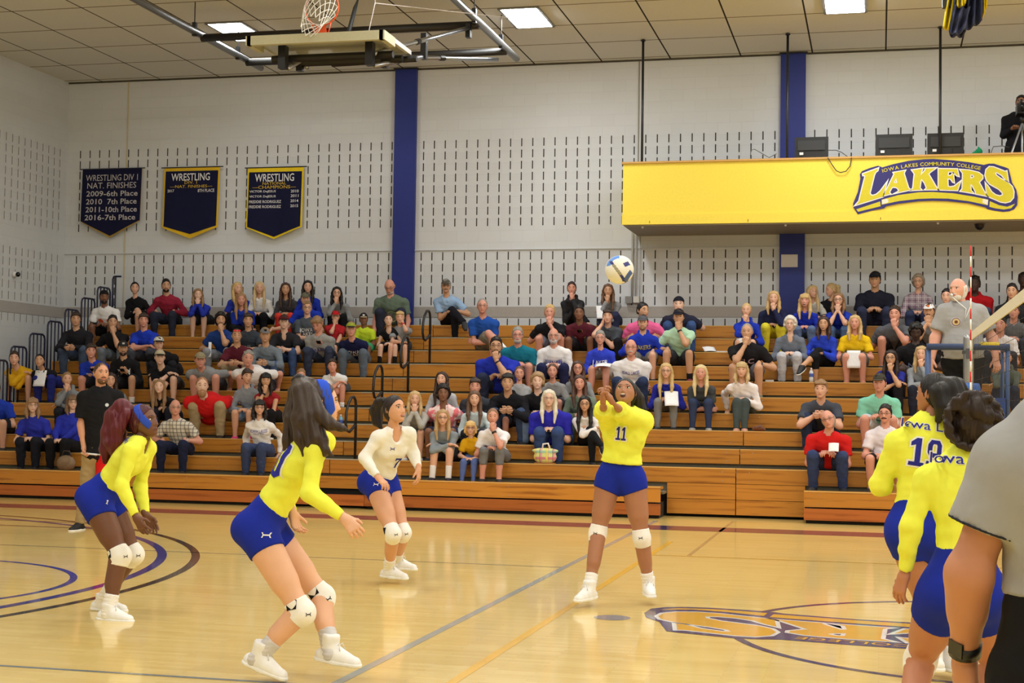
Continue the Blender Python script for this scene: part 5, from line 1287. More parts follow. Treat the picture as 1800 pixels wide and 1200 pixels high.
LOOK = V3(-2.2, 11.0, 1.9)
def sitter(row):
    hx, hy, k, sex, sc, sk, hair, top, topc, bot, botc, arms, label = row[:13]; o = row[13] if len(row) > 13 else {}
    fem = sex in 'FG'
    if sex == 'M' : sc *= 1.0
    if sex == 'F': sc *= 0.95
    Yk, H = tierY(k), tierH(k); Hf = (tierH(k-1)-0.08) if k > 0 else 0.0
    psi = o.get('yaw', None)
    pel = V3(0, Yk+o.get('dy', 0.2), H+0.09*sc)
    Lt, nh = 0.47*sc*o.get('tl', 1.0), 0.215*(0.35+0.65*sc)
    lo, hi = -0.12, 1.15
    def hz(ph): return pel[2]+Lt*math.cos(ph)+nh*math.cos(0.4*ph)
    def hyy(ph): return pel[1]-Lt*math.sin(ph)-nh*math.sin(0.4*ph)
    for _ in range(30):
        mid = (lo+hi)/2
        if hz(mid) > at(hx, hy, hyy(mid))[2]: lo = mid
        else: hi = mid
    ph = (lo+hi)/2; Q = at(hx, hy, hyy(ph)); short = Q[2]-hz(ph)
    SOLVE.append((label, k, round(math.degrees(ph)), round(short, 3)))
    if short > 0: Lt += short
    bxp = o.get('bx'); px_ = Q[0] if bxp is None else at(bxp, hy+70, pel[1])[0]
    pel[0] = px_
    if psi is None: psi = 0.25*math.atan2(LOOK[0]-px_, pel[1]-LOOK[1])
    f0 = V3(math.sin(psi), -math.cos(psi), 0); l0 = V3(math.cos(psi), math.sin(psi), 0); up = V3(0, 0, 1)
    neck = V3(px_+(Q[0]-px_)*0.72, pel[1]-Lt*math.sin(ph), pel[2]+Lt*math.cos(ph)); u = nrm(neck-pel)
    head = Q.copy()
    J = {'pel': pel, 'neck': neck, 'head': head}
    tl = o.get('tilt', 0.0)
    lk = o.get('look'); 
    if lk is None:
        ly = math.atan2(LOOK[0]-head[0], head[1]-LOOK[1])*0.8+o.get('hy', 0.0); lp = o.get('hp', -0.04)
    else: ly, lp = lk
    J['hf'] = V3(math.sin(ly)*math.cos(lp), -math.cos(ly)*math.cos(lp), math.sin(lp)); J['hu'] = V3(math.sin(tl), 0, math.cos(tl))
    sw = (0.185 if not fem else 0.16)*sc*o.get('w', 1.0)
    f1 = nrm(np.cross(l0, u))
    for a, s in (('L', 1), ('R', -1)):
        J['sh'+a] = neck+l0*s*sw*0.95-u*0.068*sc+f1*0.015
        J['hip'+a] = pel+l0*s*0.085*sc+f0*0.02-up*0.015
    # legs
    ks = o.get('knees', 0.13 if fem else 0.19)*sc
    fz = Hf+0.085*sc+o.get('fz', 0.0)
    for a, s in (('L', 1), ('R', -1)):
        an = V3(px_, 0, 0)+l0*s*ks*o.get('fsp', 0.95); an[1] = Yk-0.135-o.get('ff', 0.0); an[2] = fz
        J['kn'+a], J['an'+a] = ik(J['hip'+a], an, 0.435*sc, 0.42*sc, f0*0.75+up+l0*s*(ks/sc-0.1)*1.2)
        J['to'+a] = nrm(f0+l0*s*0.18); 
        if sc < 0.8: J['to'+a] = nrm(f0-up*0.3)
    cr = o.get('cross')
    if cr:
        a, b, s = ('R', 'L', -1) if cr == 'R' else ('L', 'R', 1)
        tg = J['kn'+b]+f0*0.08-l0*s*(-0.06)+up*0.02; tg = J['kn'+b]-l0*s*0.20*sc+f0*0.16*sc-up*0.16*sc
        J['kn'+a], J['an'+a] = ik(J['hip'+a], tg, 0.435*sc, 0.42*sc, up+f0*0.5+l0*s*0.1); J['to'+a] = nrm(f0-up*0.5-l0*s*0.4)
    # arms
    chest = lerp(pel, neck, 0.66)+f1*0.12*sc; km = (J['knL']+J['knR'])/2
    chin = head+J['hf']*0.10*sc-up*0.105*sc
    l1, l2 = 0.29*sc, 0.255*sc
    def setarm(a, tgt, pole, fd=None, n=None, curl=0.6):
        J['el'+a], J['wr'+a] = ik(J['sh'+a], tgt, l1, l2, pole); hands[a] = {'curl': curl}
        if fd is not None: hands[a]['f'] = fd
        if n is not None: hands[a]['n'] = n
    hands = {}
    S_ = {'L': 1, 'R': -1}
    dn = -up
    def base(a, mode):
        s = S_[a]; out = l0*s
        if mode == 'lap': setarm(a, lerp(km, pel, 0.18)+l0*s*0.045*sc+up*0.06*sc+f0*0.02, out*0.8-f0*0.4+dn*0.4, f0*0.6-out*0.8, dn-out*0.3, 0.7)
        elif mode == 'knee': setarm(a, J['kn'+a]+up*0.06*sc-f0*0.10*sc, out*0.6-f0*0.5+dn*0.2, f0+dn*0.9-out*0.2, dn*0.6-f0*0.5, 0.45)
        elif mode == 'front': setarm(a, km+f0*0.08*sc+l0*s*0.04*sc+up*0.05, out*0.9-f0*0.3+dn*0.3, f0*0.7-out*0.6+dn*0.3, -out, 0.8)
        elif mode == 'cross': setarm(a, chest-l0*s*0.10*sc-u*0.13*sc+f1*(0.06 if s > 0 else 0.10)*sc, out*1.0+dn*0.8-f0*0.1, -out+up*0.1+f0*0.05, -f0-out*0.2, 0.35)
        elif mode == 'kcross': setarm(a, km-l0*s*0.10*sc+up*0.09*sc-f0*(0.05 if s > 0 else 0.0), out*1.0+dn*0.3, -out+f0*0.15, dn, 0.4)
        elif mode == 'chin': setarm(a, chin-up*0.085*sc+l0*s*0.015+f0*0.02, out*0.35+dn*1.0+f0*0.5, up+J['hf']*0.05-out*0.15, -J['hf'], 1.1)
        elif mode == 'cheek': setarm(a, head+l0*s*0.085*sc-up*0.13*sc+f0*0.05*sc, out*0.6+dn*1.0+f0*0.4, up*1.0-out*0.2, -out-f0*0.3, 0.9)
        elif mode == 'phone': setarm(a, lerp(km, pel, 0.25)+l0*s*0.05*sc+up*0.12*sc, out*0.9+dn*0.5-f0*0.3, f0*0.7+up*0.3-out*0.5, up*0.6-out*0.6, 0.8)
        elif mode == 'down': setarm(a, pel+l0*s*0.25*sc-up*0.04*sc-f0*0.02, out*0.5-f0*0.9, f0*0.7+dn*0.6, dn, 0.15)
        elif mode == 'hang': setarm(a, J['sh'+a]+dn*0.5*sc+out*0.05+f0*0.1*sc, out*0.3-f0*1.0, dn+f0*0.2, -out, 0.5)
        elif mode == 'wave': setarm(a, J['sh'+a]+out*0.42*sc+dn*0.26*sc+f0*0.1, dn+out*0.2, out*0.6+dn*0.8, dn, 0.4)
    two = {'lap': ('lap', 'lap'), 'knees': ('knee', 'knee'), 'front': ('front', 'front'), 'cross': ('cross', 'cross'), 'kcross': ('kcross', 'kcross'), 'chinR': ('kcross', 'chin'), 'chinL': ('chin', 'kcross'), 'chinRk': ('knee', 'chin'), 'chinLk': ('chin', 'knee'), 'both': ('chin', 'chin'), 'phone': ('phone', 'phone'), 'down': ('down', 'down'), 'hang': ('hang', 'hang'), 'cheekL': ('cheek', 'kcross'), 'cheekR': ('kcross', 'cheek'), 'lapL': ('lap', 'down'), 'wave': ('lap', 'wave'), 'chinRl': ('lap', 'chin'), 'chinLl': ('chin', 'lap')}[arms]
    base('L', two[0]); base('R', two[1])
    sp = dict(sc=sc, fem=fem, skin=sk, hair=hair, top=top, topc=topc, bot=bot, botc=botc, handL=hands['L'], handR=hands['R'], shoe=o.get('shoe', (46, 46, 50)))
    sp['hem'] = -0.025
    for q in ('w', 'belly', 'bust', 'cap', 'capback', 'brimc', 'capmark', 'glasses', 'beard', 'beardlen', 'mustache', 'sunglasses_up', 'tight', 'vneck', 'loose', 'topm', 'aw', 'sole', 'noshoeL', 'noshoeR', 'mouth', 'lw', 'hem', 'shl', 'hs', 'slv', 'cuff', 'nw'):
        if q in o: sp[q] = o[q]
    t = thing('person', label, 'person', tuple(pel-V3(0, 0, 0.09*sc)), 'spectators on the bleachers')
    P = build_person(t, J, sp, vox=0.0158 if sc > 0.8 else 0.014); P.update(pel=pel, neck=neck, J=J, t=t, hands=hands)
    if o.get('txt'):
        for q in o['txt']: chest_text(P, *q)
    if o.get('socks'):
        for a in 'LR':
            if o.get('nosock'+a): continue
            d = J['kn'+a]-J['an'+a]; p1 = J['an'+a]+d*o.get('sockh', 0.28)
            S = SDF().cap(J['an'+a]-nrm(d)*0.02, p1+d*0.1, 0.043*sc, 0.05*sc, 0.0, ((p1, d),)); v, ff = S.mesh(0.011); mesh_obj('sock', v, ff, cloth(o['socks'], 'sock_cloth'), t, True)
    if o.get('watch'):
        a = o['watch'][0]; d = nrm(J['wr'+a]-J['el'+a]); p = J['wr'+a]-d*0.03
        MB().tube([p-d*0.012, p+d*0.012], 0.036*sc, 10).build('wristband', plain('band', o['watch'][1]), t, True)
    if o.get('stripe'):
        pass
    PEOPLE[label] = P
    if o.get('phone'):
        p = (J['wrL']+J['wrR'])/2+f0*0.09+up*0.03
        tag(MB().obox(p, l0, nrm(f0+up*0.5), nrm(up-f0*0.5), 0.036, 0.07, 0.005).build('smartphone', plain('phone_black', (18, 18, 20), rough=0.15)), o['phone'], 'phone')
    if o.get('paper'):
        a = o['paper'][0]; w0 = J['wr'+a]+nrm(J['wr'+a]-J['el'+a])*0.07
        paper(o['paper'][1], w0+f0*0.06+(V3(*o['paper'][2]) if len(o['paper']) > 2 else 0), *(o['paper'][3] if len(o['paper']) > 3 else (0.2, 0.27, 1.2)))
    return P
SOLVE = []; PEOPLE = {}
# ------------------------------------------------------------------ the spectators
LT, PA, TA, BR, DK = (222, 172, 146), (230, 188, 166), (204, 156, 124), (134, 92, 70), (66, 46, 40)
RD = (216, 154, 134)
BLK, NVY, BLU, GRY, WHT, CHR, JEAN = (24, 24, 28), (30, 34, 62), (34, 56, 178), (158, 160, 164), (238, 236, 236), (66, 68, 76), (60, 76, 112)
hB, hD, hBl, hLB, hG, hW = (58, 42, 34), (30, 24, 24), (206, 172, 116), (150, 116, 82), (150, 146, 142), (206, 204, 204)
NV2 = (26, 30, 70); PURP = (58, 52, 150)
ROWS = [
# ---- left block, top
(183,522,9,'M',1,BR,('short',hD),'tee',WHT,'shorts',BLK,'lap','person in a white tee with two orange discs, highest by the left guard rails',{'cap':BLK,'capback':1,'beard':hD,'w':1.05}),
(237,506,10,'F',1,LT,('tied',hD),'long',BLK,'shorts',BLK,'lap','woman in a black long-sleeve top on the top row, leftmost seated against the wall',{'cross':'R','shoe':(200,190,184)}),
(292,502,10,'M',1,TA,('short',hD),'long',(150,40,62),'pants',(44,48,66),'knees','bearded man in a maroon long-sleeve shirt on the top row',{'beard':hD,'shoe':(30,30,34),'sole':(230,230,230)}),
(348,518,10,'F',.92,PA,('long',hLB,.22),'hood',(40,56,172),'shorts',(36,36,40),'both','girl in a blue hoodie on the top row with both hands at her chin',{'shoe':(220,190,170)}),
(417,507,10,'F',1,LT,('long',hBl,.3),'tee',(42,60,176),'pants',BLK,'lap','blonde woman in blue on the top row, looking right behind the woman with crossed arms',{'look':(.9,0)}),
(424,527,9,'F',1,RD,('long',(164,126,88),.36),'polo',(34,58,172),'pants',BLK,'cross','long-haired woman in a blue polo with arms crossed, one row below the top',{'w':1.1}),
(456,506,10,'F',1,LT,('long',(208,182,138),.4),'hood',WHT,'pants',BLK,'lap','blonde woman in a white hoodie on the top row',{}),
(502,508,10,'F',1,TA,('long',(74,50,40),.34),'jacket',(72,72,76),'pants',(226,66,54),'lap','brown-haired woman in a dark grey jacket and bright red trousers',{'tight':1}),
(541,504,10,'F',1,LT,('long',hD,.32),'hood',BLU,'pants',BLK,'lap','dark-haired woman in a blue top at the wall behind the man in the camouflage cap',{}),
(537,526,9,'M',1,LT,('short',hB),'tee',(32,60,186),'pants',CHR,'wave','man in a camouflage cap and bright blue tee, one arm out on the seat',{'cap':(104,104,88),'txt':[('L',WHT,.10,.14,.55,None,.03)]}),
(540,541,8,'M',.95,LT,('short',hLB),'tee',(80,86,96),'pants',CHR,'cross','person with glasses and short fair hair in a slate tee with white letters',{'glasses':(40,36,34),'txt':[('IOWA',WHT,.22,.07,.66),('LAKES',WHT,.22,.06,.5)]}),
(592,515,10,'F',.95,LT,('long',hD,.3),'jacket',(146,148,150),'pants',BLK,'chinRl','youth with long dark hair, glasses and grey track jacket, chin on fist, top row',{'glasses':(40,36,34)}),
(685,503,10,'M',1.1,RD,('none',hG),'tee',(104,120,106),'pants',(48,52,70),'hang','heavy bald man in a green-grey tee with a round print, beside the left blue pilaster',{'belly':1.1,'w':1.2,'look':(.1,-.55),'beard':(190,170,160),'glasses':(60,50,46),'paper':('R','white paper sheet in the hand of the bald man in the green-grey tee',(0.06,0,-0.16),(.27,.3,1.35,.3))}),
(784,503,10,'M',1,TA,('short',hG),'polo',(158,190,232),'pants',(26,26,34),'lap','man in a pale blue uniform shirt and cap, alone at the wall above the aisle',{'cap':(92,88,82),'glasses':(30,28,28),'cross':'R','mustache':(120,110,104)}),
# ---- left block, second band
(133,561,7,'M',1.04,TA,('crop',hB),'hood',(36,36,42),'pants',(74,88,114),'front','young man in a dark hooded jacket and jeans beside the guard rails',{'w':1.1}),
(198,566,7,'M',1,TA,('short',hD),'tee',(28,28,32),'pants',(112,120,130),'chinLk','young man in black tee and grey jeans, hand over mouth, at the left',{}),
(252,563,7,'M',1,RD,('crop',hB),'tee',(32,60,190),'pants',(78,80,90),'kcross','young man in a bright blue tee with arms crossed on his knees, at the left',{}),
(160,617,5,'M',1,RD,('crop',hB),'tee',(34,60,186),'shorts',(36,36,44),'phone','young man in a blue lettered tee with a phone, directly above the line judge',{'txt':[('IOWA LAKES',WHT,.24,.06,.74)],'phone':'smartphone held by the man in blue above the line judge'}),
(216,612,5,'M',1,TA,('short',hD),'hood',(26,26,30),'shorts',(40,40,46),'phone','man in a black cap and black hoodie with white lettering, holding a phone',{'cap':(44,46,50),'capmark':(200,200,200),'beard':hB,'txt':[('TEAM',(206,206,206),.22,.06,.76)],'phone':'smartphone held by the man in the black hoodie','socks':WHT}),
(279,604,6,'M',1,LT,('short',hB),'tee',(24,24,28),'pants',(36,36,42),'phone','man in white cap and black shirt, half hidden behind the khaki-capped man',{'cap':(222,218,208),'w':1.15,'brimc':(30,32,44)}),
(281,628,5,'M',1,PA,('buzz',hB),'tee',(22,22,26),'shorts',(70,70,74),'kcross','man in a khaki cap with black brim and a black tee, elbows on bare knees',{'cap':(190,178,150),'brimc':(26,26,28),'watch':('R',(30,30,30))}),
(388,562,7,'M',1,TA,('curly',hD),'polo',(36,66,138),'pants',(150,154,164),'chinLk','dark-haired man in a teal-blue polo, fist to his mouth, grey trousers',{'paper':('R','folded programme in the hand of the man in the teal-blue polo',(0,0,-.02),(.05,.26,1.4,.3)),'beard':hD}),
(436,563,7,'M',1,TA,('crop',hB),'tee',(62,68,80),'pants',CHR,'front','young man in a dark slate tee, behind the man with red sunglasses on his head',{'txt':[('III',(190,190,196),.05,.10,.55)]}),
(416,590,6,'M',1,TA,('buzz',hB),'tee',(96,34,50),'pants',(176,156,124),'front','young man in a maroon tee with red sunglasses pushed up on his head',{'sunglasses_up':(220,30,50)}),
(466,589,6,'M',1.02,TA,('short',hLB),'long',(118,128,140),'pants',(76,94,128),'front','man in a blue-grey long-sleeve shirt and grey cap with goggles on it',{'cap':(132,132,136),'capmark':(30,30,36)}),
(499,566,7,'M',1,PA,('short',hB),'tee',(44,44,50),'pants',(70,92,140),'front','young man in a dark red cap and charcoal v-neck, left of the grey-sweatshirted man',{'cap':(96,30,38),'brimc':(34,30,32),'vneck':.6}),
(558,569,7,'M',1.06,RD,('crop',hLB),'long',(160,160,160),'pants',(56,64,88),'phone','young man in a grey lettered sweatshirt looking down at his phone',{'look':(-.05,-.6),'txt':[('LAKERS',PURP,.26,.07,.68)],'phone':'smartphone held by the man in the grey lettered sweatshirt'}),
(590,556,8,'M',.72,LT,('short',hB),'tee',(178,36,44),'shorts',(40,40,44),'chinRk','boy in a red cap, glasses and red shirt with his hand at his chin',{'cap':(200,34,44),'glasses':(40,36,34)}),
(617,579,7,'M',1,RD,('short',hLB),'tee',NV2,'pants',(96,108,124),'phone','young man in a navy lettered tee and camouflage-yellow cap holding a phone',{'cap':(150,160,60),'brimc':(40,40,38),'txt':[('IOWA',WHT,.22,.07,.74),('LAKES',WHT,.22,.07,.6)],'phone':'smartphone held by the man in the navy tee and yellow cap'}),
(639,561,8,'M',.72,BR,('short',hD),'tee',(206,232,56),'shorts',(60,160,110),'lap','boy in a neon yellow tee and a black-and-white cap',{'cap':(40,40,44),'capmark':WHT,'brimc':(190,170,140),'socks':BLK}),
(683,562,8,'M',.76,PA,('short',hB),'tank',(26,26,32),'shorts',(30,30,34),'lap','boy in a black sleeveless basketball shirt',{'socks':BLK,'sockh':.5,'shoe':(40,40,44),'txt':[('XL',(200,200,206),.13,.09,.5)],'aw':.85}),
(703,558,8,'M',.76,LT,('crop',hBl),'tee',(152,156,164),'shorts',(56,58,66),'cheekL','fair-haired boy in a grey tee resting his cheek on his hand by the aisle rail',{'watch':('L',(200,40,40)),'shoe':(34,36,40),'sole':(220,220,220)}),
# ---- left block, lower
(25,630,5,'M',.98,LT,('short',hB),'long',(224,172,34),'shorts',(34,36,52),'kcross','man in a mustard yellow long-sleeve shirt at the far left',{'look':(.5,.0)}),
(70,634,5,'F',1.02,TA,('tied',hD),'tee',(26,26,32),'pants',(40,48,130),'lap','person with tied-back dark hair in a black tee holding a paper, at the far left',{'look':(.35,.1),'paper':('R','white sheet on the lap of the person in black at the far left',(-.02,-.03,-.1),(.2,.28,1.25,.1)),'txt':[('OWL',(170,174,176),.16,.09,.55)]}),
(118,666,3,'F',.97,LT,('tied',hLB),'hood',(132,136,142),'pants',(40,42,52),'chinR','woman in a grey hoodie resting her chin on her hand, left of the line judge',{}),
(194,668,3,'F',1,LT,('long',hB,.3),'long',(126,130,136),'pants',(40,40,48),'lap','person in grey mostly hidden behind the line judge',{}),
(-9,684,2,'M',1,LT,('short',hB),'tee',(32,60,176),'shorts',(34,34,40),'lap','person in blue cut off by the left picture edge',{}),
(57,712,1,'F',1.03,PA,('bob',hLB,.16),'polo',(44,52,170),'pants',(30,32,44),'lap','woman with glasses and shoulder-length hair in royal blue polo, low at the left',{'glasses':(120,90,70),'w':1.15,'belly':.5,'watch':('L',(200,180,90))}),
(128,707,1,'F',1,PA,('bob',(120,92,68),.16),'jacket',(42,52,170),'pants',(24,24,30),'lap','woman in a blue zip top half hidden behind the line judge',{'glasses':(60,50,46),'w':1.15,'belly':.5}),
(280,680,3,'F',1,PA,('long',hLB,.4),'tee',(28,28,32),'pants',(34,36,52),'lap','pale woman with a long side braid in a black tee above the man in plaid',{'look':(.35,.12)}),
(352,633,5,'M',1.05,RD,('buzz',hB),'tee',(140,142,146),'shorts',(70,70,76),'down','man in a tan cap and grey tee with blue letters, hands on the seat',{'cap':(150,138,112),'w':1.15,'txt':[('IOWA LAKES',(60,70,150),.28,.06,.62),('LAKERS',(170,160,110),.28,.05,.48)]}),
(436,630,5,'M',1.08,RD,('short',hG),'tee',(240,236,238),'shorts',(60,60,70),'down','grey-haired man in a white tee with his head tipped, hands on the seat',{'w':1.2,'belly':.6,'tilt':.15,'txt':[('S',(220,80,80),.06,.07,.6,None,.012)]}),
(355,678,3,'M',1.14,PA,('buzz',(170,120,84)),'polo',(212,32,36),'pants',(170,152,118),'knees','big bearded man in a red polo and khaki trousers',{'beard':(176,134,98),'beardlen':.03,'w':1.3,'belly':.8,'aw':1.25,'watch':('L',(24,24,26)),'topname':'polo_shirt'}),
(308,716,1,'M',.98,RD,('fringe',hG),'polo',(206,204,198),'pants',(34,40,68),'knees','old bald man in a plaid short-sleeve shirt, just right of the crouching player',{'glasses':(120,110,100),'topm':'plaid','watch':('L',(190,190,190))}),
(434,661,3,'F',1,LT,('crop',(60,44,36)),'jacket',(140,146,156),'shorts',(120,150,190),'lap','short-haired woman in a grey zip jacket and pink trainers, talking to her right',{'look':(.75,-.15),'shoe':(226,70,130),'sole':(236,236,240)}),
(467,668,3,'F',.98,TA,('bob',hD,.2),'tank',(160,38,46),'pants',BLK,'chinR','dark-haired woman in a red sleeveless top with her hand over her mouth',{'watch':('R',(30,30,30)),'shoe':(230,230,232)}),
(456,716,1,'F',1,LT,('bob',hD,.14),'long',(240,236,236),'pants',(60,72,108),'down','woman with glasses in a white lettered sweatshirt on the lowest row, behind the front player',{'glasses':(30,26,26),'txt':[('IOWA LAKES',PURP,.25,.045,.76),('VOLLEYBALL',PURP,.17,.018,.68)],'hem':.05,'w':1.08}),
(529,660,4,'M',.72,RD,('short',hLB),'tee',(120,60,60),'shorts',(50,50,60),'lap','boy with light brown hair, only the top of his head over the front player',{}),
(584,643,5,'M',.80,RD,('short',hB),'tee',(238,238,240),'shorts',(78,80,84),'kcross','boy in a white tee with arms folded on his knees beside the aisle',{'socks':WHT,'shoe':(60,70,90)}),
# ---- middle block
(848,538,8,'M',1.08,RD,('buzz',hG),'polo',(36,82,172),'shorts',(122,116,104),'cross','man in a blue polo with arms crossed and glasses, alone right of the aisle',{'glasses':(110,100,96),'socks':WHT,'cross':'R','shoe':(120,116,104)}),
(1005,507,10,'F',1.02,RD,('short',(58,36,34)),'jacket',(44,44,48),'pants',BLK,'chinLl','short-haired woman in a dark cardigan with legs crossed on the top row',{'cross':'R','shoe':(190,150,130)}),
(1069,511,10,'F',1.02,TA,('long',(108,78,60),.32),'long',(146,148,152),'pants',(44,50,80),'chinR','brown-haired woman in a grey cardigan, hand at her chin, under the flying volleyball',{'paper':('R','white programme beside the woman in the grey cardigan',(-.12,0,-.25),(.16,.24,1.2,.4))}),
(966,549,8,'M',1.05,RD,('short',hBl),'tee',(28,28,34),'shorts',(112,114,132),'chinLk','blond young man in a black tee with a white emblem, fist at his chin',{'txt':[('I',WHT,.07,.16,.5)],'w':1.05}),
(1018,550,8,'M',1.02,BR,('short',hD),'tee',(92,34,48),'shorts',(34,34,40),'phone','young man in a maroon tee bent over a phone, middle of the upper rows',{'phone':'smartphone held by the man in the maroon tee','w':1.05}),
(1068,556,8,'M',.95,LT,('crop',hB),'tee',(78,84,92),'pants',(28,28,34),'cheekR','youth in a dark grey tee leaning his head on his raised hand',{'txt':[('REF',(160,140,146),.18,.08,.5)]}),
(872,608,5,'M',1.16,TA,('short',hD),'polo',(36,52,176),'pants',(44,50,74),'chinLl','large bearded man with glasses in a royal blue polo, finger at his cheek',{'beard':hB,'glasses':(40,36,36),'w':1.3,'belly':.9,'look':(.25,-.05),'watch':('L',(30,30,34))}),
(910,589,6,'M',1.05,RD,('short',hG),'tee',(24,116,140),'shorts',(100,96,90),'lap','grey-bearded man with glasses in a teal tee',{'beard':(186,184,180),'glasses':(120,90,90),'w':1.15,'belly':.5}),
(973,590,6,'M',1.02,RD,('fringe',hW),'long',(238,236,240),'pants',(36,40,78),'lap','white-bearded old man in a white lettered long-sleeve shirt, upper of two such shirts',{'beard':hW,'glasses':(120,110,104),'w':1.12,'belly':.3,'txt':[('IOWA LAKES',PURP,.26,.05,.74)]}),
(1055,594,6,'F',1,RD,('short',hG),'long',(52,70,206),'shorts',(180,172,160),'lap','grey-haired woman in a bright blue printed sweatshirt with a paper on her lap',{'glasses':(140,130,124),'txt':[('LAKER',WHT,.23,.065,.72),('FAN',WHT,.12,.04,.6)],'paper':('R','white paper on the lap of the grey-haired woman in blue',(.06,-.02,.0),(.24,.18,.3)),'belly':.4,'w':1.1,'ff':.1,'shoe':(210,190,170)}),
(1109,611,5,'M',1.08,RD,('fringe',(150,110,90)),'long',(238,234,238),'pants',(44,56,90),'cross','man with white moustache and crossed arms in a white lettered long-sleeve shirt',{'mustache':hW,'glasses':(90,80,76),'w':1.2,'belly':.6,'cuff':.75,'txt':[('IOWA LAKES',PURP,.26,.05,.84)]}),
(1130,546,8,'M',1.06,TA,('short',hD),'tee',(250,110,168),'shorts',(140,110,110),'knees','man in a hot pink tee looking right',{'look':(.8,.0),'w':1.1}),
(1130,567,7,'M',.98,LT,('short',hB),'hood',(36,60,192),'shorts',(120,118,116),'knees','young man in a blue hoodie with yellow letters and a grey cap with white front',{'cap':(92,92,100),'txt':[('LAKERS',(222,206,60),.24,.08,.7)],'beard':hLB}),
(1193,535,9,'M',1.08,PA,('buzz',hB),'tee',(44,46,66),'pants',(62,88,140),'knees','man in a navy tee behind the man in mint green with a black cap',{'cap':(30,30,40),'capback':1,'w':1.1}),
(1193,557,7,'M',1.04,TA,('short',hB),'tee',(186,226,196),'shorts',(50,50,56),'chinLk','young man in a mint green tee and navy cap with his hand over his mouth',{'cap':(32,32,46),'tl':1.12,'watch':('L',(26,26,28)),'socks':BLK,'shoe':(120,40,50),'dy':.24}),
(913,656,3,'G',.86,RD,('tied',(104,76,58)),'tee',(160,160,162),'shorts',(40,40,48),'lap','girl in a grey tee with red print, left one of two with the same tee',{'txt':[('PASS',(200,70,80),.17,.05,.6),('SET',(200,70,80),.12,.05,.48)]}),
(971,652,4,'G',.9,RD,('tied',(92,66,52)),'tee',(158,158,160),'shorts',(60,60,70),'lap','girl in a grey tee with red print, right one of two with the same tee',{'txt':[('PASS',(200,70,80),.17,.05,.5)]}),
(1016,647,4,'F',.95,RD,('long',(80,56,46),.3),'jacket',(140,144,150),'pants',(60,62,70),'lap','woman with glasses in a grey top behind the brown-haired woman in an olive jacket',{'glasses':(50,44,44)}),
(1019,673,3,'F',1,RD,('long',(84,58,48),.36),'jacket',(112,126,110),'pants',(70,84,70),'lap','brown-haired woman in an olive green jacket over a white lace top',{'w':1.1}),
(945,670,3,'M',1,PA,('curly',(166,134,96)),'long',(28,28,32),'pants',(120,144,176),'lap','curly blond young man in a black sweater behind the white-haired woman',{}),
(892,672,3,'M',1.08,TA,('crop',hD),'jacket',(26,26,32),'pants',(62,78,110),'front','young man with thick dark hair in a black zip jacket and jeans',{'w':1.1,'txt':[('—',WHT,.05,.012,.6,None,.0)]}),
(835,679,3,'M',1.02,RD,('crop',hB),'tee',(60,64,74),'pants',(50,54,70),'lap','brown-haired young man in dark slate tee, left of the black zip jacket',{}),
(777,667,3,'F',1,LT,('long',(64,46,40),.42),'hood',(190,192,198),'pants',(50,52,64),'lap','brown-haired woman in a pale grey hoodie behind the man in the pink floral shirt',{'look':(-.05,.12)}),
(779,691,2,'M',1,BR,('curly',hD),'polo',(240,130,140),'shorts',(50,54,80),'down','curly-haired young man in a pink and white floral shirt',{'topm':'floral','vneck':.5}),
(834,701,2,'F',1,LT,('long',(104,76,58),.42),'long',(206,222,230),'pants',(48,46,56),'lap','long-haired young woman in a pale blue sweater',{}),
(729,701,2,'F',.98,LT,('long',(204,172,122),.22),'hood',(176,172,164),'shorts',(90,90,100),'both','blonde woman in a light grey hoodie with both fists at her cheeks',{'shoe':(206,206,206),'ff':.06}),
(778,734,1,'F',1,LT,('long',(180,146,102),.3),'jacket',(136,144,152),'shorts',(36,36,42),'kcross','blonde girl with glasses in a grey jacket, white socks and slides on the lowest row',{'glasses':(30,26,26),'socks':WHT,'sockh':.5,'shoe':(40,30,44),'ff':.1}),
(827,752,1,'G',.66,LT,('bob',(222,184,122),.1),'tee',(216,164,24),'pants',(90,110,170),'lap','little blonde girl with glasses in a mustard tee and patterned leggings',{'glasses':(50,40,40),'tight':1,'shoe':(186,158,112),'ff':.08,'dy':.12}),
(866,732,1,'F',1.02,RD,('tied',(150,112,84)),'tee',(240,236,240),'capri',(118,118,120),'chinLl','woman in a white printed tee and grey capri leggings, finger at her lips',{'watch':('L',(26,26,28)),'txt':[('IOWA LAKES',PURP,.24,.04,.62),('O',PURP,.09,.09,.5)],'shoe':(40,40,44),'ff':.08,'w':1.08}),
(965,700,2,'F',1.1,PA,('long',(226,218,200),.32),'tee',(46,44,176),'pants',(58,78,130),'lap','large woman with long white hair in a royal blue tee',{'w':1.45,'belly':1.0,'glasses':(150,120,110),'txt':[('iowa lakes volleyball',(210,210,220),.32,.03,.64)],'slv':.8}),
(1028,710,2,'F',.96,TA,('long',(26,22,24),.5),'hood',(236,232,234),'pants',(26,28,34),'kcross','young woman with very long black hair in a white hoodie, legs crossed',{'glasses':(60,50,50),'cross':'R','tight':1,'shoe':(30,30,38),'sole':(230,230,230)}),
# ---- right block
(1171,652,4,'F',1,LT,('long',(206,176,120),.44),'jacket',(38,44,160),'pants',(128,130,132),'lap','long-haired blonde with glasses in a blue jacket and grey leggings',{'glasses':(60,50,48),'tight':1,'paper':('R','white curled programme on the knee of the blonde in the blue jacket',(.08,-.04,-.03),(.2,.27,.9,.2)),'ff':.05}),
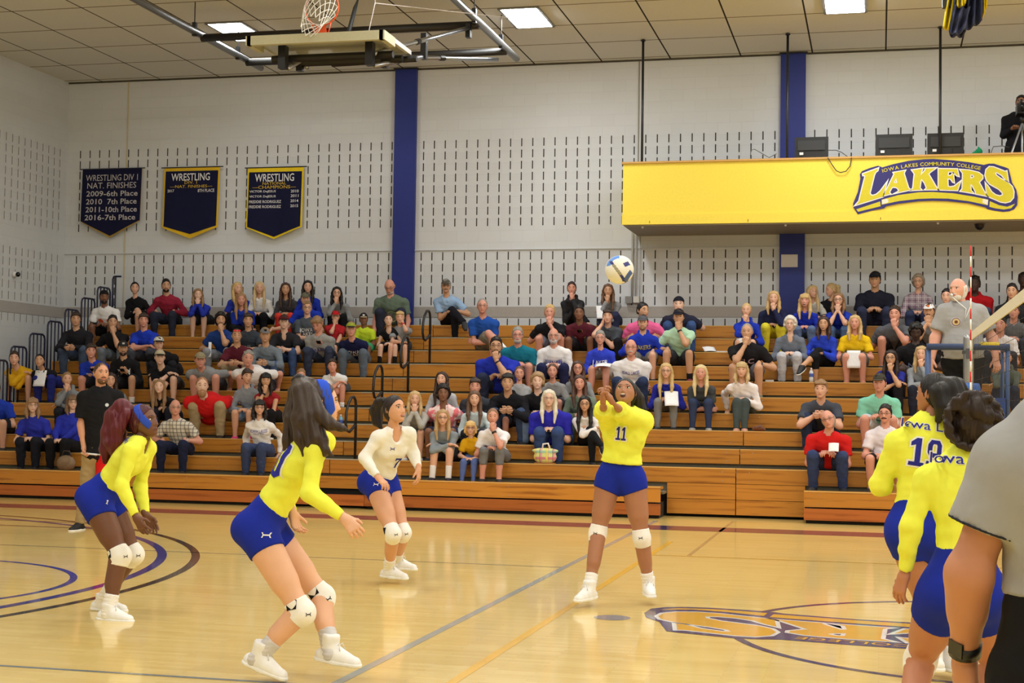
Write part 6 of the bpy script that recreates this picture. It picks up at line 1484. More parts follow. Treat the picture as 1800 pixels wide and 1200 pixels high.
(1232,655,4,'F',1,RD,('long',(220,198,148),.34),'tee',(74,78,84),'pants',(54,66,100),'cross','blonde in a dark grey tee and ripped jeans with arms folded, middle of three blondes',{'watch':('R',(150,180,180)),'tight':1,'shoe':(170,166,160),'txt':[('LAKERS',(210,214,220),.2,.06,.5)],'ff':.05}),
(1304,650,4,'F',1.03,LT,('bob',(200,172,124),.16),'long',(240,232,234),'pants',(70,80,80),'lapL','blonde woman in a white sweater leaning on her left hand, ankles crossed',{'tight':1,'shoe':(196,144,122),'w':1.08,'hem':.06,'ff':.18,'knees':.06}),
(1313,583,6,'M',1.08,TA,('buzz',hG),'tee',(28,26,30),'shorts',(90,88,98),'chinRk','grey-haired man in a black lettered tee leaning his cheek on his hand',{'w':1.15,'txt':[('FLC',(190,150,160),.22,.08,.66)],'shoe':(110,112,96),'watch':('L',(60,60,60))}),
(1312,545,8,'F',1,LT,('pony',(206,176,122)),'hood',(32,56,182),'shorts',(28,28,34),'chinRl','blonde woman in a blue hoodie holding a sheet, above the grey-haired man in black',{'paper':('L','white sheet held by the blonde woman in the blue hoodie',(-.02,0,-.12),(.2,.26,1.45)),'txt':[('NO.1',WHT,.14,.06,.5)]}),
(1360,524,9,'F',1.06,LT,('long',(198,164,112),.24),'long',(34,38,72),'pants',(226,214,60),'chinLl','blonde woman in a navy sweater and yellow trousers',{'w':1.2,'belly':.3,'tight':1,'lw':1.1}),
(1389,569,7,'F',1.03,PA,('curly',(222,218,208)),'long',(112,120,136),'pants',(196,198,208),'lap','white-haired woman in a grey v-neck top and pale grey trousers',{'glasses':(170,150,140),'vneck':.5,'cuff':.6,'w':1.08}),
(1415,528,9,'F',.98,RD,('bangs',(206,172,116),.3),'long',(32,52,182),'pants',(92,112,150),'lap','blonde woman with a fringe in bright blue, in front of the pilaster girl',{'mouth':.5,'txt':[('2',(220,180,170),.05,.08,.1)]}),
(1474,527,9,'F',.98,LT,('long',(140,104,72),.2),'tee',(34,56,170),'pants',(80,104,146),'both','woman with dark glasses in a blue top, hands clasped at her mouth',{'glasses':(26,22,22)}),
(1428,513,10,'G',.86,LT,('long',(216,186,136),.34),'tee',(214,214,206),'shorts',(60,60,70),'lap','blonde girl in a pale top against the wall beside the right pilaster',{'look':(.5,0)}),
(1461,509,10,'G',.88,LT,('pony',(196,168,120)),'tee',(28,28,32),'shorts',(50,50,60),'lap','fair-haired girl in a black tee turned to her left at the wall',{'look':(-1.1,-.2)}),
(1448,569,7,'F',1,TA,('long',(60,40,36),.22),'jacket',(46,72,210),'capri',(24,24,28),'lap','brown-haired woman in a bright blue zip top and black capris, legs crossed',{'cross':'L','mouth':.5,'shoe':(26,26,28),'sole':(230,230,230)}),
(1503,567,7,'F',1.02,RD,('long',(204,172,120),.26),'tee',(240,200,30),'shorts',(92,90,90),'lap','blonde woman in a sunflower yellow tee and grey shorts with a sheet of paper',{'w':1.12,'paper':('R','white sheet hanging from the hand of the woman in the yellow tee',(-.02,0,-.1),(.2,.27,1.45)),'shoe':(200,130,110),'txt':[('LAKERS',(60,50,30),.16,.05,.52)],'lw':1.1}),
(1538,492,10,'M',1.12,TA,('short',hD),'tee',(34,36,52),'pants',(48,54,80),'lap','man in navy tee and cap sitting tall on the right top row',{'cap':(30,32,42),'w':1.15,'belly':.3}),
(1614,495,10,'F',1.05,LT,('curly',(158,146,132)),'long',(176,160,180),'pants',(50,58,90),'lap','grey-haired woman in an open plaid shirt on the top row',{'topm':'plaid2','glasses':(120,110,104),'w':1.1}),
(1573,552,8,'M',1.06,RD,('short',hB),'tee',(92,94,102),'shorts',(34,34,38),'chinLk','man in a grey tee with fist at his chin beside the woman in yellow',{'w':1.15}),
(1633,547,8,'M',1,TA,('short',hB),'tee',(158,162,170),'pants',(36,36,44),'both','man in a white cap with sunglasses on it, hands clasped at his mouth',{'cap':(232,230,234),'capmark':(220,120,60),'mustache':hD}),
(1610,583,6,'M',1.05,DK,('afro',(22,18,18)),'tee',(24,24,28),'shorts',(70,70,74),'knees','man in a black tee looking down, left of the standing referee',{'look':(0,-.35),'w':1.1,'txt':[('NIA',(140,150,200),.2,.07,.5)]}),
(1566,629,5,'F',1,TA,('long',(44,32,30),.34),'tee',(44,50,150),'pants',(30,30,38),'chinL','woman with glasses, blue tee and black track trousers, hand over her mouth',{'glasses':(30,26,26),'shoe':(232,232,232)}),
(1620,622,5,'F',1,LT,('long',(190,160,112),.26),'hood',(148,152,160),'pants',(40,44,60),'chinL','blonde woman in a grey hoodie with fingers at her mouth beside the referee stand',{}),
(1443,684,3,'M',1.08,LT,('crop',hLB),'tee',(70,74,86),'pants',(44,56,86),'front','smiling young man in a slate tee and dark jeans above the man in red',{'w':1.05,'belly':.1}),
(1456,737,1,'M',1.06,RD,('fringe',hG),'polo',(206,32,32),'pants',(52,64,104),'lap','balding man with glasses in red polo and jeans, head tilted, on the lowest row',{'glasses':(60,50,50),'tilt':-.3,'w':1.15,'belly':.5,'paper':('R','small white paper in the hands of the balding man in red',(.08,-.03,.04),(.13,.14,.9))}),
(1546,673,3,'M',1.06,RD,('short',hD),'tee',(134,208,184),'shorts',(206,214,222),'lap','young man in mint tee and camouflage cap, right of the smiling slate-shirted man',{'cap':(70,66,56),'txt':[('O',(60,110,110),.14,.14,.56)],'shoe':(44,44,48),'w':1.1}),
(1556,727,1,'M',1.02,RD,('short',hD),'tee',(226,218,226),'shorts',(30,30,34),'lap','man with glasses and moustache in a pale tee, half hidden by the yellow-shirted player',{'glasses':(90,70,66),'mustache':hB,'belly':.4}),
(1664,521,9,'M',1,LT,('short',hD),'tee',(126,106,78),'pants',(50,50,56),'lap','man in an olive-brown tee half hidden behind the standing referee',{}),
(1713,499,10,'M',1.1,DK,('short',(24,20,20)),'hood',(186,26,36),'pants',(70,80,110),'lap','man in a red hoodie on the top row behind the striped antenna',{'w':1.15}),
(1779,512,9,'M',1.02,TA,('short',hD),'tee',(32,32,38),'pants',(44,48,60),'lap','dark-haired man in black near the right edge, above the net tape',{}),
(1799,492,10,'M',1,DK,('short',(24,20,20)),'tee',(50,46,50),'pants',(44,48,60),'lap','person cut off at the right picture edge on the top row',{}),
(1782,547,8,'M',1.02,RD,('short',(70,50,44)),'hood',(104,106,112),'pants',(60,60,74),'lap','person in a grey hoodie seen through the net, upper of two at the right edge',{}),
(1758,570,7,'M',1.04,RD,('short',hD),'tee',(236,232,236),'pants',(44,46,56),'lap','person in a white tee seen through the net behind the referee',{'txt':[('A',(200,130,130),.05,.05,.62,None,-.06)]}),
(1770,628,5,'F',1,TA,('tied',(50,36,34)),'jacket',(92,100,92),'pants',(44,48,66),'chinR','woman in a grey-green jacket with a hand at her mouth, seen through the net',{}),
]
def plaid_mat(name, base, lines, sx=0.055):
    m, nt, b = new_mat(name)
    tc = N(nt, 'ShaderNodeTexCoord'); s = N(nt, 'ShaderNodeSeparateXYZ'); nt.links.new(tc.outputs['Object'], s.inputs[0])
    prev = N(nt, 'ShaderNodeRGB'); prev.outputs[0].default_value = lin(base); out = prev.outputs[0]
    for i, (ch, per, wd, col) in enumerate(lines):
        d = N(nt, 'ShaderNodeMath', operation='DIVIDE'); d.inputs[1].default_value = per; nt.links.new(s.outputs[ch], d.inputs[0])
        fr = N(nt, 'ShaderNodeMath', operation='FRACT'); nt.links.new(d.outputs[0], fr.inputs[0])
        lt = N(nt, 'ShaderNodeMath', operation='LESS_THAN'); lt.inputs[1].default_value = wd; nt.links.new(fr.outputs[0], lt.inputs[0])
        ml = N(nt, 'ShaderNodeMath', operation='MULTIPLY'); ml.inputs[1].default_value = 0.7; nt.links.new(lt.outputs[0], ml.inputs[0])
        mx = N(nt, 'ShaderNodeMixRGB'); mx.inputs[2].default_value = lin(col); nt.links.new(ml.outputs[0], mx.inputs[0]); nt.links.new(out, mx.inputs[1]); out = mx.outputs[0]
    nt.links.new(out, b.inputs['Base Color']); b.inputs['Roughness'].default_value = 0.9
    return m
def floral_mat():
    m, nt, b = new_mat('floral_cloth')
    tc = N(nt, 'ShaderNodeTexCoord'); nz = N(nt, 'ShaderNodeTexNoise'); nz.inputs['Scale'].default_value = 13; nz.inputs['Detail'].default_value = 1
    nt.links.new(tc.outputs['Object'], nz.inputs['Vector'])
    cr = N(nt, 'ShaderNodeValToRGB'); cr.color_ramp.elements[0].position = 0.52; cr.color_ramp.elements[1].position = 0.6
    cr.color_ramp.elements[0].color = lin((240, 124, 136)); cr.color_ramp.elements[1].color = lin((250, 226, 226))
    nt.links.new(nz.outputs['Fac'], cr.inputs[0]); nt.links.new(cr.outputs[0], b.inputs['Base Color']); b.inputs['Roughness'].default_value = 0.9
    return m
SPECIAL = {'plaid': plaid_mat('plaid_cloth', (214, 208, 198), [('X', .055, .22, (120, 112, 108)), ('Z', .055, .22, (120, 112, 108)), ('X', .055, .08, (50, 46, 50)), ('Z', .055, .08, (50, 46, 50))]),
           'plaid2': plaid_mat('plaid_cloth', (178, 164, 184), [('X', .05, .25, (120, 60, 84)), ('Z', .05, .25, (120, 64, 88)), ('X', .1, .12, (230, 226, 232)), ('Z', .1, .12, (230, 226, 232))]), 'floral': floral_mat()}
def spectators(sel=None):
    for i, r in enumerate(ROWS):
        if sel is not None and i not in sel: continue
        if len(r) > 13 and 'topm' in r[13]: r[13]['topm'] = SPECIAL.get(r[13]['topm'], None) if isinstance(r[13]['topm'], str) else r[13]['topm']
        sitter(r)
    # the two orange discs printed on the white tee
    P = PEOPLE.get('person in a white tee with two orange discs, highest by the left guard rails')
    if P:
        for dx in (-0.085, 0.085):
            n = 16; v = np.array([(dx+0.055*math.cos(a), 0.055*math.sin(a)) for a in np.arange(n)*2*math.pi/n])
            decal(P['topV'], P['topF'], (v, [tuple(range(n))]), lerp(P['pel'], P['neck'], 0.6), P['l'], P['u'], P['f'], 'printed_disc', cloth((250, 100, 60), 'print'), P['top'])
    P = PEOPLE.get('heavy bald man in a green-grey tee with a round print, beside the left blue pilaster')
    if P:
        for r0, r1 in ((0.085, 0.1), (0.05, 0.056), (0.0, 0.02)):
            n = 24; v = []; f = []
            for a in np.arange(n)*2*math.pi/n: v += [(r0*math.cos(a), r0*math.sin(a)), (r1*math.cos(a), r1*math.sin(a))]
            f = [(2*i, 2*i+1, (2*i+3) % (2*n), (2*i+2) % (2*n)) for i in range(n)]
            decal(P['topV'], P['topF'], (np.array(v), f), lerp(P['pel'], P['neck'], 0.56), P['l'], P['u'], P['f'], 'round_print', cloth((176, 198, 160), 'print'), P['top'])
# ------------------------------------------------------------------ players and officials on the floor
NEON, ROY = (236, 243, 84), (26, 44, 160)
UA = ([[(-1, .6), (-.72, .6), (-.55, .16), (.55, .16), (.72, .6), (1, .6), (.72, 0), (1, -.6), (.72, -.6), (.55, -.16), (-.55, -.16), (-.72, -.6), (-1, -.6), (-.72, 0)]])
DIG = {'1': [[(0, 0), (1, 0), (1, .14), (.72, .14), (.72, 1), (.42, 1), (.06, .84), (.06, .7), (.36, .76), (.36, .14), (0, .14)]],
       '9': [[(.2, 0), (.8, 0), (1, .16), (1, .84), (.8, 1), (.2, 1), (0, .84), (0, .54), (.2, .38), (.68, .38), (.68, .2), (.6, .13), (.34, .13), (.34, .24), (0, .24), (0, .16)], [(.36, .54), (.66, .54), (.66, .80), (.6, .86), (.38, .86), (.32, .80), (.32, .58)]],
       '7': [[(.18, 0), (.52, 0), (1, .78), (1, 1), (0, 1), (0, .72), (.2, .72), (.2, .84), (.66, .84)]],
       '0': [[(.2, 0), (.8, 0), (1, .16), (1, .84), (.8, 1), (.2, 1), (0, .84), (0, .16)], [(.36, .14), (.64, .14), (.68, .2), (.68, .8), (.64, .86), (.36, .86), (.32, .8), (.32, .2)]]}
def digits(s, w_, h, gap=0.16):
    """contours of a number, centred, each digit w_ x h"""
    n = len(s); tot = n*w_+(n-1)*gap*w_; out = []
    for i, ch in enumerate(s):
        x0 = -tot/2+i*(1+gap)*w_
        for c in DIG[ch]: out.append([(x0+x*w_, (y-.5)*h) for x, y in c])
    return out
def J_px(Y0, **k):
    J = {}
    for n, v in k.items():
        J[n] = at(v[0], v[1], Y0+(v[2] if len(v) > 2 else 0))
    return J
def standing(label, Y0, pts, hf, hu, toR, toL, sp, group=None, vox=0.0085, cat='person'):
    J = J_px(Y0, **pts); J['hf'] = V3(*hf); J['hu'] = V3(*hu); J['toR'] = nrm(V3(*toR)); J['toL'] = nrm(V3(*toL))
    sp = dict(dict(seated=False, sc=1.0, shoe=(238, 238, 240), sole=(240, 240, 240)), **sp)
    gz = sp.get('gz', 0.0)
    base = (J['anR']+J['anL'])/2
    t = thing('person', label, cat, (base[0], base[1], gz), group)
    P = build_person(t, J, sp, vox=vox, hvox=0.0042, hn=30, full=True); P.update(J=J, t=t, pel=J['pel'], neck=J['neck'], sp=sp)
    return P
def headband(P, rgb, w0=-0.078, w1=-0.022, tilt=0.62):
    L = lambda x, y, z: P['C']+P['R']@(V3(x, y, z)*P['hs'])
    n = P['R']@nrm(V3(0, -1, tilt))
    S = SDF().ell(L(0, 0.010, 0.004), V3(0.0795+0.009, 0.1+0.010, 0.118+0.010)*P['hs'], P['R'], 0, ((L(0, w0, 0.0), n), (L(0, w1, 0), -n)))
    v, f = S.mesh(0.005); mesh_obj('headband', v, f, cloth(rgb, 'headband_cloth'), P['t'], True)
def hair_chains(P, chains, rgb, vox=0.0065, k=0.018, name='ponytail'):
    S = SDF()
    for pts, rs in chains: S.chain(pts, rs, k)
    v, f = S.mesh(vox)
    a = v*np.array([1, 1, 0.25]); v = v+0.004*np.sin(v@V3(150, 90, 20))[:, None]*nrm(V3(0.7, -0.7, 0))
    return mesh_obj(name, v, f, hairm(rgb), P.get('hair', P['t']) if P.get('hair') else P['t'], True)
def knee_pads(P, r=0.062, marks=True, side=None, patch=True, panel=None):
    J = P['J']
    for a in 'LR':
        up_, dn_ = J['hip'+a]-J['kn'+a], J['an'+a]-J['kn'+a]; lm = P['sp'].get('lw', 1.0)
        front = -nrm(nrm(up_)+nrm(dn_)); 
        if np.linalg.norm(nrm(up_)+nrm(dn_)) < 0.12: front = P['f']
        p0, p1 = J['kn'+a]+up_*0.145, J['kn'+a]+dn_*0.17; rr = r*lm
        S = SDF().cap(J['kn'+a]+up_*0.2, J['kn'+a], rr*1.02, rr*0.98, 0.02, ((p0, up_),)).cap(J['kn'+a], J['kn'+a]+dn_*0.28, rr*0.98, rr*0.94, 0.02, ((p1, dn_),))
        S.ell(J['kn'+a]+front*0.02, V3(0.053, 0.053, 0.06)*lm, None, 0.03, ((p0, up_), (p1, dn_)))
        v, f = S.mesh(0.006); po = mesh_obj('knee_pad', v, f, cloth((240, 238, 236), 'knee_pad_cloth'), P['t'], True)
        ax = nrm(J['an'+a]-J['hip'+a])
        if marks:
            n = nrm(front+V3(0, -0.9, 0)) if side is None else nrm(V3(*side)); uv = nrm(-ax-n*(-ax@n)); rv = np.cross(uv, n)
            vv, ff = poly2d([[(x*0.016, y*0.016) for x, y in UA[0]]]); c0 = J['kn'+a]+front*0.02
            decal(v, f, (vv, ff), c0, rv, uv, n, 'maker_mark', cloth((34, 34, 40), 'print'), po, 0.003)
        if patch:
            n = nrm(V3(0, -1, 0)-front*0.75) if panel is None else nrm(V3(*panel)); uv = nrm(-ax-n*(-ax@n)); rv = np.cross(uv, n)
            vv = np.array([(-0.032, -0.028), (0.03, -0.02), (0.03, 0.03), (-0.03, 0.03)]); decal(v, f, (vv, [(0, 1, 2, 3)]), J['kn'+a]-front*0.012+up_*0.05, rv, uv, n, 'side_panel', cloth((26, 24, 30), 'print'), po, 0.003, sub=0.012)
def socks(P, rgb, h=0.3, r=0.0425):
    J = P['J']
    for a in 'LR':
        d = J['kn'+a]-J['an'+a]; p1 = J['an'+a]+d*h
        lm = P['sp'].get('lw', 1.0); S = SDF().cap(J['an'+a]-nrm(d)*0.03, p1+d*0.08, r*lm, r*lm*1.1, 0, ((p1, d),)); v, f = S.mesh(0.006); v = v+nrm(d)*(0.0)+0.0012*np.sin(v[:, 2]*260)[:, None]*np.array([1, 1, 0])
        mesh_obj('sock', v, f, cloth(rgb, 'sock_cloth'), P['t'], True)
def laces(P):
    J = P['J']
    for a in 'LR':
        if P['sp'].get('noshoe'+a): continue
        toe = nrm(J['to'+a]); side = np.cross(toe, V3(0, 0, 1)); mb = MB()
        for q in range(4):
            c = J['an'+a]+toe*(0.05+0.022*q)+V3(0, 0, 0.008-0.012*q); mb.tube([c-side*0.024, c+V3(0, 0, 0.006), c+side*0.024], 0.003, 5)
        c = J['an'+a]+toe*0.045+V3(0, 0, 0.02)
        for s in (-1, 1): mb.tube([c, c+side*s*0.02+V3(0, 0, 0.02)+toe*0.02, c+side*s*0.03+toe*0.03-V3(0, 0, 0.015)], 0.003, 5)
        mb.build('shoe_lace', plain('lace_white', (226, 224, 222)), P['t'], True)
def shorts_mark(P, c, n, rgb=(226, 226, 232), s=0.02):
    o = P['bottom']; V = np.array([v.co[:] for v in o.data.vertices]); F = [tuple(p.vertices) for p in o.data.polygons]
    n = nrm(n); uv = nrm(V3(0, 0, 1)-n*n[2]); rv = np.cross(uv, n)
    decal(V, F, poly2d([[(x*s, y*s) for x, y in UA[0]]]), c, rv, uv, n, 'maker_mark', cloth(rgb, 'print'), o, 0.003)
def number(P, s, c, w_, h, back, rgb=(44, 48, 150), edge=(240, 240, 236), nn=None, rv=None):
    n = (-P['f'] if back else P['f']) if nn is None else nrm(nn); rv = (-P['l'] if back else P['l']) if rv is None else nrm(rv); uv = nrm(np.cross(n, rv))
    con = digits(s, w_, h)
    decal(P['topV'], P['topF'], poly2d(con, 0.009), c, rv, uv, n, 'number_edge', cloth(edge, 'print'), P['top'], 0.003, sub=0.02)
    decal(P['topV'], P['topF'], poly2d(con), c, rv, uv, n, 'number', cloth(rgb, 'print'), P['top'], 0.0055, sub=0.02)
def shirt_text(P, s, c, w_, h, n, rv, rgb=(44, 48, 150), edge=(240, 240, 236), bold=0.0):
    n, rv = nrm(n), nrm(rv); uv = nrm(np.cross(n, rv))
    if edge: decal(P['topV'], P['topF'], fit2d(text2d(s, bold+0.03), -w_/2-0.004, w_/2+0.004, -h/2-0.004, h/2+0.004), c, rv, uv, n, 'lettering_edge', cloth(edge, 'print'), P['top'], 0.003, sub=0.025)
    decal(P['topV'], P['topF'], fit2d(text2d(s, bold), -w_/2, w_/2, -h/2, h/2), c, rv, uv, n, 'lettering', cloth(rgb, 'print'), P['top'], 0.0055, sub=0.025)

DKS, MDS, LTS, HSK = (112, 74, 56), (170, 118, 90), (226, 176, 146), (214, 160, 128)
def players():
    GP = 'volleyball players in yellow'
    # left player, crouching, facing right
    P = standing('crouching player in yellow with a long wine-red ponytail and blue headband, at the left', 9.5,
        dict(pel=(177, 869), neck=(246, 776), head=(253, 741), shR=(231, 791, -.16), shL=(261, 787, .16), elR=(213, 853, -.21), elL=(246, 855, .2), wrR=(238, 906, -.2), wrL=(256, 903, .12),
             hipR=(167, 882, -.09), hipL=(186, 880, .09), knR=(211, 977, -.12), knL=(234, 974, .12), anR=(191, 1072, -.17), anL=(180, 1055, .22)),
        (1, -.12, .16), (-.16, 0, 1), (1, -.05, -.03), (1, .05, -.03),
        dict(fem=True, skin=DKS, hair=('slick', (74, 24, 30)), top='long', topc=NEON, bot='spandex', botc=ROY, loose=0.007, glute=.86, lw=1.1, hightop=0.03, hem=-0.10, rise=.125, vneck=.6, spx=0.29,
             handR=dict(f=(.55, 0, -.8), n=(.3, .9, 0), curl=.25, spread=.12), handL=dict(f=(.5, .2, -.8), n=(0, -1, 0), curl=.3)), GP)
    headband(P, (48, 78, 190))
    a = lambda x, y, d=0: at(x, y, 9.5+d)
    hair_chains(P, [([a(228, 722), a(214, 716, -.02), a(200, 732, -.02), a(193, 760, -.03), a(186, 790, -.02), a(184, 812)], [.05, .06, .062, .06, .045, .015]), ([a(225, 730, .03), a(212, 748, .05), a(206, 775, .05), a(196, 800, .04), a(192, 818, .02)], [.05, .058, .055, .04, .012]), ([a(222, 728, -.06), a(208, 752, -.08), a(204, 776, -.08), a(203, 792, -.07)], [.04, .045, .04, .014])]+
                [([a(200+7*math.sin(i), 730+i*9, -.08+.03*(i % 3)), a(196+7*math.sin(i+1), 742+i*9, -.08+.02*(i % 4))], [.03, .03]) for i in range(8)], (92, 26, 38))
    hair_chains(P, [([a(229, 716), a(232, 735), a(229, 752)], [.03, .045, .03])], (26, 20, 22), name='hair_tie')
    knee_pads(P, marks=True, side=(.7, -.7, 0)); socks(P, (240, 238, 238), .3); laces(P)
    shorts_mark(P, a(185, 883, -.2), V3(.1, -1, 0)); number(P, '9', lerp(P['pel'], P['neck'], .74)-P['f']*.1, .09, .16, True)
    shirt_text(P, 'Iowa Lakes', lerp(P['pel'], P['neck'], .95)-P['f']*.1, .3, .04, -P['f'], -P['l'])
    # front player
    P = standing('ponytailed player in yellow and blue headband striding at the front centre-left, nearest the camera', 7.72,
        dict(pel=(460, 921), neck=(549, 768), head=(563, 707), shR=(556, 790, -.16), shL=(571, 776, .16), elR=(543, 866, -.22), elL=(500, 870, .22), wrR=(602, 908, -.2), wrL=(513, 898, .1),
             hipR=(451, 934, -.09), hipL=(469, 930, .1), knR=(530, 1076, -.08), knL=(566, 1050, .17), anR=(456, 1152, -.12), anL=(580, 1140, .03)),
        (.86, .5, -.02), (0, 0, 1), (.9, -.1, -.28), (1, -.12, -.1),
        dict(fem=True, skin=LTS, hair=('slick', (66, 50, 42)), top='long', topc=NEON, bot='spandex', botc=ROY, loose=0.008, glute=.86, lw=1.06, hightop=0.06, hem=-0.11, rise=.135, spx=0.24, bust=.35,
             handR=dict(f=(.75, 0, -.75), n=(-.3, .9, -.3), curl=.5, spread=.1), handL=dict(f=(.3, 0, -.95), n=(.9, -.3, .2), curl=.55, spread=.12), ftR=None), GP)
    headband(P, (48, 84, 206), -.07, -.008, .3)
    a = lambda x, y, d=0: at(x, y, 7.72+d)
    tie = a(526, 671, 0.02)
    H = (58, 44, 36)
    ch = [([a(545, 678), tie], [.045, .04])]
    for xs in ([(524, 690, .0), (512, 735, -.04), (507, 775, -.06), (505, 800, -.06), (518, 818, -.05)], [(530, 685, -.06), (525, 735, -.14), (528, 770, -.17), (538, 798, -.17), (550, 813, -.17)], [(538, 684, -.08), (545, 730, -.16), (558, 770, -.19), (572, 790, -.19), (586, 802, -.18)],
               [(545, 690, -.09), (562, 728, -.16), (580, 745, -.17), (600, 752, -.16), (612, 756, -.15)], [(520, 690, .06), (510, 730, .08), (506, 760, .06), (512, 790, .03)], [(532, 690, .03), (532, 735, 0), (540, 775, -.12), (545, 800, -.16)], [(540, 690, -.04), (552, 740, -.12), (566, 775, -.17), (570, 796, -.17), (560, 790, -.17)], [(528, 688, -.09), (536, 740, -.17), (546, 780, -.19), (545, 806, -.18)]):
        ch.append(([tie]+[a(*q) for q in xs], [.034]+[.040, .040, .034, .020, .006][-len(xs):] if len(xs) == 5 else [.034, .042, .04, .026, .008]))
    hair_chains(P, ch, H, 0.006, 0.014)
    hair_chains(P, [([a(518, 668), a(527, 666), a(537, 673), a(541, 680)], [.02, .026, .026, .018])], (20, 18, 22), name='hair_tie')
    knee_pads(P, marks=True, side=(.6, -.8, 0), panel=(-.15, -1, .35)); socks(P, (206, 204, 208), .36, .0435); laces(P)
    shorts_mark(P, a(465, 940, -.2), V3(.1, -1, .1), s=.024); number(P, '10', lerp(P['pel'], P['neck'], .68)-P['f']*.1, .11, .2, True, edge=(236, 236, 220))
    # white libero
    P = standing('player in a white long-sleeve jersey numbered 7 crouching in the middle', 12.0,
        dict(pel=(667, 842), neck=(692, 760, -.15), head=(694, 720, -.2), shR=(665, 768, -.27), shL=(719, 762, -.06), elR=(640, 804, -.33), elL=(727, 797, .0), wrR=(663, 837, -.4), wrL=(735, 822, -.1),
             hipR=(660, 851, -.07), hipL=(680, 848, .06), knR=(691, 938, -.3), knL=(709, 936, -.06), anR=(684, 1000, -.05), anL=(697, 985, .25)),
        (.84, -.5, .14), (-.1, .05, 1), (.9, -.3, -.02), (.85, -.1, -.02),
        dict(fem=True, skin=HSK, hair=('slick', (40, 30, 28)), top='long', topc=(236, 234, 228), bot='spandex', botc=ROY, loose=0.009, glute=1.0, lw=1.02, hightop=0.05, hem=-0.03, rise=.06, vneck=.55, spx=0.24, mouth=0.12,
             handR=dict(f=(.75, -.25, -.55), n=(-.3, .3, -.9), curl=.5, spread=.1), handL=dict(f=(.1, -.2, -.95), n=(-.9, 0, 0), curl=.5)), None)
    a = lambda x, y, d=0: at(x, y, 12.0+d)
    hair_chains(P, [([a(676, 705, -.1), a(667, 708, -.05), a(661, 722, 0), a(663, 740, 0), a(670, 752, -.02)], [.035, .045, .055, .045, .015])], (34, 26, 26))
    knee_pads(P, marks=True, side=(.6, -.8, 0), panel=(-.8, -.6, 0)); socks(P, (242, 240, 240), .32); laces(P)
    shorts_mark(P, a(659, 851, -.2), V3(-.3, -1, 0)); n = P['f']
    number(P, '7', lerp(P['pel'], P['neck'], .50)+P['f']*.1+P['l']*.045, .055, .10, False, edge=(236, 234, 228))
    decal(P['topV'], P['topF'], poly2d([[(x*.022, y*.022) for x, y in UA[0]]]), lerp(P['pel'], P['neck'], .80)-P['l']*.04, P['l'], P['u'], n, 'maker_mark', cloth((50, 56, 150), 'print'), P['top'], .003)
    # receiving player 11
    P = standing('player numbered 11 in yellow looking up with both arms raised to pass the ball', 11.35,
        dict(pel=(1091, 829), neck=(1101, 731), head=(1099, 691, -.03), shR=(1072, 741, -.05), shL=(1130, 740, -.02), elR=(1061, 724, -.31), elL=(1095, 727, -.27), wrR=(1060, 703, -.53), wrL=(1074, 703, -.50),
             hipR=(1071, 840), hipL=(1112, 840), knR=(1051, 937, -.06), knL=(1128, 945, 0), anR=(1036, 1036, -.22), anL=(1140, 1028, .08)),
        (.0, -.9, .44), (-.02, .42, .9), (-.35, -.93, -.03), (.28, -.95, -.03),
        dict(fem=True, skin=MDS, hair=('slick', (30, 24, 24)), top='long', topc=NEON, bot='spandex', botc=ROY, glute=.85, lw=1.06, hightop=0.05, hem=-0.075, rise=.10, spx=0.215, loose=.032, mouth=0.9, cuff=.30,
             handR=dict(f=(.1, -.55, .7), n=(.9, -.1, .1), curl=.9, spread=.02), handL=dict(f=(-.35, -.5, .65), n=(-.9, -.2, .1), curl=.9, spread=.02)), GP)
    a = lambda x, y, d=0: at(x, y, 11.35+d)
    hair_chains(P, [([a(1108, 685, .06), a(1117, 700, .1), a(1124, 722, .12), a(1130, 742, .13)], [.06, .062, .055, .02]), ([a(1112, 690, .1), a(1122, 712, .14), a(1138, 735, .16)], [.05, .05, .015]), ([a(1104, 690, .12), a(1110, 720, .15), a(1112, 745, .14)], [.05, .05, .02])], (36, 28, 26), name='long_hair')
    knee_pads(P, marks=True, side=(0, -1, .1), patch=False); socks(P, (240, 238, 238), .28); laces(P)
    number(P, '11', lerp(P['pel'], P['neck'], .69)-P['l']*.02+P['f']*.1, .036, .10, False)
    # player 19
    P = standing('player numbered 19 in yellow seen from behind with a black ponytail, at the right', 8.75,
        dict(pel=(1610, 925), neck=(1636, 742), head=(1641, 692, .02), shL=(1579, 778, -.04), shR=(1698, 782, .06), elL=(1546, 852, .02), elR=(1718, 872, .1), wrL=(1585, 862, .22), wrR=(1690, 868, .32),
             hipL=(1592, 936, -.02), hipR=(1630, 938, .03), knL=(1628, 1060, .12), knR=(1656, 1062, .16), anL=(1642, 1154, -.03), anR=(1672, 1156, .08)),
        (-.8, .6, .06), (0, 0, 1), (-.4, .9, 0), (-.4, .9, 0),
        dict(fem=True, skin=(176, 120, 92), hair=('pony', (26, 22, 24)), top='long', topc=NEON, bot='spandex', botc=ROY, loose=0.014, glute=1.1, lw=1.1, hightop=.05, hem=-.12, rise=.145, cuff=.2, w=1.08, aw=1.15, nohandR=False), GP)
    a = lambda x, y, d=0: at(x, y, 8.75+d)
    hair_chains(P, [([a(1655, 672, -.02), a(1676, 684, -.06), a(1690, 708, -.08), a(1684, 740, -.1), a(1668, 762, -.12)], [.04, .07, .075, .06, .02]), ([a(1652, 690, -.08), a(1660, 715, -.1), a(1650, 738, -.08)], [.06, .05, .02])], (24, 20, 22))
    nb = -P['f']
    shirt_text(P, 'Iowa Lakes', a(1647, 750, -.1), .40, .048, nb, -P['l']); number(P, '19', a(1631, 797, -.15), .078, .155, True)
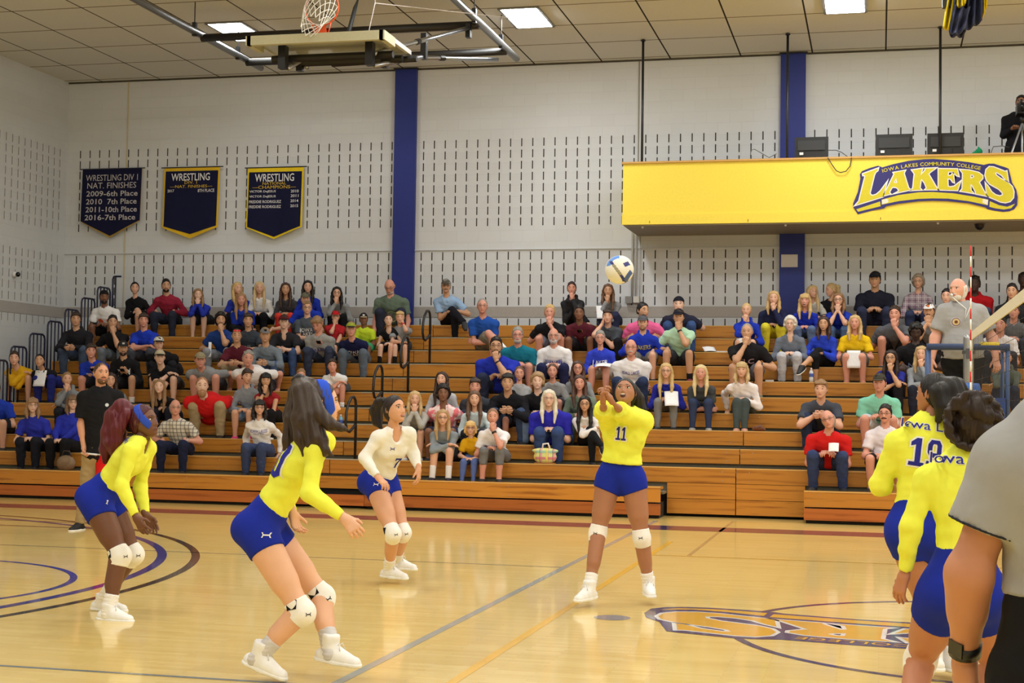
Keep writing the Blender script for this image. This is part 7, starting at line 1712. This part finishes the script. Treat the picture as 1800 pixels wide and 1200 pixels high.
    # nearer player
    P = standing('player in yellow with curly dark bun seen from behind, beside the close-up official', 6.9,
        dict(pel=(1692, 1026), neck=(1706, 800), head=(1710, 744, .03), shL=(1630, 842, -.04), shR=(1782, 846, .05), elL=(1602, 922, -.05), elR=(1800, 930, .1), wrL=(1591, 1004, .0), wrR=(1790, 1000, .3),
             hipL=(1656, 1046, 0), hipR=(1728, 1046, .02), knL=(1618, 1160, .24), knR=(1744, 1166, .26), anL=(1592, 1285, -.02), anR=(1752, 1290, .0)),
        (-.42, .9, .05), (0, 0, 1), (-.3, .95, 0), (-.2, .95, 0),
        dict(fem=True, skin=(186, 126, 96), hair=('curly', (50, 36, 32)), top='long', topc=NEON, bot='spandex', botc=ROY, loose=0.008, glute=1.12, lw=1.14, hightop=.05, hem=-.13, rise=.155, w=1.06, spx=.34,
             handL=dict(f=(-.3, .1, -.95), n=(.7, .6, 0), curl=.35, spread=.1)), GP)
    a = lambda x, y, d=0: at(x, y, 6.9+d)
    hair_chains(P, [([a(1712+14*math.cos(i*1.3), 728+16*math.sin(i*1.7), -.02+.03*math.sin(i)), a(1716+20*math.cos(i*1.3+1), 735+24*math.sin(i*1.7+.6), -.05+.04*math.cos(i))], [.045, .04]) for i in range(14)]+[([a(1712+44*math.cos(i*2.4), 742+44*math.sin(i*2.4), -.09*abs(math.sin(i*1.1))), a(1712+50*math.cos(i*2.4+.2), 740+50*math.sin(i*2.4+.2), -.09*abs(math.sin(i*1.1))-.01)], [.02, .014]) for i in range(34)], (44, 32, 29), k=.01, name='hair_bun')
    shirt_text(P, 'Iowa Lakes', a(1712, 808, -.12), .38, .046, -P['f'], -P['l'])
    knee_pads(P, r=.064, marks=False, patch=False); socks(P, (240, 240, 240), .3)
    # near official at the right edge
    P = standing('official in grey polo and black trousers close up at the right edge, black watch', 3.6,
        dict(pel=(1893, 1170), neck=(1908, 712), head=(1915, 540, .03), shL=(1776, 815, -.02), shR=(2040, 815, .03), elL=(1704, 1004, -.01), elR=(2110, 1010, .02), wrL=(1696, 1150, .10), wrR=(2110, 1150, .2),
             hipL=(1825, 1200, 0), hipR=(1962, 1200, 0), knL=(1826, 1520, .03), knR=(1975, 1520, .03), anL=(1822, 1850, -.02), anR=(1985, 1850, 0)),
        (-.2, .97, 0), (0, 0, 1), (-.15, 1, 0), (.1, 1, 0),
        dict(skin=(198, 138, 108), hair=('short', (60, 46, 38)), top='polo', topc=(160, 160, 162), bot='pants', botc=(22, 22, 25), shoe=(24, 24, 26), w=1.06, aw=1.14, slv=.62, loose=.018, hem=-.15, rise=.2, wr=.0008,
             handL=dict(f=(.06, .1, -1), n=(.75, .6, 0), curl=.55)), 'match officials', vox=.011)
    J = P['J']; d = nrm(J['wrL']-J['elL']); p = J['wrL']-d*.02; W = thing('wristwatch', 'black wristwatch on the wrist of the grey-shirted official at the right edge', 'watch', tuple(p)); bpy.data.objects.remove(W)
    MB().tube([p-d*.016, p+d*.016], .038, 20).build('wristwatch', plain('watch_black', (22, 22, 24), rough=.4), P['t'], True)
    n = nrm(V3(-.6, -.8, 0)); MB().obox(p+n*.036, d, np.cross(d, n), n, .02, .02, .005).build('watch_face', plain('watch_face', (40, 42, 46), rough=.15), P['t'])
    q = lerp(J['shL'], J['elL'], .60); dd = nrm(J['elL']-J['shL']); S = SDF().cap(q-dd*.03, q+dd*.03, .087, .088, 0, ((q-dd*.003, -dd), (q+dd*.003, dd))); v, f = S.mesh(.003) if False else S.mesh(.0045); mesh_obj('sleeve_piping', v, f, cloth((44, 44, 52), 'piping'), P['top'], True)
    # standing referee
    P = standing('white-haired referee in a grey polo blowing a whistle, standing on the blue stand', 16.2,
        dict(pel=(1692, 634), neck=(1690, 541), head=(1684, 509, -.03), shR=(1662, 548, -.02), shL=(1720, 550, .02), elR=(1644, 593, -.03), elL=(1744, 594, .03), wrR=(1638, 630, -.1), wrL=(1750, 628, -.05),
             hipR=(1677, 642), hipL=(1707, 642), knR=(1675, 703, -.03), knL=(1709, 703, -.03), anR=(1673, 760, 0), anL=(1711, 760, 0)),
        (-.52, -.84, .02), (0, 0, 1), (-.3, -.95, 0), (.15, -.98, 0),
        dict(skin=(222, 164, 144), hair=('fringe', (226, 222, 220)), top='polo', topc=(158, 158, 162), bot='pants', botc=(24, 24, 28), shoe=(30, 30, 32), sole=(40, 40, 40), belly=.7, w=1.16, aw=1.15, beard=(214, 206, 200), loose=.02, hem=-.03, slv=.74, gz=RSZ, folds=0), 'match officials', vox=.011)
    L = lambda x, y, z: P['C']+P['R']@V3(x, y, z)
    wh = MB(); wh.tube([L(0, -.098, -.06), L(0, -.125, -.062)], .009, 8); bmv = MB().lathe([(.017*math.sin(t_), -.017*math.cos(t_)) for t_ in np.linspace(.05, 3.1, 8)], tuple(L(0, -.13, -.066)), 10); wh.add(bmv.v, bmv.f)
    wo = wh.build('whistle', plain('whistle_silver', (214, 216, 222), rough=.2, metal=.6), None, True); tag(wo, 'silver whistle in the mouth of the referee on the stand', 'whistle')
    u, f_, l = P['u'], P['f'], P['l']; nk = P['neck']
    MB().tube([L(0, -.13, -.08), nk+f_*.15-u*.02+l*.02, nk+f_*.175-u*.14, nk+f_*.15-u*.03+l*.05, nk+f_*.09+u*.03+l*.08], .005, 6).build('lanyard', plain('lanyard_white', (234, 232, 230)), P['top'], True)
    n = 20; c = lerp(P['pel'], P['neck'], .72)-l*.085
    for r_, col, e in ((.05, (206, 200, 206), .004), (.043, (120, 110, 140), .006), (.034, (216, 190, 140), .008), (.016, (110, 76, 50), .010)):
        decal(P['topV'], P['topF'], (np.array([(r_*math.cos(t_), r_*math.sin(t_)) for t_ in np.arange(n)*2*math.pi/n]), [tuple(range(n))]), c, l, u, f_, 'round_patch', cloth(col, 'print'), P['top'], e)
    J = P['J']
    hb = P['hu']; c = P['pel']+hb*.085
    S = SDF().ell(P['pel'], V3(.185, .15, .2), np.stack([P['hl'], -P['hf'], hb], 1), 0, ((c+hb*.02, hb), (c-hb*.02, -hb))); v, f = S.mesh(.01); mesh_obj('belt', v, f, plain('belt_black', (20, 20, 22), rough=.4), P['t'], True)
    # line judge
    P = standing('line judge in black polo and khaki trousers holding a red flag at the left', 15.45,
        dict(pel=(174, 800), neck=(177, 689), head=(178, 656, -.02), shR=(148, 699, -.06), shL=(205, 697, .08), elR=(143, 745, -.08), elL=(213, 744, .1), wrR=(147, 784, -.12), wrL=(212, 786, .0),
             hipR=(162, 806, -.02), hipL=(187, 806, .03), knR=(151, 864, -.03), knL=(189, 866, .08), anR=(140, 921, -.03), anL=(186, 924, .1)),
        (.72, -.68, .04), (0, 0, 1), (-.05, -1, 0), (.3, -.95, 0),
        dict(skin=(214, 156, 126), hair=('buzz', (74, 56, 44)), top='polo', topc=(24, 24, 28), bot='pants', botc=(172, 148, 108), shoe=(24, 24, 28), beard=(110, 80, 60), w=1.05, loose=.02, hem=.08, slv=.78, folds=0,
             handR=dict(f=(.3, -.2, -.9), n=(.8, 0, .2), curl=1.2)), None, vox=.011)
    decal(P['topV'], P['topF'], (np.array([(.02*math.cos(t_), .02*math.sin(t_)) for t_ in np.arange(12)*2*math.pi/12]), [tuple(range(12))]), lerp(P['pel'], P['neck'], .80)+P['l']*.085, P['l'], P['u'], P['f'], 'chest_emblem', cloth((200, 206, 216), 'print'), P['top'], .004)
    a = lambda x, y, d=0: at(x, y, 15.3+d)
    t = thing('line_judge_flag', 'red flag on a white stick in the hand of the line judge', 'flag', tuple(a(150, 797)))
    MB().tube([a(143, 796), a(171, 799)], .011, 8).tube([a(168, 798.5), a(192, 800)], .008, 8).build('stick', plain('stick_white', (226, 226, 226), rough=.4), t, True)
    v = []; f = []; nx, nz = 8, 12
    for i in range(nx+1):
        for j in range(nz+1):
            p = a(168+(192-168)*i/nx, 799+(852-799)*j/nz, .04*math.sin(i*.9+j*.35)); v.append(p)
    for i in range(nx):
        for j in range(nz): q = i*(nz+1)+j; f.append((q, q+1, q+nz+2, q+nz+1))
    fo = mesh_obj('flag_cloth', v, f, cloth((222, 28, 30), 'flag_cloth'), t, True); so = fo.modifiers.new('thick', 'SOLIDIFY'); so.thickness = .003
    # camera operator on the balcony
    P = standing('camera operator in black behind a tripod on the balcony at the right edge', 25.25,
        dict(pel=(1787, 259), neck=(1788, 203), head=(1795, 181, 0), shR=(1768, 211, -.02), shL=(1808, 211, 0), elR=(1764, 238, -.05), elL=(1815, 236, -.1), wrR=(1779, 226, -.25), wrL=(1808, 216, -.3),
             hipR=(1778, 264), hipL=(1797, 264), knR=(1777, 308), knL=(1799, 308), anR=(1776, 342), anL=(1800, 342)),
        (-.2, -.97, 0), (0, 0, 1), (-.1, -1, 0), (.1, -1, 0),
        dict(skin=(150, 106, 84), hair=('short', (26, 22, 22)), top='long', topc=(24, 24, 30), bot='pants', botc=(24, 24, 28), shoe=(24, 24, 28), sole=(30, 30, 30), gz=4.86, folds=0), None, vox=.014)
    a = lambda x, y, d=0: at(x, y, 24.85+d)
    t = thing('video_camera', 'black video camera on a silver tripod on the balcony at the right edge', 'camera', tuple(a(1795, 270)))
    c = a(1797, 193, .0)
    MB().box(c[0]-.09, c[0]+.12, c[1]-.16, c[1]+.16, c[2]-.08, c[2]+.08).build('camera_body', M_BLACK, t)
    MB().tube([c+V3(0, -.16, 0), c+V3(0, -.32, 0)], [.055, .06], 14).build('lens', plain('lens_black', (16, 16, 18), rough=.2), t, True)
    MB().tube([c+V3(-.02, .1, .08), c+V3(-.02, .1, .14), c+V3(-.02, -.1, .14), c+V3(-.02, -.1, .08)], .018, 8).build('carry_handle', M_BLACK, t, True)
    MB().tube([a(1797, 203), a(1797, 216)], .04, 10).build('tripod_head', M_BLACK, t, True)
    zf = 4.86
    for dx, dy in ((-.42, -.18), (.4, -.12), (.02, .3)):
        top = a(1797, 216); MB().tube([top, (top[0]+dx*.95, top[1]+dy, zf)], .016, 8).build('tripod_leg', plain('tripod_silver', (176, 178, 182), rough=.3, metal=.6), t, True)
# ------------------------------------------------------------------ bags, bottles, cups, papers
def small_things():
    bottle('blue-tinted water bottle standing beside the lowest aisle handrail', foot_spot(599, 740, 3), (110, 180, 220))
    bottle('clear water bottle with blue label between the white-haired woman and the woman in blue', on_tier(1426, 668, 6), (200, 206, 214))
    bottle('clear water bottle beside the woman in black track trousers', on_tier(1561, 668, 5, .2), (196, 200, 206))
    cup('white paper cup with an orange band left of the line judge', on_tier(32, 724, 2))
    cup('white paper cup on the seat edge behind the line judge', on_tier(235, 712, 3))
    # plaid tote
    b = on_tier(958, 812, 1, .14)
    t = thing('tote_bag', 'small bag in a bright plaid with white handles on the seat edge', 'bag', tuple(b))
    mp = plaid_mat('bright_plaid', (214, 222, 140), [('X', .09, .45, (236, 140, 170)), ('Z', .09, .4, (150, 210, 200)), ('X', .09, .12, (90, 90, 150)), ('Z', .18, .2, (226, 80, 110)), ('X', .18, .16, (240, 232, 90))])
    S = SDF().ell(b+V3(0, 0, .09), (.165, .075, .10), None, 0, ((b, (0, 0, -1)), (b+V3(0, 0, .165), (0, 0, 1)))).ell(b+V3(0, 0, .175), (.19, .07, .042), None, .03)
    v, f = S.mesh(.012); mesh_obj('bag_body', v, f, mp, t, True)
    MB().tube([b+V3(-.04, 0, .2), b+V3(-.03, 0, .27), b+V3(.04, 0, .28), b+V3(.07, 0, .2)], .013, 8).build('handle', cloth((236, 226, 226), 'strap'), t, True)
    MB().box(b[0]-.14, b[0]+.14, b[1]-.065, b[1]+.065, b[2]+.0, b[2]+.012).build('bag_base', cloth((176, 120, 70), 'leather'), t)
    # brown purse / sunglasses bundle on the right block
    b = foot_spot(1333, 752, 3); b[2] = tierH(3)-.08
    b = on_tier(1333, 757, 3, .16)
    S = SDF().cap(b+V3(-.06, 0, .03), b+V3(.04, 0, .035), .03, .04, .02).cap(b+V3(.02, 0, .05), b+V3(.09, 0, .02), .028, .018, .02).cap(b+V3(-.03, -.02, .05), b+V3(.03, -.02, .07), .02, .02, .02)
    v, f = S.mesh(.008); tag(mesh_obj('leather_purse', v, f, plain('leather_brown', (104, 62, 44), rough=.4), None, True), 'small crumpled brown leather purse on the bench right of the woman in the white sweater', 'purse')
    b = on_tier(116, 822, 0, .16)
    S = SDF().ell(b+V3(0, 0, .1), (.15, .08, .12), None, 0, ((b, (0, 0, -1)),)); v, f = S.mesh(.012)
    t = thing('handbag', 'brown patterned handbag on the lowest seat beside the line judge', 'bag', tuple(b))
    mesh_obj('bag_body', v, f, plain('bag_brown', (128, 104, 80), noise=.5, scale=18), t, True); MB().tube([b+V3(-.08, 0, .18), b+V3(-.04, 0, .28), b+V3(.05, 0, .28), b+V3(.09, 0, .18)], .01, 8).build('handle', plain('leather_dark', (60, 42, 34)), t, True)
    # navy cap resting left of the line judge
    b = on_tier(110, 722, 2, .14)
    t = thing('baseball_cap', 'navy cap with a white letter lying on the seat left of the line judge', 'cap', tuple(b))
    S = SDF().ell(b+V3(0, 0, .02), (.1, .11, .12), None, 0, ((b, (0, 0, -1)),)); v, f = S.mesh(.01); mesh_obj('crown', v, f, cloth((30, 34, 60), 'cap_cloth'), t, True)
    S = SDF().ell(b+V3(0, -.12, .015), (.075, .07, .01), None, 0); v, f = S.mesh(.007); mesh_obj('brim', v, f, cloth((30, 34, 60), 'cap_cloth'), t, True)
    MB().box(b[0]-.018, b[0]+.018, b[1]-.108, b[1]-.096, b[2]+.05, b[2]+.09).build('letter', M_WHITE, t)
    b = on_tier(1247, 614, 8, .14)
    paper('crumpled white paper on the empty bench right of the man in mint green', b+V3(0, 0, .05), .2, .16, .5, .4)
    tag(MB().box(b[0]+.12, b[0]+.36, b[1]-.04, b[1]+.06, b[2]+.002, b[2]+.022).build('folded_program', M_WHITE), 'flat white folded programme on the bench right of the crumpled paper', 'paper')
    b = on_tier(1353, 640, 6, .14)
    tag(MB().box(b[0]-.06, b[0]+.06, b[1]-.05, b[1]+.05, b[2]+.001, b[2]+.03).build('phone_case', plain('case_white', (220, 220, 224))), 'white boxed item on the bench right of the man in the black lettered tee', 'box')
    a = at(1715, 268, 24.7); S = SDF().cap(V3(a[0]-.04, 24.62, bz1+.02), V3(a[0]+.05, 24.62, bz1+.05), .025, .05, .02).cap(V3(a[0]+.05, 24.62, bz1+.04), V3(a[0]+.04, 24.62, bz1+.12), .04, .012, .02)
    v, f = S.mesh(.012); tag(mesh_obj('green_cloth', v, f, cloth((24, 128, 84), 'green_cloth'), None, True), 'small crumpled green bag on the balcony rail right of the monitors', 'bag')
    cable([V3(a[0]+.22, 24.6, bz1+.01), V3(a[0]+.26, 24.6, bz1+.12), V3(a[0]+.4, 24.62, bz1+.13), V3(a[0]+.5, 24.6, bz1+.1)], 'thin dark cable arching over the balcony rail beside the tripod', .006)
# ================================================================== build
ball()
hung_cloth()
spectators()
players()
small_things()
